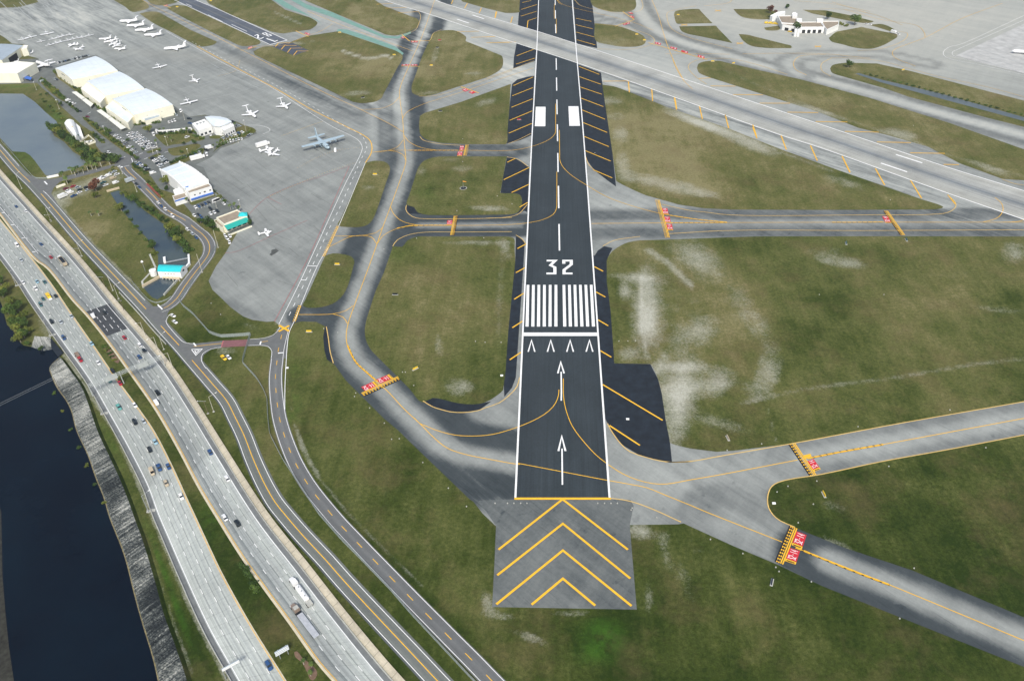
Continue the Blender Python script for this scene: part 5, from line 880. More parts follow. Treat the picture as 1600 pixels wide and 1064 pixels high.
# ================================================================ AIRCRAFT
def fus(L, r, nose=.12, tail=.35, up=.6, n=12):
    st_ = [(.5, .02, 0), (.5-nose*.15, .35, 0), (.5-nose*.5, .75, 0), (.5-nose, 1, 0), (-.5+tail, 1, 0), (-.5+tail*.5, .68, up*.3), (-.5+.02, .25, up*.75), (-.5, .08, up*.8)]
    return [[(x*L, r*s*math.cos(a), r*s*math.sin(a)+z*r) for a in [2*math.pi*i/n for i in range(n)]] for x, s, z in st_]
def slab(pts, th):
    """pts: root LE, tip LE, tip TE, root TE as (x,y,z); thickness th"""
    up = [(x, y, z+th/2) for x, y, z in pts]; dn = [(x, y, z-th/2) for x, y, z in pts]; return up+dn, [(0, 1, 2, 3), (7, 6, 5, 4), (0, 4, 5, 1), (1, 5, 6, 2), (2, 6, 7, 3), (3, 7, 4, 0)]
AM = {}
def amesh(kind, L, mat):
    key = (kind, round(L), mat.name)
    if key in AM: return AM[key]
    ps = []; L = float(round(L)); 
    def add(nm, mb, m=None): ps.append((nm, mb.me(nm, m or mat)))
    def vfin(x0, x1, x2, x3, z0, z1, th): return [(x, y, z) for y in (th/2, -th/2) for x, z in ((x0, z0), (x1, z0), (x2, z1), (x3, z1))], [(0, 1, 2, 3), (7, 6, 5, 4), (0, 4, 5, 1), (1, 5, 6, 2), (2, 6, 7, 3), (3, 7, 4, 0)]
    if kind == 'jet':
        r = L*.055 if L > 25 else L*.062; zc = r+L*.035; f = MB().loft([[(x, y, z+zc) for x, y, z in rg] for rg in fus(L, r, .11, .30)]); add('fuselage', f)
        for s in (1, -1): add('wing', MB().add(*slab([(L*.10, s*r*.5, zc-r*.6), (-L*.13, s*L*.40, zc-r*.1), (-L*.18, s*L*.40, zc-r*.1), (-L*.12, s*r*.5, zc-r*.6)], r*.25)))
        ft = zc+r+L*.17; add('tail_fin', MB().add(*vfin(-L*.33, -L*.49, -L*.55, -L*.46, zc+r*.4, ft, r*.25))); add('tailplane', MB().add(*slab([(-L*.46, -.01, ft), (-L*.53, L*.16, ft), (-L*.57, L*.16, ft), (-L*.56, -.01, ft)], r*.15)).add(*slab([(-L*.46, .01, ft), (-L*.53, -L*.16, ft), (-L*.57, -L*.16, ft), (-L*.56, .01, ft)], r*.15)))
        for s in (1, -1): add('engine', MB().tube((-L*.22, s*r*1.55, zc+r*.35), (-L*.36, s*r*1.55, zc+r*.35), r*.42, r*.34, 10))
        add('cockpit_window', MB().box(L*.43, L*.455, -r*.5, r*.5, zc+r*.32, zc+r*.62), GLASS)
        add('landing_gear', MB().tube((L*.38, 0, 0), (L*.38, 0, zc-r*.5), r*.09).tube((-L*.05, r, 0), (-L*.05, r, zc-r*.5), r*.1).tube((-L*.05, -r, 0), (-L*.05, -r, zc-r*.5), r*.1), GREYM)
    elif kind in ('prop', 'twin'):
        r = L*.062; zc = L*.13; add('fuselage', MB().loft([[(x, y, z+zc) for x, y, z in rg] for rg in fus(L, r, .22, .5, .4)]))
        add('wing', MB().add(*slab([(L*.18, L*.62, zc), (L*.18, 0, zc-r*.5), (-L*.02, 0, zc-r*.5), (L*.05, L*.62, zc)], r*.3)).add(*slab([(L*.18, 0, zc-r*.5), (L*.18, -L*.62, zc), (L*.05, -L*.62, zc), (-L*.02, 0, zc-r*.5)], r*.3)))
        add('tail_fin', MB().add(*vfin(-L*.34, -L*.49, -L*.51, -L*.43, zc, zc+L*.19, r*.2))); add('tailplane', MB().add(*slab([(-L*.38, L*.19, zc+r*.3), (-L*.38, -L*.19, zc+r*.3), (-L*.49, -L*.19, zc+r*.3), (-L*.49, L*.19, zc+r*.3)], r*.2)))
        add('cockpit_window', MB().frus(-L*.02, L*.22, r*.7, zc+r*.6, L*.02, L*.15, r*.5, zc+r*1.15), GLASS)
        if kind == 'twin':
            for s in (1, -1): add('engine', MB().tube((L*.30, s*L*.2, zc), (-L*.02, s*L*.2, zc), r*.5, r*.3, 8))
        add('landing_gear', MB().tube((L*.36, 0, 0), (L*.36, 0, zc), r*.12).tube((L*.03, L*.12, 0), (L*.03, L*.12, zc), r*.12).tube((L*.03, -L*.12, 0), (L*.03, -L*.12, zc), r*.12), GREYM)
    elif kind == 'transport':
        r = L*.073; zc = r+.9; add('fuselage', MB().loft([[(x, y, z+zc) for x, y, z in rg] for rg in fus(L, r, .13, .42, 1.0)])); wz = zc+r*.95
        add('wing', MB().add(*slab([(L*.19, 0, wz), (L*.13, L*.68, wz+.3), (L*.04, L*.68, wz+.3), (L*.0, 0, wz)], .45)).add(*slab([(L*.19, -0., wz+.001), (L*.13, -L*.68, wz+.3), (L*.04, -L*.68, wz+.3), (L*.0, -0., wz+.001)], .45)))
        add('tail_fin', MB().add(*vfin(-L*.33, -L*.49, -L*.5, -L*.42, zc+r*.7, zc+r+L*.24, .5))); add('tailplane', MB().add(*slab([(-L*.37, 0, zc+r*.85), (-L*.42, L*.27, zc+r*.85), (-L*.48, L*.27, zc+r*.85), (-L*.49, 0, zc+r*.85)], .35)).add(*slab([(-L*.37, 0, zc+r*.86), (-L*.42, -L*.27, zc+r*.86), (-L*.48, -L*.27, zc+r*.86), (-L*.49, 0, zc+r*.86)], .35)))
        add('cockpit_window', MB().box(L*.40, L*.445, -r*.55, r*.55, zc+r*.3, zc+r*.75), GLASS)
        add('landing_gear', MB().box(-L*.06, L*.08, -r*1.25, r*1.25, .25, 1.6), mat)
        for s in (.165, .335, -.165, -.335):
            add('engine', MB().tube((L*.30, s*L, wz-.25), (L*.10, s*L, wz-.1), .62, .35, 10)); pr_ = MB(); pr_.tube((L*.30, s*L, wz-.25), (L*.325, s*L, wz-.25), .3, .05, 8)
            for q_ in range(4):
                a_ = math.pi/4+q_*math.pi/2; cx_, cz_ = math.cos(a_), math.sin(a_); pr_.add([(L*.315, s*L+cx_*.2-cz_*.1, wz-.25+cz_*.2+cx_*.1), (L*.315, s*L+cx_*2-cz_*.18, wz-.25+cz_*2+cx_*.18), (L*.319, s*L+cx_*2+cz_*.18, wz-.25+cz_*2-cx_*.18), (L*.319, s*L+cx_*.2+cz_*.1, wz-.25+cz_*.2-cx_*.1)], [(0, 1, 2, 3), (3, 2, 1, 0)])
            add('propeller', pr_, BLK)
    AM[key] = ps; return ps
def plane(kind, nose, tail, label, group=None, mat=None, zt=1.5, L=None, nm=None):
    a, b_ = P(nose, 1.5), P(tail, zt); Lw = L or math.dist(a, b_); rz = math.atan2(a[1]-b_[1], a[0]-b_[0]); mat = mat or PLW
    cx_, cy_ = (a[0]+b_[0])/2, (a[1]+b_[1])/2
    if L: cx_, cy_ = a[0]-math.cos(rz)*L/2, a[1]-math.sin(rz)*L/2
    t = empty(nm or {'jet': 'jet_airplane', 'prop': 'light_airplane', 'twin': 'twin_engine_airplane', 'transport': 'transport_airplane'}[kind], (cx_, cy_, .1), rz, label, 'airplane', group)
    last = None
    for n_, me in amesh(kind, Lw, mat):
        o = link(n_, me, None, t if n_ != 'propeller' else last); last = o if n_ == 'engine' else last
    return t
G1 = 'jets parked in an echelon'
plane('jet', (187,34.5), (213,27), 'white jet with orange tail mark, farthest of the echelon of four', G1, zt=7); plane('jet', (197.5,41.5), (224,33.5), 'white jet second from the far end of the echelon of four', G1, zt=7)
plane('jet', (210.6,48.7), (238,40), 'white jet third from the far end of the echelon of four', G1, zt=7); plane('jet', (225,56), (251,48), 'white jet nearest of the echelon of four', G1, zt=7); plane('jet', (255.7,78), (289,67), 'white jet standing alone right of the echelon of four', None, zt=7)
G2 = 'small jets parked nose to tail'
for n_, t_, l in (((154,61.5),(181,60),'farthest'),((162,66.5),(188,61),'second farthest'),((170,71.5),(190,63),'middle'),((175.5,74.5),(191.5,67),'second nearest')): plane('jet', n_, t_, 'small white jet, %s of the tight cluster left of the echelon' % l, G2, L=15)
plane('jet', (178,76.5), (199,77), 'small white jet, nearest of the tight cluster left of the echelon', G2, L=15); plane('twin', (106,70.5), (127,70), 'upper small white jet of a pair behind the first hangar', 'pair of small white planes', L=13); plane('twin', (117,79), (134,72.5), 'lower small white jet of a pair behind the first hangar', 'pair of small white planes', L=13)
G3 = 'light planes parked in rows'
for i, (x, y, s) in enumerate([(33,58.5,1.2),(45,55,1.25),(70,49.5,1.5)]): plane('prop', (x+3.4*s, y+3.2*s), (x-3*s, y-3.2*s), 'light white plane, %s from the left of three larger ones' % ORD[i+1], G3, L=8.5*s)
for i, (x, y) in enumerate([(62.4,63),(81,59.3),(90,56.5),(97,54.3),(108,52.7)]): plane('prop', (x+2.4, y+2.2), (x-2.1, y-2.2), 'light white plane in the upper long row, %s from the left' % ORD[i+1], G3, L=8)
for i, (x, y) in enumerate([(76,68.5),(86.5,65.6),(94,63.5),(104.5,61.3),(113.5,59),(120,57.6),(127,56.6),(138,53.7)]): plane('prop', (x+2.4, y+2.2), (x-2.1, y-2.2), 'light white plane in the lower long row, %s from the left' % ORD[i+1], G3, L=8)
plane('jet', (37.5,84.5), (51.5,79.5), 'white jet outside the dark hangar door', None, zt=3); plane('jet', (57,98.5), (78,103.5), 'white jet at the right corner of the cream hangar', None, zt=3); plane('jet', (18,98), (29,92), 'white jet half behind the cream hangar roof', None, zt=3)
plane('twin', (252,106.5), (244.5,101), 'white twin plane on open apron right of the first hangar', None, L=13); plane('jet', (309,129), (300,119.5), 'white jet with T tail alone in mid apron', None, zt=4); plane('prop', (298,163), (291.5,157), 'light white plane with wide wings right of the last hangar', None, L=14)
plane('jet', (449.5,170.5), (438.5,157.5), 'white jet with T tail near the apron road', None, zt=4); plane('jet', (399.5,183.8), (385,168.5), 'white jet with a blue wing standing above the terminal', None, zt=5)
plane('twin', (428.5,232), (403,237.5), 'white twin plane left of a pair below the white trailer', 'pair of white twin planes', L=13); plane('twin', (419,244), (438.5,233), 'white twin plane right of a pair below the white trailer', 'pair of white twin planes', L=13); plane('twin', (425.5,361), (405,365.5), 'white twin plane alone on the lower apron near the tan building', L=10.5)
plane('transport', (514.5,234.5), (489,213), 'large grey four propeller transport plane on the apron corner', None, PLG, 1.5, 29)
plane('jet', (1580,81.5), (1628,84), 'white jet entering the frame on the pale concrete stand', None, zt=2)
# ================================================================ BUILDINGS
def hall(c, H, rise, name, label, cat, wall, roof, base=0., n=10, group=None, over=0., parent=None):
    """c: eave corners A,B,C,D; the roof arches from side AB to side DC"""
    A, B_, C_, D_ = [np.array(P(p, H)) for p in c]; ctr = (A+B_+C_+D_)/4
    t = parent or empty(name, (float(ctr[0]), float(ctr[1]), 0), 0, label, cat, group); o = np.array([t.location.x, t.location.y])
    A, B_, C_, D_ = A-o, B_-o, C_-o, D_-o; vs = []; 
    for i in range(n+1):
        s = i/n; z = H+rise*math.sin(math.pi*s); a = A*(1-s)+D_*s; b_ = B_*(1-s)+C_*s; d = (b_-a)/np.linalg.norm(b_-a)*over; vs += [(*(a-d), z+.12), (*(b_+d), z+.12)]
    m = len(vs); vs += [(x, y, z-.1) for x, y, z in vs]
    fs = [(2*i, 2*i+1, 2*i+3, 2*i+2) for i in range(n)]+[(m+2*i+2, m+2*i+3, m+2*i+1, m+2*i) for i in range(n)]+[(2*i, 2*i+2, m+2*i+2, m+2*i) for i in range(n)]+[(2*i+3, 2*i+1, m+2*i+1, m+2*i+3) for i in range(n)]+[(1, 0, m, m+1), (2*n, 2*n+1, m+2*n+1, m+2*n)]
    rf = MB().add(vs, fs).obj('roof', roof, t)
    w = MB(); w.add([(*A, base), (*B_, base), (*B_, H), (*A, H)], [(0, 1, 2, 3)]); w.add([(*D_, base), (*C_, base), (*C_, H), (*D_, H)], [(3, 2, 1, 0)])
    for a, d in ((A, D_), (B_, C_)):
        ar_ = [(*(a*(1-i/n)+d*i/n), H+rise*math.sin(math.pi*i/n)) for i in range(n+1)]; w.add([(*a, base), (*d, base)]+ar_[::-1], [tuple(range(n+3))])
    w.obj('wall', wall, t); return t, (A, B_, C_, D_)
def on_wall(t, a, b_, items, name, mat, out=.06):
    """boxes set proud of the wall from a to b: items (start share, end share, z0, z1)"""
    a, b_ = np.array(a), np.array(b_); d = b_-a; nn = np.array([d[1], -d[0]])/np.linalg.norm(d)
    if nn@(a+b_) < 0: nn = -nn
    for s0, s1, z0, z1 in items:
        p0, p1 = a+d*s0, a+d*s1; MB().prism([tuple(p0-nn*.02), tuple(p1-nn*.02), tuple(p1+nn*out), tuple(p0+nn*out)], z0, z1).obj(name, mat, t)
def block(pts, H, wall, roof, t, z0=0., par=.5, pz=None, rname='roof'):
    o = np.array([t.location.x, t.location.y]); w = WL(pts, pz if pz is not None else H)-o; n = len(w); c = w.mean(0); inn = c+(w-c)*.94
    m = MB(); vs = [(*p, z0) for p in w]+[(*p, H+par) for p in w]+[(*p, H+par) for p in inn]+[(*p, H-.1) for p in inn]
    fs = []
    for i in range(n):
        j = (i+1) % n; fs += [(i, j, n+j, n+i), (n+i, n+j, 2*n+j, 2*n+i), (2*n+i, 2*n+j, 3*n+j, 3*n+i)]
    m.add(vs, fs).obj('wall', wall, t); MB().add([(*p, H) for p in inn], [tuple(range(n))]).obj(rname, roof, t); return w
def bld(name, at_, label, cat='building', group=None): p = P(at_); return empty(name, (p[0], p[1], 0), 0, label, cat, group)
GH = 'arched hangars in a row'
t, (A, B_, C_, D_) = hall([(86,107),(149.5,88),(184,110.5),(112.6,125)], 9, 1.9, 'aircraft_hangar', 'arched hangar farthest from the camera in the row of three, pale blue roof', 'hangar', CREAM, ROOFB, group=GH)
on_wall(t, A, D_, [(.35, .55, 7.2, 7.9)], 'window', GLASS); on_wall(t, D_, C_, [(.02+.33*q_, .035+.33*q_, 5.4, 6.2) for q_ in (1, 2)], 'wall_vent', GREYM)
t, (A, B_, C_, D_) = hall([(135,127.5),(186,112),(225.5,138),(165,150)], 9.5, 1.9, 'aircraft_hangar', 'arched hangar in the middle of the row of three, side annex attached', 'hangar', CREAM, ROOFB, group=GH)
on_wall(t, D_, C_, [(.3, .315, 6, 6.8), (.68, .695, 6, 6.8)], 'wall_vent', GREYM); block([(126,138.5),(135.5,129),(165.5,151),(156.5,162)], 7., CREAM, ROOFW, t, par=.15, rname='annex_roof')
t, (A, B_, C_, D_) = hall([(175.6,155),(228,138.5),(270,164),(209,180)], 10, 1.9, 'aircraft_hangar', 'arched hangar nearest the camera in the row of three, next to the car lot', 'hangar', CREAM, ROOFB, group=GH)
on_wall(t, D_, C_, [(.3, .315, 6, 6.8), (.68, .695, 6, 6.8)], 'wall_vent', GREYM); on_wall(t, D_, A, [(.38, .56, 8, 8.8)], 'window', GLASS)
block([(164.5,168),(175.4,157.5),(208.8,181.5),(200,192.5)], 7., CREAM, ROOFB, t, par=.15, rname='annex_roof'); block([(223,185.5),(247.5,178.5),(251,182),(227,189.5)], 4.2, CREAM, ROOFG, t, par=.1, rname='annex_roof')
t, (A, B_, C_, D_) = hall([(-40,72),(-34,98),(3,94.5),(37,71.5)][::1], 9, 2, 'aircraft_hangar', 'grey roofed hangar at the left edge with a dark open door', 'hangar', CREAM, ROOFG)
on_wall(t, C_, D_, [(.25, .62, .0, 7.)], 'hangar_door', DARKIN); block([(36,71.5),(44,72.2),(42,76),(33,78)], 8, CREAM, ROOFW, t)
t, (A, B_, C_, D_) = hall([(-20,97),(30,96.3),(56,99),(27,115.4)][::1], 9.5, .5, 'x', 'x', 'x', CREAM, ROOFW); 
for o in list(t.children)+[t]: bpy.data.objects.remove(o)
t = bld('cream_hangar', (10,110), 'cream hangar with a white roof beside the pond road at the left edge', 'hangar'); w = block([(-40,104),(30,96.3),(56,98.6),(27,115.4),(-40,115.4)], 10, CREAM, ROOFW, t, par=.1)
on_wall(t, w[3], w[2], [(.15, .5, 0, 3.2)], 'door', GREYM); on_wall(t, w[4], w[3], [(.3, .5, 6.8, 7.6)], 'window', TEALD)
t = bld('open_shelter', (45,124), 'small blue shelter on posts at the cream hangar corner', 'shelter'); o_ = np.array(t.location[:2]); w = WL([(40,119),(50,121.5),(48,125.5),(38,123)], 2.8)-o_; MB().prism([tuple(p) for p in w], 2.8, 3.0).obj('roof', BLUE, t)
for p in w: MB().box(p[0]-.08, p[0]+.08, p[1]-.08, p[1]+.08, 0, 2.8).obj('post', GREYM, t)
# carports
for i, c in enumerate([[(112,144.3),(119,143.2),(133,153),(127.5,156)],[(128,156.5),(133.6,153.6),(146,162.5),(141.5,167.5)],[(151,173.7),(157.7,171.2),(173.5,183),(168,186)],[(168.5,186.4),(174,183.4),(197,199.8),(189,202.8)]]):
    ctr = np.mean(c, 0); t = bld('carport', tuple(ctr), 'long white carport roof in the hangar lot, %s from the far end' % ORD[i+1], 'carport', 'carports in the hangar lot'); o_ = np.array(t.location[:2]); w = WL(c, 3)-o_
    MB().prism([tuple(p) for p in w], 2.9, 3.15).obj('roof', plain('carport_roof', (.74,.74,.66), .6) if i == 0 else MATS['carport_roof'], t)
    for e_ in ((0, 3), (1, 2)):
        for s in (.04, .35, .65, .96): p = w[e_[0]]*(1-s)+w[e_[1]]*s; p = p*.96; MB().box(p[0]-.09, p[0]+.09, p[1]-.09, p[1]+.09, 0, 2.9).obj('post', GREYM, t)
# white tent by the pond
t, (A, B_, C_, D_) = hall([(100,192),(115,188.6),(122.4,214.5),(107.5,209.5)][::1], 5, 0, 'x', 'x', 'x', WALLW, ROOFW)
for o in list(t.children)+[t]: bpy.data.objects.remove(o)
t, q_ = hall([(119.5,217),(100.5,193),(115.5,188.8),(123,214)], 5.5, 2.6, 'white_tent_hall', 'white vaulted tent hall standing beside the pond trees', 'tent hall', WALLW, ROOFW)
block([(117,192),(125,199),(130,213),(123.5,214.5)], 3.2, WALLW, ROOFW, t, rname='side_roof'); MB().box(-.4, .4, -.4, .4, 8.1, 8.6).obj('ridge_cap', PAINT['y'], t)
t = bld('storage_yard', (140,219), 'pale fenced storage yard with clutter beside the white tent hall', 'storage yard'); o_ = np.array(t.location[:2])
yb = MB(); w = WL([(126,222),(139,213),(150,223),(136,228)])-o_
for i in range(4):
    a, b_ = w[i], w[(i+1) % 4]; d = (b_-a)/np.linalg.norm(b_-a); n_ = np.array([-d[1], d[0]])*.1; yb.prism([tuple(a+n_), tuple(b_+n_), tuple(b_-n_), tuple(a-n_)], 0, 1.6+.01*i)
yb.obj('wall', CREAM, t)
for q_ in range(9): x, y = (w.mean(0)+rng.uniform(-3.4, 3.4, 2)); s = rng.uniform(.4, 1.1); MB().box(x-s, x+s, y-s*.7, y+s*.7, 0, rng.uniform(.6, 1.8)).obj('crate', [CONC, ROOFW, GREYM][q_ % 3], t)
# terminal
t = bld('terminal_building', (338,205), 'white airport terminal with a curved pale blue roof', 'terminal building'); o_ = np.array(t.location[:2])
rp = WL([(320,183),(330,181.5),(344,182.5),(355,185.4),(362,190),(352,195),(342.4,198.3),(333,197)], 9)-o_; cc = rp.mean(0); m = MB(); n = len(rp)
m.add([(*p, 8.8) for p in rp]+[(*p, 9.1) for p in rp]+[(*cc, 10.6)], [(i, (i+1) % n, n+(i+1) % n, n+i) for i in range(n)]+[(n+i, n+(i+1) % n, 2*n) for i in range(n)]); m.obj('curved_roof', ROOFB, t)
rw = cc+(rp-cc)*.94; MB().prism([tuple(p) for p in rw], 0, 8.8).obj('hall_wall', WALLW, t)
w1 = block([(300,194),(320,187),(331,198),(310,205.5)], 6, WALLW, ROOFW, t, rname='wing_roof'); w2 = block([(342.5,199.5),(361.5,191),(366,197.5),(350.5,205)], 6, WALLW, ROOFW, t, rname='wing_roof')
w3 = block([(329,197),(333,195.5),(332.5,200.5),(321,204.5),(318,203)], 4.2, WALLW, ROOFW, t, par=.1, z0=3.6, rname='entrance_canopy')
on_wall(t, w2[3], w2[2], [(.08+.23*q_, .2+.23*q_, 1, 2.6) for q_ in range(4)], 'window', GLASS); on_wall(t, w2[0], w2[3], [(.12+.3*q_, .27+.3*q_, 1, 2.6) for q_ in range(3)], 'window', GLASS); on_wall(t, w1[3], w1[2], [(.1+.3*q_, .26+.3*q_, 1, 3) for q_ in range(3)], 'window', GLASS)
hv_ = MB()
for x, y in ((308,194),(313,192.5),(318,191)): p = np.array(P((x, y), 6.5))-o_; MB().box(p[0]-.7, p[0]+.7, p[1]-.7, p[1]+.7, 6, 7.1).obj('roof_unit', GREYM, t)
# colonnade wall
t = bld('garden_wall', (265,206), 'long low white wall with arches behind the palm lawn', 'garden wall'); o_ = np.array(t.location[:2]); w = WL([(245,207.5),(249,210),(268,208.4),(285,206.8),(300,205)])-o_; m = MB()
for a, b_ in zip(w[:-1], w[1:]):
    d = (b_-a)/np.linalg.norm(b_-a); n_ = np.array([-d[1], d[0]])*.25; m.prism([tuple(a+n_), tuple(b_+n_), tuple(b_-n_), tuple(a-n_)], 2.6, 3.6)
    L_ = np.linalg.norm(b_-a); kq = int(L_/3.2)
    for q_ in range(kq+1): p = a+d*(L_*q_/max(kq, 1)); m.box(p[0]-.6, p[0]+.6, p[1]-.35, p[1]+.35, 0, 2.62)
m.obj('arcade', WALLW, t)
# blue trimmed hangar
t, (A, B_, C_, D_) = hall([(250,265),(280.5,254),(325,285),(289,297.5)][::1], 8, 0, 'x', 'x', 'x', WALLW, ROOFB)
for o in list(t.children)+[t]: bpy.data.objects.remove(o)
t, (A, B_, C_, D_) = hall([(289,297.5),(250,265.5),(280.5,254),(326,284.5)][:0] or [(250,265.5),(280.5,254),(326,284.5),(289,297.5)], 8.5, 2.4, 'blue_trimmed_hangar', 'white hangar with blue trim, parapets and a tan terrace roof', 'hangar', WALLW, ROOFB)
o_ = np.array(t.location[:2])
for s in (.25, .5, .75):
    pts = [];
    for i in range(11): u = i/10; a = (A*(1-s)+D_*s); 
    a, b_ = A*(1-s)+D_*s, B_*(1-s)+C_*s; z = 8.5+2.4*math.sin(math.pi*s)+.13; d = (D_-A)/np.linalg.norm(D_-A)*.4; MB().prism([tuple(a-d), tuple(b_-d), tuple(b_+d), tuple(a+d)], z-.05, z+.12).obj('roof_strip', ROOFW, t)
for a, d_ in ((A, D_), (B_, C_)):
    m = MB(); nn = (B_-A)/np.linalg.norm(B_-A)*.5
    for i in range(10): p, q_ = a*(1-i/10)+d_*i/10, a*(1-(i+1)/10)+d_*(i+1)/10; z = 8.5+2.4*math.sin(math.pi*i/10)+.1; m.prism([tuple(p-nn), tuple(q_-nn), tuple(q_+nn), tuple(p+nn)], z-.8, z+1.1)
    m.obj('parapet', WALLW, t)
w1 = block([(291.5,300),(325.5,286),(331,292.5),(295,303.5)], 7, WALLW, ROOFT, t, par=.9, rname='terrace_roof'); on_wall(t, w1[3], w1[2], [(.02, .98, 1.6, 2.8)], 'blue_awning', BLUE, .9); on_wall(t, w1[3], w1[2], [(.2, .26, 4.4, 5.4), (.42, .48, 4.4, 5.4), (.62, .7, 4.4, 5.4), (.86, .94, 4.4, 5.4)], 'window', GLASS)
w2 = block([(269.5,307),(289,301.5),(292,308),(273,314)], 4.5, WALLW, ROOFT, t, par=.4, rname='porch_roof'); on_wall(t, w2[3], w2[2], [(0, 1, 3.6, 4.6)], 'blue_awning', BLUE, .2); block([(270.5,298),(280,294.5),(288,300.5),(273,304.5)], 4.6, WALLW, ROOFW, t, rname='annex_roof')
p = np.array(P((292,292.5), 8.7))-o_; MB().tube((*p, 7.9), (*p, 9.2), 1.4, 1.4, 14).obj('blue_drum', BLUE, t)
t = bld('white_screen_wall', (337,315), 'low white frame wall with three dark openings beside the car lot', 'wall'); o_ = np.array(t.location[:2]); w = WL([(333,317.5),(345,312.5)])-o_; d = w[1]-w[0]; n_ = np.array([-d[1], d[0]])/np.linalg.norm(d)*.9; MB().prism([tuple(w[0]), tuple(w[1]), tuple(w[1]+n_), tuple(w[0]+n_)], 0, 2.6).obj('wall', WALLW, t); on_wall(t, w[0]-n_*.0, w[1], [(.1, .33, .3, 2.2), (.38, .61, .3, 2.2), (.66, .9, .3, 2.2)], 'opening', DARKIN, -.04) if False else MB().prism([tuple(w[0]+d*.08-n_*.05), tuple(w[0]+d*.92-n_*.05), tuple(w[0]+d*.92+n_*.1), tuple(w[0]+d*.08+n_*.1)], .4, 2.2).obj('opening', DARKIN, t)
# tan building with teal roof
t = bld('tan_building', (365,350), 'tan flat roofed building with teal awning and turquoise corner roof', 'building'); o_ = np.array(t.location[:2])
w1 = block([(338,341.5),(371,329),(385,338.5),(350,352)], 6.5, CREAM, ROOFT, t, par=.8); w2 = block([(333.6,345.3),(339,343),(351.5,353),(348,357)], 4.6, CREAM, ROOFT, t, par=.5, rname='side_roof')
a, b_ = w1[3], w1[2]; d = (b_-a); n_ = np.array([d[1], -d[0]])/np.linalg.norm(d); n_ = n_ if n_@(a+b_) > 0 else -n_
MB().add([(*(a+n_*.1), 6.1), (*(b_+n_*.1), 6.1), (*(b_+n_*4), 4.2), (*(a+n_*4), 4.2), (*(a+n_*.1), 5.8), (*(b_+n_*.1), 5.8), (*(b_+n_*4), 4.0), (*(a+n_*4), 4.0)], [(0, 1, 2, 3), (7, 6, 5, 4), (3, 2, 6, 7), (0, 3, 7, 4), (2, 1, 5, 6)]).obj('awning', TEALD, t)
MB().prism([tuple(a+n_*5.4), tuple(b_+n_*5.4), tuple(b_+n_*5.7), tuple(a+n_*5.7)], 0, 1.1).obj('low_wall', CREAM, t); on_wall(t, a, b_, [(.08+.23*q_, .22+.23*q_, 1, 3) for q_ in range(4)], 'window', GLASS)
hp = WL([(371.5,337.5),(373.5,331),(386,331),(386.5,336.5)], 8)-o_; hc = hp.mean(0); MB().add([(*p, 7.4) for p in hp]+[(*hc, 9.2)], [(0, 1, 4), (1, 2, 4), (2, 3, 4), (3, 0, 4), (3, 2, 1, 0)]).obj('hip_roof', TEALR, t); MB().prism([tuple(hc+(p-hc)*.85) for p in hp], 0, 7.4).obj('corner_wall', CREAM, t)
# pump station
t, (A, B_, C_, D_) = hall([(246,424.5),(281.5,425.5),(290.5,415),(250.5,413.5)], 5, 1.6, 'pump_station', 'white pump house with a bright turquoise barrel roof over the canal', 'pump house', WALLW, TEALR, n=12)
o_ = np.array(t.location[:2]); on_wall(t, A, B_, [(.3+.13*q_, .325+.13*q_, 3, 3.8) for q_ in range(4)], 'window', GLASS); on_wall(t, B_, C_, [(.35, .6, 3.4, 4.6)], 'window', GLASS)
w = WL([(253.5,430),(281,433),(280.5,437),(254,434)], 1.2)-o_; MB().prism([tuple(p) for p in w], .9, 1.3).obj('deck', plain('tan_deck', (.55,.46,.32), .8), t)
for q_ in range(6): p = w[3]*(1-q_/5)+w[2]*q_/5; MB().box(p[0]-.35, p[0]+.35, p[1]-.35, p[1]+.35, 0, .9).obj('pier', CONC, t)
def wallrun(name, pts, h, th, mat, label, cat, z0=0., coping=None):
    c = np.mean(pts, 0); t = bld(name, tuple(c), label, cat); o_ = np.array(t.location[:2]); w = WL(pts)-o_; m = MB()
    for i, (a, b_) in enumerate(zip(w[:-1], w[1:])): d = (b_-a)/np.linalg.norm(b_-a); n_ = np.array([-d[1], d[0]])*th/2; m.prism([tuple(a+n_-d*th*.4), tuple(b_+n_+d*th*.4), tuple(b_-n_+d*th*.4), tuple(a-n_-d*th*.4)], z0, h+.003*(i % 2))
    m.obj('wall_face', mat, t); return t
wallrun('canal_wall', [(224,448.5),(252,432.5)], 1.6, 1.0, MATS['tan_deck'], 'tan canal wall slanting from the white tank to the basin', 'canal wall'); wallrun('canal_wall', [(257,461.5),(270,447),(281,435)], 1.2, .8, CONC, 'pale canal wall along the road side of the basin', 'canal wall')
wallrun('canal_wall', [(258,406),(258.3,411)], 2.2, 1.6, WALLW, 'short white gate pier behind the turquoise pump house, left side', 'gate pier'); wallrun('canal_wall', [(295.5,401),(296.3,414),(291,420)], 1.8, 1.2, WALLW, 'white gate wall right of the turquoise pump house', 'gate wall'); wallrun('footbridge', [(261,411.5),(294,405)], 1.0, 1.3, GREYM, 'grey footbridge across the canal behind the pump house', 'footbridge', .6)
wallrun('concrete_path', [(244,394.5),(234,398),(243,418),(236,425),(222,440),(224,449)], .16, 1.2, CONC, 'narrow concrete path beside the pump house', 'path', 0)
wallrun('canal_head_wall', [(168,300),(186,295)], 1.4, 1.0, MATS['tan_deck'], 'tan head wall at the upper end of the canal', 'head wall'); wallrun('sign_wall', [(74.5,279),(91.5,275.5)], 1.8, .8, ROOFW, 'white entrance wall on the pond side of the side road', 'entrance wall'); wallrun('sign_wall', [(89,294),(102,289.5)], 1.6, .8, CREAM, 'cream entrance wall on the car lot side of the side road', 'entrance wall')
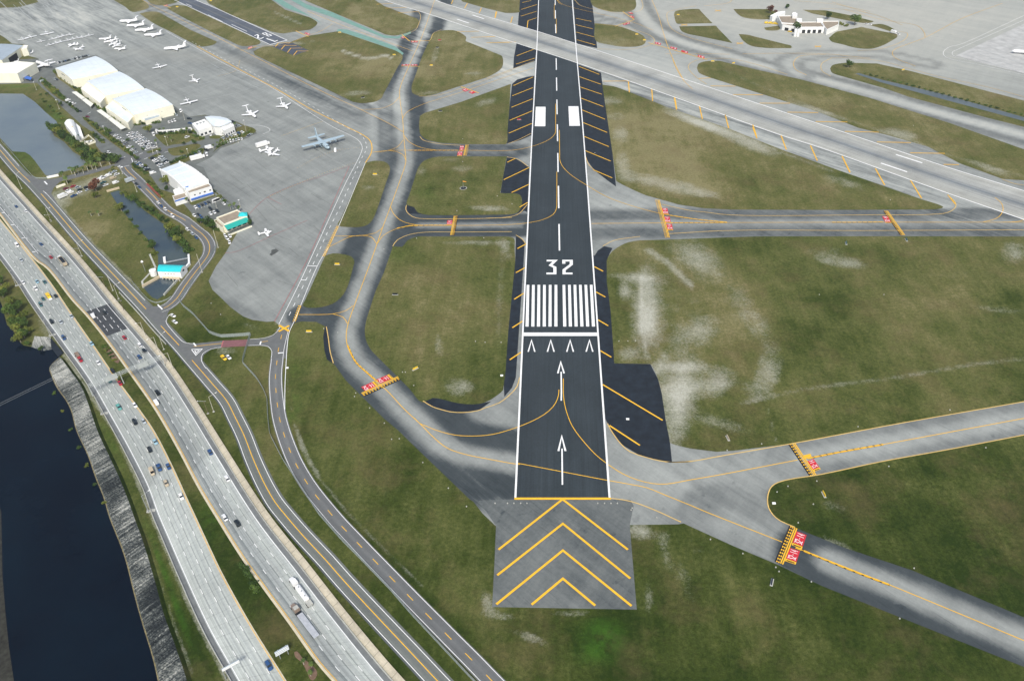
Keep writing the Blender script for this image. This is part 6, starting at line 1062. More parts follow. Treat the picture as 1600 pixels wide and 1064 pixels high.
t = bld('water_tank', (241,430), 'round white water tank beside the turquoise roof', 'water tank'); MB().tube((0,0,0), (0,0,4.2), 2.3, 2.3, 24).obj('tank', WALLW, t); MB().tube((0,0,4.2), (0,0,4.7), 2.3, .3, 24).obj('tank_roof', ROOFW, t)
t = bld('satellite_mast', (227.5,425), 'thin mast with a white dome left of the water tank', 'mast'); MB().tube((0,0,0), (0,0,8), .12).obj('mast_pole', GREYM, t); MB().tube((0,0,8), (0,0,8.9), .9, .5, 14).obj('dome', WALLW, t)
# fire station
t = bld('fire_station', (1245,38), 'white airfield fire station curving around truck bays', 'fire station'); kf = k(1180, 0, 6.667)
w1 = block(kf((232,172),(420,172),(440,215),(455,262),(270,245)), 6, WALLW, ROOFT, t, par=.8); w2 = block(kf((450,238),(680,236),(722,290),(480,292)), 6.2, WALLW, ROOFT, t, par=.8); w3 = block(kf((270,250),(450,262),(480,296),(285,262)), 5.8, WALLW, ROOFT, t, par=.7); w4 = block(kf((690,228),(870,228),(872,262),(745,318),(722,290)), 5.5, WALLW, ROOFT, t, par=.8)
block(kf((155,170),(235,132),(310,122),(312,140),(225,172),(180,182)), 5, WALLW, ROOFW, t, rname='wing_roof'); block(kf((385,142),(442,148),(438,178),(388,172)), 8.5, WALLW, ROOFW, t, rname='tower_roof'); block(kf((430,196),(488,200),(486,222),(432,220)), 8, WALLW, ROOFW, t, rname='tower_roof'); block(kf((640,202),(710,202),(708,226),(645,224)), 8, WALLW, ROOFW, t, rname='tower_roof')
on_wall(t, w2[3], w2[2], [(.06+.23*q_, .2+.23*q_, 0, 3.8) for q_ in range(4)], 'bay_door', DARKIN); on_wall(t, w3[3], w3[2], [(.15, .35, 0, 3.4), (.5, .7, 0, 3.4)], 'bay_door', DARKIN)
for i, x in enumerate((411, 441)): tt = bld('white_cylinder_tank', kf((x, 382))[0], '%s of two white upright tanks before the fire station' % ('left', 'right')[i], 'tank', 'upright tanks'); MB().tube((0,0,0), (0,0,7.5), 1.5, 1.5, 16).obj('tank', WALLW, tt); MB().tube((0,0,7.5), (0,0,8.2), 1.5, .5, 16).obj('tank_top', WALLW, tt)
# white trailers on the apron
for pp, lb, rz_ in (((411,228.5),'white trailer unit above two twin planes on the apron',heading((402,229),(421,223.5))),((309,249),'long white trailer beside the blue trimmed hangar',heading((300,251),(319,246)))):
    t = empty('office_trailer', (*P(pp), .1), rz_, lb, 'trailer'); MB().box(-6, 4.2, -1.6, 1.6, .6, 3.7).obj('body', WALLW, t); MB().box(4.3, 6.2, -1.2, 1.2, .6, 2.4).obj('cab', WALLW, t); MB().box(5.4, 6.22, -1.0, 1.0, 1.5, 2.2).obj('window_glass', GLASS, t); wheels(t, (-4, -2.7, 4.6), 1.1, .45)
# ================================================================ TREES
def crown(n, rx, rz_, seed, leaf=.55, flat_=1.):
    r = np.random.RandomState(seed); vs = []; fs = []; lobes = r.normal(0, .42, (7, 3)); lobes[:, 2] *= .6
    for i in range(n):
        c = lobes[r.randint(7)]; d = r.normal(size=3); d /= np.linalg.norm(d); rad = .55*(r.uniform(.45, 1)**.5); p = c*.9+d*rad; p = p*np.array([rx, rx, rz_]); s = leaf*r.uniform(.6, 1.3)
        a = r.normal(size=3)+d*.8; a /= np.linalg.norm(a); u = np.cross(a, [0.3, .2, 1]); u /= np.linalg.norm(u)+1e-9; v = np.cross(a, u)
        k_ = len(vs); vs += [tuple(p+u*s), tuple(p+v*s*.8), tuple(p-u*s), tuple(p-v*s*.8)]; fs.append((k_, k_+1, k_+2, k_+3))
    return vs, fs
TP = {}
def tree_parts(kind):
    if kind in TP: return TP[kind]
    if kind.startswith('palm'):
        sd = int(kind[-1]); r = np.random.RandomState(sd); h = 6.; m = MB().tube((0,0,0), (.25,.1,h), .22, .14, 7); f = MB()
        for q_ in range(26):
            a = 2*math.pi*q_/26*2.1; el = r.uniform(-.5, .8); L_ = 2.1; px_ = []
            for s in range(5): u = s/4; px_.append(Vector((math.cos(a)*L_*u*math.cos(el*.6)+.25, math.sin(a)*L_*u*math.cos(el*.6)+.1, h+L_*u*math.sin(el)-1.3*u*u)))
            sd_ = Vector((-math.sin(a), math.cos(a), 0))
            f.add([tuple(p+sd_*w_q) for p, w_q in zip(px_, (.08,.3,.34,.26,.03))]+[tuple(p-sd_*w_q) for p, w_q in zip(px_, (.08,.3,.34,.26,.03))], [(i, i+1, 6+i, 5+i) for i in range(4)])
        TP[kind] = [('trunk', m.me('trunk', POLE)), ('fronds', f.me('fronds', FROND))]
    else:
        mt = {'d': LEAFD, 'm': LEAFM, 'y': LEAFY, 'r': LEAFR}[kind[0]]; sd = int(kind[-1])
        if 'bush' in kind: v, f = crown(230, 1., .62, sd, .15); v = [(x, y, z+.45) for x, y, z in v]; TP[kind] = [('foliage', MB().add(v, f).me('foliage', mt)), ('stem', MB().tube((0,0,0), (0,0,.5), .1, .06, 6).me('stem', BARK))]
        else:
            v, f = crown(520, 1., .8, sd, .13); v = [(x, y, z+1.35) for x, y, z in v]; m = MB().tube((0,0,0), (.03,.02,.9), .09, .06, 7)
            for q_ in range(4): a = q_*1.6+sd; m.tube((.03,.02,.85), (.03+.45*math.cos(a), .02+.45*math.sin(a), 1.4), .045, .02, 5)
            TP[kind] = [('crown', MB().add(v, f).me('crown', mt)), ('trunk', m.me('trunk', BARK))]
    return TP[kind]
def tree(pp, kind, r, label, group=None, nm='tree', cat='tree', z=0.):
    x, y = P(pp); t = empty(nm, (x, y, z), random.uniform(0, 6.28), label, cat, group); t.scale = (r, r, r*random.uniform(.9, 1.1))
    for n_, me in tree_parts(kind): link(n_, me, None, t)
    return t
def palm(pp, label, group=None, s=1.): return tree(pp, 'palm%d' % random.randint(1, 3), s, label, group, 'palm_tree', 'palm tree')
GP = 'palms between the pond and the side road'
for x, y in ((100,279.6),(112.7,271.7),(123,272),(131,271.4),(144.7,265),(158.6,261),(172.5,258.6),(106,288),(118,275),(138,268),(151,266)): palm((x, y), 'tall palm with pale trunk in the line beside the pond side road', GP, random.uniform(.95, 1.25))
for p, l in (((143,338),'left palm of two on the dry grass field beside the canal'),((155,338),'right palm of two on the dry grass field beside the canal'),((245,226),'palm beside the lower end of the double car row'),((361,328),'palm at the apron fence corner, left one'),((368,326),'palm at the apron fence corner, right one'),((375,332),'palm behind the tan building'),((152,199),'palm in the lot hedge below the carports'),((210,236),'palm at the lower end of the lot hedge row')): palm(p, l, None, .8)
GQ = 'palms around the terminal garden'
for x, y in ((285,209),(293.5,206),(294,209),(251,207),(257,207),(262,216),(268,222),(333,206),(354,204),(368,199),(346,226),(341,229),(334,233),(310,217)): palm((x, y), 'palm among the planting around the terminal and its palm lawn', GQ, random.uniform(.6, .8))
for x, y in ((302.5,313),(312.5,309),(323.5,305.5),(293,317)): palm((x, y), 'palm in the lawn strip before the blue trimmed hangar', 'palms before the blue trimmed hangar', .75)
for p, kd, r, l in (((150.7,299),'r1',5.0,'round russet tree in the middle of the grass parking lot'),((150,310),'y1',2.6,'small yellow green tree below the russet tree'),((190,330),'y2',3.2,'yellow green tree on the left bank of the canal'),((240,388),'m1',3.2,'tree at the canal bend left of the pump house'),((267.6,362),'y3',3.4,'yellow green tree, highest on the right canal bank'),((279,370),'m2',3.8,'green tree, middle one on the right canal bank'),((277.4,379),'y1',3.2,'yellow green tree, lowest on the right canal bank'),
   ((263.7,290),'y2',4.2,'large yellow green tree at the side wall of the blue trimmed hangar'),((327.5,353),'d1',3.6,'dark tree beside the tan building, left of two'),((334.6,356.5),'m3',3.4,'green tree beside the tan building, right of two'),((314,350),'m1',2.6,'small tree on the corner planting by the street'),((388,342),'m2',2.4,'small tree at the far corner of the tan building'),((391,353),'d2',2.8,'dark tree at the apron end of the tan building'),
   ((232.6,207.5),'y3',3.6,'tree on the small corner island above the double car row'),((257.4,179.5),'d3',3.4,'dark round tree against the nearest arched hangar'),((229,191),'m1',2.4,'small tree before the hangar lean to'),((218,194),'m3',2.2,'small tree at the foot of the hangar gable'),((170,210),'m2',3.2,'round tree in the hedge beside a light mast'),((282,303),'y1',1.6,'small shrub tree at the porch of the blue trimmed hangar'),
   ((1244,50.5),'d1',5.5,'round dark tree in front of the fire station'),((1292.5,31),'d2',4.2,'dark tree behind the fire station'),((1335,40),'m3',6.,'tree cluster right of the fire station'),((1203,22),'r2',4.5,'brownish tree left of the fire station wing'),((1325,106),'m2',3.6,'lone tree at the tip of the ditch island'),((1230,14),'m1',3.,'tree behind the fire station tower')):
    tree(p, kd, r, l)
for i, (x, y, r) in enumerate([(80,201,4),(86,206,4),(93,209,4.2),(99,215,4),(105,219,4),(111,224,4),(117,229,3.8),(122,234,3.8),(127,240,3.6),(133,246,4),(140,250,4.2),(147,252,4.2),(154,251,4.2),(161,250,4),(168,250,4),(175,250,3.8),(182,250,3.4),(148,243,3.5),(138,240,3.5),(92,200,3)]): tree((x, y+2), random.choice(['d1','m2','d3','m1','y1']), r, 'bushy tree in the thick green belt between the pond and the street', 'trees of the pond belt')
BT = 0
for i, (x, y, r) in enumerate([(3,447,4),(10,457,4.5),(5,465,4.2),(20,478,4.5),(30,486,4.6),(14,491,4.2),(25,494,4.8),(37,502,4.6),(27,511,4.4),(41,512,4.2),(30,523,4.6),(39,528,4.4),(33,535,4.0),(-2,440,4),(46,520,3),(20,503,3.4),(44,540,2.2),(65,548,2.)]): tree((x, y), random.choice(['m1','m2','y1','m3','y2','m1']), r*.8, 'bushy tree on the river bank left of the highway', 'trees on the river bank')
def hedge(p0, p1, n, r, label, group, kinds=('mbush1','dbush2','mbush3','ybush1'), jit=.6):
    n = int(n*.68+.5); r *= 1.15
    for i in range(n):
        s = (i+.5)/n; tree((p0[0]+(p1[0]-p0[0])*s+random.uniform(-jit, jit), p0[1]+(p1[1]-p0[1])*s+random.uniform(-jit, jit)*.6), random.choice(kinds), r*random.uniform(1.0, 1.75), label, group, 'bush', 'bush')
hedge((63,124),(102,157),20,1.7,'bush in the hedge between the pond road and the hangar lot','bushes between pond road and hangar lot'); hedge((104,160),(124,176),10,1.5,'bush in the hedge beside three white vehicles','bushes beside the white vehicles'); hedge((131,184),(208,243),32,1.4,'low bush in the long hedge of the hangar lot','bushes of the long lot hedge')
hedge((86,112),(110,130),14,1.9,'bush along the side wall of the first arched hangar','bushes along the first hangar'); hedge((112,132),(149,160),18,2.0,'bush along the annex of the middle arched hangar','bushes along the middle hangar'); hedge((150,163),(200,197),24,2.0,'bush along the annex of the nearest arched hangar','bushes along the nearest hangar')
hedge((143,207),(163,225),10,1.3,'bush on the narrow planted island beside the white tent hall','bushes on the tent hall island'); hedge((232,284),(256,309),12,1.3,'bush on the red mulch strip along the canal street','bushes on the mulch strip'); hedge((266,256),(315,236),16,1.5,'bush in the hedge behind the blue trimmed hangar','bushes behind the blue trimmed hangar')
hedge((338,232),(396,204),14,1.3,'bush along the apron edge of the terminal lot','bushes along the terminal lot'); hedge((250,210),(300,208),16,1.5,'bush at the foot of the low white wall','bushes at the low white wall'); hedge((302,212),(318,218),7,1.5,'bush on the loop drive island','bushes on the loop island'); hedge((207,256),(230,273),10,1.2,'bush around the hedge corner lot','bushes of the hedge corner lot')
hedge((192,302),(262,348),22,1.8,'bush on the bank between the canal and the street','bushes on the canal bank'); hedge((268,362),(296,394),14,2.0,'bush on the lower canal bank beside the street','bushes on the lower canal bank'); hedge((96,287),(108,285),4,1.4,'bush at the mouth of the side road','bushes at the side road mouth'); hedge((186,318),(246,402),12,1.3,'bush on the field side of the canal','bushes on the field side of the canal')
hedge((162,540),(180,566),8,1.0,'small shrub on the median above the gantry','shrubs on the median above the gantry'); hedge((376,880),(402,925),7,1.5,'dark shrub on the wide median near the bottom','shrubs on the lower median',('dbush2','mbush1')); hedge((80,600),(168,800),10,.7,'low weed tuft at the water edge of the rock slope','weeds on the rock slope',('ybush1','mbush1'),1.2)
hedge((1215,17),(1200,30),5,2.,'bush on the grass left of the fire station','bushes left of the fire station',('dbush2','rbush1')); hedge((1300,36),(1325,42),6,1.8,'bush right of the fire station','bushes right of the fire station')
flat('mulch_bed', [(459.5,1019),(464,1017),(472,1027),(484,1036),(495,1047),(495,1056),(489,1063),(484,1060),(480,1050),(472,1035),(462,1027)], .12, MULCH, None, 0, True, **STR); flat('mulch_bed', [(161,545),(168,543),(181,556),(187,564),(184,568),(176,562)], .12, MULCH, None, 0, True, **STR); flat('mulch_bed', [(228,288),(231,287),(254,308),(251,310)], .19, plain('red_mulch', (.25,.06,.05), 1), **STR)
for i, (x, y) in enumerate(((475,1038),(487,1042),(486,1056))): palm((x, y), 'young palm on the brown mulch bed, %s from the top' % ORD[i+1], 'palms on the mulch bed', .55)
# ================================================================ POLES, LIGHTS, GANTRY, FENCES
def lamp(base, top, arm=None, label='', group=None, cat='street light', nm='street_light', mat=None, r=.16, double=False):
    x, y = P(base); h = height(base, top); t = empty(nm, (x, y, 0), 0, label, cat, group); MB().tube((0,0,0), (0,0,h), r, r*.65, 8).obj('pole', mat or GREYM, t); MB().box(-.5, .5, -.5, .5, 0, .25).obj('base', CONC, t)
    for a_ in ([arm] if arm else []):
        q_ = np.array(P(a_, h+.6))-np.array([x, y]); MB().tube((0,0,h-.1), (*q_, h+.6), .09, .07, 6).obj('arm', mat or GREYM, t); d = q_/max(np.linalg.norm(q_), .1); e_ = q_+d*.9; MB().tube((*q_, h+.6), (*e_, h+.62), .22, .14, 8).obj('lamp_head', ROOFW, t)
    if not arm and cat != 'utility pole': MB().box(-.55, .55, -.3, .3, h, h+.35).obj('lamp_head', ROOFW, t)
    return t, h
GA = 'street lights on the river side of the highway'
for i, (b_, tp, a_) in enumerate((((26,447),(15.4,424),(22.8,417.6)),((79,525),(69,499.5),(77,494)),((160,647.5),(149.6,623),(160,614)),((232.5,800),(220,775),(231,767)))): lamp(b_, tp, a_, 'street light with a concrete pad by the river side barrier, %s from the top' % ORD[i+1], GA, r=.2); p = P(b_); pd = MB().box(-2.0, 2.0, -.8, .8, 0, .3).obj('concrete_pad', CONC, None); pd.location = (p[0]+.8, p[1]+.8, 0); pd.rotation_euler[2] = .2; tag(pd, 'pale concrete pad at the foot of the %s river side street light' % ORD[i+1], 'concrete pad', 'concrete pads')
GF = 'street lights along the frontage road'
for i, (b_, tp, a_) in enumerate((((34,295),(24,272.5),(29,269)),((79,344),(71.4,325),(76.7,324.6)),((128,400.5),(120.7,380),(127,376)),((185.5,467),(178.8,446.5),(185,442)),((256,546),(248,525.5),(256,519)),((334,643.4),(327,620),(336,614)))): lamp(b_, tp, a_, 'street light leaning over the frontage road, %s from the top' % ORD[i+1], GF, mat=POLE)
GS = 'street lights beside the tan concrete slope'
for i, (b_, tp, a_) in enumerate((((227.6,526),(219.5,503.6),(213,505)),((249.6,553),(238,527),(231,530)),((271.7,579),(261,551.5),(250,555.6)))): lamp(b_, tp, a_, 'white street light beside the tan concrete slope, %s from the top' % ORD[i+1], GS, mat=POLE, r=.2)
for i, (b_, tp) in enumerate((((80,346),(72,336)),((125,400),(117,388)),((165,450),(158,432)),((194,486),(187,469)),((325,646),(316.4,626)))):
    t, h = lamp(b_, tp, None, 'wooden utility pole on the verge beside the highway, %s from the top' % ORD[i+1], 'utility poles on the highway verge', 'utility pole', 'utility_pole', WOOD); MB().box(-3.4, 1.2, -.08, .08, h-.5, h-.35).obj('crossarm', GREYM, t); MB().tube((-3.3, 0, h-.42), (-3.3, 0, h-.1), .2, .2, 6).obj('insulator', ROOFW, t)
for b_, tp, l in (((341,387),(334.6,359.4),'tall concrete pole beside the street bend near the tan building'),((316,425.7),(308,397),'tall concrete pole beside the sloping street near the pump house'),((176.5,454),(168,431),'thick concrete pole on the verge above the street junction'),((214,299.7),(210.7,289),'concrete pole on the canal bank near the street'),((239.4,239.7),(235.3,231),'concrete pole at the lower end of the double car row'),((191.5,272),(187,262),'concrete pole beside the street junction'),
   ((283,440)[:0] or (273,444),(269,432),'thin pole on the pump basin wall')): lamp(b_, tp, None, l, None, 'utility pole', 'concrete_pole', POLE, .22)
for b_, tp, l in (((385,207),(382,188.7),'tall light mast at the apron corner of the terminal'),((372.6,223.4),(370,209),'light mast in the terminal car row'),((288.6,187.7),(284.5,173.6),'light mast at the corner of the nearest arched hangar'),((295,243.6),(292,233.5),'light mast on the oval lawn'),((262,227.7),(258,214),'light mast on the palm lawn'),((246.6,232),(245.4,224),'light mast beside the end of the car files'),
   ((375.8,324),(373.3,313),'light mast on the apron above the tan building'),((339,326),(338,316),'light mast on the lot island'),((164,207),(162.6,197.4),'light mast in the long lot hedge'),((57,140.6),(53.7,128.5),'light mast at the pond road corner'),((92.7,170.7),(88,157),'light mast on the pond bank'),((248,245.6),(245.3,236.5),'light mast at the lot crossing')): lamp(b_, tp, None, l, 'light masts of the landside', 'light mast', 'light_mast', POLE, .16)
# gantry over the highway
gb, ge, gmid = P((140,607)), P((252,560)), P((190,585)); H_ = 7.5
t = empty('sign_gantry', (*gb, 0), 0, 'long grey lattice gantry spanning both carriageways', 'sign gantry'); o_ = np.array(gb); E_ = np.array(P((252,557), H_))-o_; B0 = np.array(P((138,603), H_))-o_; d = (E_-B0)/np.linalg.norm(E_-B0); nn = np.array([-d[1], d[0]]); LG = np.linalg.norm(E_-B0); TW = plain('gantry_grey', (.40,.43,.42), .6)
tr = MB()
for y_ in (-.75, .75):
    for z in (H_-.7, H_+.7): a, b_ = B0+nn*y_, E_+nn*y_; tr.tube((*a, z), (*b_, z), .11, .11, 6)
nb = int(LG/1.9)
for q_ in range(nb+1):
    s0, s1 = B0+d*LG*q_/nb, B0+d*LG*min(q_+1, nb)/nb
    for z in (H_-.7, H_+.7): tr.tube((*(s0-nn*.75), z), (*(s1+nn*.75), z), .05, .05, 4); tr.tube((*(s0-nn*.75), z), (*(s0+nn*.75), z), .05, .05, 4)
    for y_ in (-.75, .75): tr.tube((*(s0+nn*y_), H_-.7), (*(s1+nn*y_), H_+.7), .05, .05, 4)
tr.obj('truss', TW, t)
for f_ in (0.0, .42, 1.0): p = B0+d*LG*f_; MB().tube((*p, 0), (*p, H_+.8), .28, .22, 10).obj('column', TW, t)
for f0, f1 in ((.22, .38), (.66, .80)):
    a, b_ = B0+d*LG*f0-nn*.95, B0+d*LG*f1-nn*.95; MB().prism([tuple(a), tuple(b_), tuple(b_-nn*.12), tuple(a-nn*.12)], H_-1.6, H_+1.5).obj('sign_panel', TW, t)
def board(p0, p1, zc, hgt, posts, name, label, cat):
    a, b_ = np.array(P(p0, zc)), np.array(P(p1, zc)); t = empty(name, (*a, 0), 0, label, cat); b_ = b_-a; a = a*0; d = b_/np.linalg.norm(b_); nn = np.array([-d[1], d[0]]); MB().prism([tuple(a), tuple(b_), tuple(b_+nn*.2), tuple(a+nn*.2)], zc-hgt/2, zc+hgt/2).obj('sign_panel', ROOFG, t)
    for z in (zc-hgt*.3, zc, zc+hgt*.3): MB().prism([tuple(a-nn*.15), tuple(b_-nn*.15), tuple(b_-nn*.02), tuple(a-nn*.02)], z-.12, z+.12).obj('rail', ROOFW, t)
    for f_ in posts: p = b_*f_+nn*.35; MB().tube((*p, 0), (*p, zc+hgt/2), .16, .16, 8).obj('post', GREYM, t)
    return t
board((430,1022.5),(451,1010.5), 4.5, 3.0, (.25, .85), 'road_sign', 'large grey road sign board on two posts in the median', 'road sign'); board((347,1047),(374,1032), 7.0, 1.8, (-.0,), 'overhead_sign', 'overhead cantilever sign reaching over the left carriageway at the bottom', 'overhead sign')
def fence(pts, label, h=2.4, name='chain_link_fence', step=3.5, rail=True):
    w = WL(pts); w = resample(w, step); t = empty(name, (*w[0], 0), 0, label, 'fence'); w = w-w[0]; m = MB(); pn = MB()
    for p in w: m.tube((*p, 0), (*p, h+.1), .06, .06, 5)
    for a, b_ in zip(w[:-1], w[1:]):
        for z in ((h, 1.) if rail else (h,)): m.tube((*a, z), (*b_, z), .045, .045, 4, False)
        pn.add([(*a, .05), (*b_, .05), (*b_, h), (*a, h)], [(0, 1, 2, 3)])
    m.obj('posts_and_rails', GREYM, t); pn.obj('mesh_panel', CHAIN, t)
fence([(2.5,222),(16,236),(40,264),(52,277),(57,279.6),(74,279.6)], 'pale fence along the pond side of the frontage road', 1.2); fence([(341,383),(330,402),(318,417.6),(300,444),(280.6,472)], 'chain link fence along the right side of the sloping street')
fence([(281,472),(287,480),(302,492),(318,510),(328,521.5),(345,527.5),(389.6,524.7),(392,524)], 'chain link fence crossing the grass below the round apron end'); fence([(392,524),(385,545),(379,568),(390,580),(402.6,594),(412,610),(418,625),(419,652),(422,680),(432,700),(443,721),(467.6,757),(497,803),(534.5,845.5),(559,870),(607.6,920),(640,957.7),(734,1058.5),(780,1105)], 'long chain link fence curving between the two roads to the bottom')
fence([(336,305),(352,317),(366,329)], 'chain link fence between the apron and the car lot'); fence([(214,467),(222,478),(236,492)][:0] or [(204,433),(208,443),(222,459),(234,471),(244,474),(258,471),(268,464)], 'guard rail around the corner below the pump basin', .8, 'guard_rail')
def barrier(w, off, h, label, name='concrete_barrier', y0=None, y1=None):
    w = _sh(w, off); 
    if y0 is not None: X, Y = to_px(w); w = w[(Y > y0) & (Y < y1)]
    n = normals(w); vs = []; fs = []
    for p, q_ in zip(w, n):
        for a, z in ((-.3, 0), (-.12, h), (.12, h), (.3, 0)): vs.append((*(p+q_*a), z))
    for i in range(len(w)-1):
        for j in range(3): fs.append((4*i+j, 4*i+j+1, 4*i+j+5, 4*i+j+4))
    o = mesh(name, vs, fs, CONC); tag(o, label, 'barrier'); return o
barrier(al, sg*2.1, .9, 'long concrete barrier on the river side of the highway'); barrier(br, -sg*2.3, .9, 'long concrete barrier beside the tan concrete slope'); barrier(wf, sgn*5.4, .8, 'low barrier along the lower edge of the frontage road', 'concrete_barrier', 455, 540)
# power lines, wind cone, airfield signs and fixtures
t = empty('power_lines', (*P((83,592)), 0), 0, 'two thin power lines crossing the dark river', 'power lines'); o_ = np.array(t.location[:2]); m = MB()
for dz in (0, 1.2): a, b_ = np.array(P((-120,692), 10))-o_, np.array(P((85,592), 10))-o_; m.tube((*a, 10+dz), (*b_, 10+dz), .06, .06, 5)
m.obj('wires', GREYM, t); MB().tube((*b_, 0), (*b_, 11.5), .16, .12, 8).obj('pole', WOOD, t)
t = bld('wind_cone', (724,294.5), 'orange wind cone on a mast in a dark ring on the grass', 'wind cone'); MB().tube((0,0,0), (0,0,6.2), .12).obj('mast', GREYM, t); MB().tube((0,0,6), (2.8,-.4,5.7), .5, .22, 12, False).obj('wind_sock', PAINT['o'], t)
rg = MB(); n = 28
for i in range(n):
    a0, a1 = 2*math.pi*i/n, 2*math.pi*(i+1)/n; rg.add([(r*math.cos(a), r*math.sin(a), .2) for a in (a0, a1) for r in (2.4, 2.9)], [(0, 1, 3, 2)])
rg.obj('ground_ring', CONC, t); MB().tube((0,0,.18), (0,0,.22), 2.4, 2.4, 24).obj('dark_disc', SHOULD, t)
SG = {}
def gsign(pp, to, colr, label):
    a, b_ = P(pp), P(to); t = empty('guidance_sign', (*a, .17), math.atan2(b_[1]-a[1], b_[0]-a[0]), label, 'guidance sign', 'guidance signs beside the taxiways')
    for nm, f_ in (('panel', lambda: MB().box(-1.6, 1.6, -.18, .18, .25, 1.25)), ('leg', lambda: MB().box(-1.1, -1.0, -.05, .05, 0, .25).box(1.0, 1.1, -.05, .05, 0, .25)), ('pad', lambda: MB().box(-2., 2., -.6, .6, 0, .06))):
        key = (nm, colr)
        if key not in SG: SG[key] = f_().me(nm, {'panel': PAINT[colr], 'leg': GREYM, 'pad': CONC}[nm])
        link(nm, SG[key], None, t)
for x, y, dx, dy, c_, l in ((483,519,1,0,'y','below the connector at the apron cross'),(649,577,1,-.5,'y','beside the hold line with two red panels'),(586,273.5,1,0,'y','on the upper left taxiway grass island'),(527,414,1,0,'y','on the lower left taxiway grass island'),(1137,685,.5,1,'t','on the pale grass left of the right hand hold line'),(1287,773,.5,1,'y','on grass below the right hand hold line'),
   (1206,910,.2,-1,'k','dark one on grass below the double hold sign'),(674,103.5,1,0,'y','right of the taxiway beside the small hold line'),(687,64,1,0,'r','red one on grass near the crossing runway'),(616,87,1,0,'y','at the tip of the pale streak'),(531,52,1,0,'y','on the grass tip below the green edged taxiway'),(617.5,461,1,0,'k','dark one at the left edge of the large grass field'),(567,153.5,1,-.2,'k','dark one above the taxiway bend'),(683.5,75.5,1,0,'k','dark one above the yellow sign'),
   (688,174.5,1,0,'k','dark one on the grass above the hold sign pair'),(1322,381,.2,1,'e','at the top edge of the big grass field'),(1416,375.5,.6,1,'e','right of the far hold line'),(1113.5,97,1,0,'y','left of two at the fire station fork'),(1146,100,1,-.2,'y','right of two at the fire station fork'),(1059.5,24.5,1,0,'y','on the far trapezoid grass island'),(995,55,1,0,'y','upper of two on the oval grass island'),(1007,64,1,0,'y','lower of two on the oval grass island'),
   (277,12,1,0,'y','at the near end of the grass strip beside the far runway'),(329.5,2.5,1,0,'y','at the top edge beside the far runway'),(1411,110.5,1,-.2,'y','on the ditch island near its top edge'),(811,188,1,0,'r','small red one on the dark shoulder')):
    gsign((x, y), (x+dx*8, y+dy*8), c_, '%s guidance sign %s' % ({'y': 'yellow', 't': 'pale', 'k': 'black', 'r': 'red', 'e': 'dark green'}[c_], l))
fx = MB().tube((0,0,0), (0,0,.4), .33, .25, 10).me('fixture', CONC); fb_ = MB().box(-.8, .8, -.5, .5, 0, .5).me('equipment_box', ROOFW)
GL_ = 'small white fixtures on the grass and pads'
for i, (x, y) in enumerate([(773.6,786.6),(793,786.6),(803,786.6),(813.6,786.6),(823.4,786.6),(934,786.6),(944.6,786.6),(954.6,786.6),(964.6,786.6),(986,797),(987.6,794),(1026,809),(1110,843),(1160.5,865),(1212,886.5),(1217,893),(1267.5,909),(1405.5,966.5),(1247,817),(1428,888),(1231,760),(1214,769),(1209,787),(1270.7,788),(1276,752),(1388.5,729),(1340.5,667),(1484,641),(1540,700),(1190,694),(1136,704),(967,533.5),(981,533.5),(993,533),(758,535.5),(783,535.5),(743,534),
   (784,587.5),(629,582),(633.5,582),(646.6,602.7),(556,614.5),(554,620),(577.7,638),(600.6,661.5),(612,686.7),(624,685.8),(660.7,723),(700.6,763),(729,791.7),(528,520),(506,514),(1280,461),(1381,461),(449,575.5),(330,474.5),(345,492),(723,218),(723,253.5),(714,330),(777,307),(800,319.5),(600,390),(651,373),(756,372.5),(929.5,239.6),(980.6,655.5),(1170.5,213.5),(1391,313),(1244,140.5),(1427,197),(1285,49),(1303,58)]):
    big_ = i in (37, 54, 66, 22); o = link('equipment_box' if big_ else 'light_fixture', fb_ if big_ else fx); o.location = (*P((x, y)), .17); tag(o, 'small white light fixture set on the grass or pavement beside the runway' if not big_ else 'small white equipment box on the ground near the runway', 'light fixture' if not big_ else 'equipment box', GL_ if not big_ else 'small equipment boxes')

flat('repair_patch', [(424,391),(431,389),(436,392),(431,396),(424,400),(421,398),(424,395)], .105, plain('repair_asphalt', (.075,.08,.075), .9, .2, .6), **STR)

for i in range(18): tree((64+random.uniform(-3, 3)+i*3., 152+i*2.9+random.uniform(-3, 3)) if i < 12 else (150+random.uniform(-14, 30), 262+random.uniform(-4, 4)), random.choice(['mbush1','dbush2','ybush1']), random.uniform(1.2, 2.2), 'small bush scattered on the pond bank and beside the side road', 'bushes scattered on the pond bank', 'bush', 'bush')
for x, y in ((97,166),(74,150),(90,163),(200,222),(224,236),(250,238),(288,227),(304,226),(284,240),(206,245),(214,251),(228,262),(345,312),(352,318),(322,308),(262,298)): tree((x, y), random.choice(['m1','m2','d2','y1']), random.uniform(1.5, 2.3), 'small tree dotted among the landside parking lots and drives', 'small trees of the landside', 'small_tree')

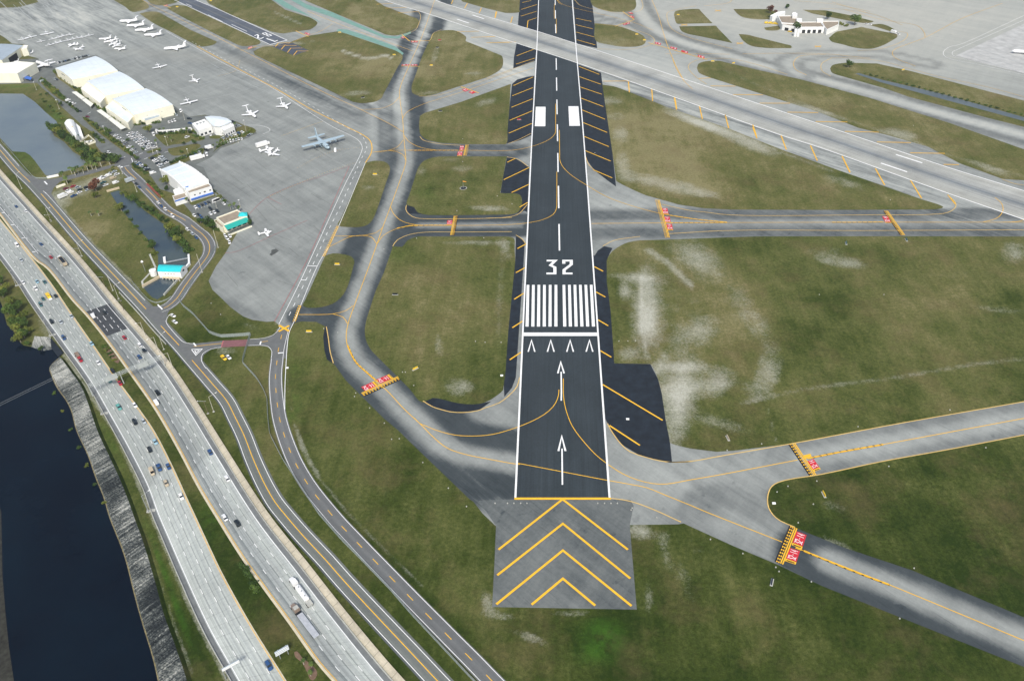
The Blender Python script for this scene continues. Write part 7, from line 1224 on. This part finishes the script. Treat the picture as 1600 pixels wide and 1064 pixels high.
for i in range(34):
    u = random.random(); x, y = 84+u*70+random.uniform(-2, 10), 204+u*46+random.uniform(-3, 4); tree((x, y), random.choice(['m1','m2','y1','d1']), random.uniform(1.8, 3.), 'bushy tree in the thick green belt between the pond and the street', 'trees of the pond belt')
for i in range(14): tree((132+i*4.2+random.uniform(-2, 2), 253+random.uniform(-4, 5)), random.choice(['m1','m3','y2']), random.uniform(1.8, 2.8), 'bushy tree in the thick green belt between the pond and the street', 'trees of the pond belt')
hedge((265,175),(276,181),5,1.6,'bush at the corner of the nearest arched hangar','bushes at the nearest hangar corner'); hedge((205,196),(250,192),12,1.5,'bush before the gable of the nearest arched hangar','bushes before the nearest hangar'); hedge((300,206),(318,210),7,1.5,'bush beside the terminal entrance','bushes beside the terminal'); hedge((344,208),(366,203),8,1.4,'bush before the right terminal wing','bushes before the terminal wing')
hedge((296,312),(336,300),10,1.2,'bush in the lawn strip before the blue trimmed hangar','bushes before the blue trimmed hangar'); hedge((320,350),(342,362),8,1.5,'bush at the wall of the tan building','bushes at the tan building'); hedge((336,296),(352,312),0,1,'x','x') if False else None
hedge((1060,1),(1060,1),0,1,'x','x') if False else None
hedge((1346,114.5),(1600,181.5),40,1.0,'low bush on the upper bank of the ditch','bushes on the ditch bank',('mbush1','dbush2'),.5)
# ================================================================ LIGHT
SUN_EL, SUN_AZ = math.radians(48), math.radians(172)
w_ = bpy.data.worlds.new('World'); S.world = w_; w_.use_nodes = True; nt = w_.node_tree; bg = nt.nodes['Background']
sk = nt.nodes.new('ShaderNodeTexSky'); sk.sky_type = 'NISHITA'; sk.sun_disc = False; sk.sun_elevation = SUN_EL; sk.sun_rotation = SUN_AZ; sk.air_density = 1.2; sk.dust_density = 3.0
nt.links.new(sk.outputs[0], bg.inputs[0]); bg.inputs[1].default_value = .09
sl = bpy.data.lights.new('sun', 'SUN'); sl.energy = 2.3; sl.angle = math.radians(11); sl.color = (1., .97, .91)
so = bpy.data.objects.new('sun', sl); COL.objects.link(so)
so.rotation_euler = Vector((math.sin(SUN_AZ)*math.cos(SUN_EL), math.cos(SUN_AZ)*math.cos(SUN_EL), math.sin(SUN_EL))).to_track_quat('Z', 'Y').to_euler()
S.view_settings.view_transform = 'Standard'; S.view_settings.look = 'None'; S.view_settings.gamma = 1; S.view_settings.use_curve_mapping = False; S.view_settings.exposure = 0.64

HD = .00006
hz = MB().box(-2500, 2500, -800, 3200, -1, CH+12).obj('haze', None, None, kind='stuff')
m = bpy.data.materials.new('haze'); m.use_nodes = True; nt = m.node_tree; nt.nodes.clear(); o = nt.nodes.new('ShaderNodeOutputMaterial'); v = nt.nodes.new('ShaderNodeVolumePrincipled')
v.inputs['Density'].default_value = HD; v.inputs['Color'].default_value = (.86, .92, 1, 1); v.inputs['Anisotropy'].default_value = .1; nt.links.new(v.outputs[0], o.inputs['Volume']); hz.data.materials.append(m)
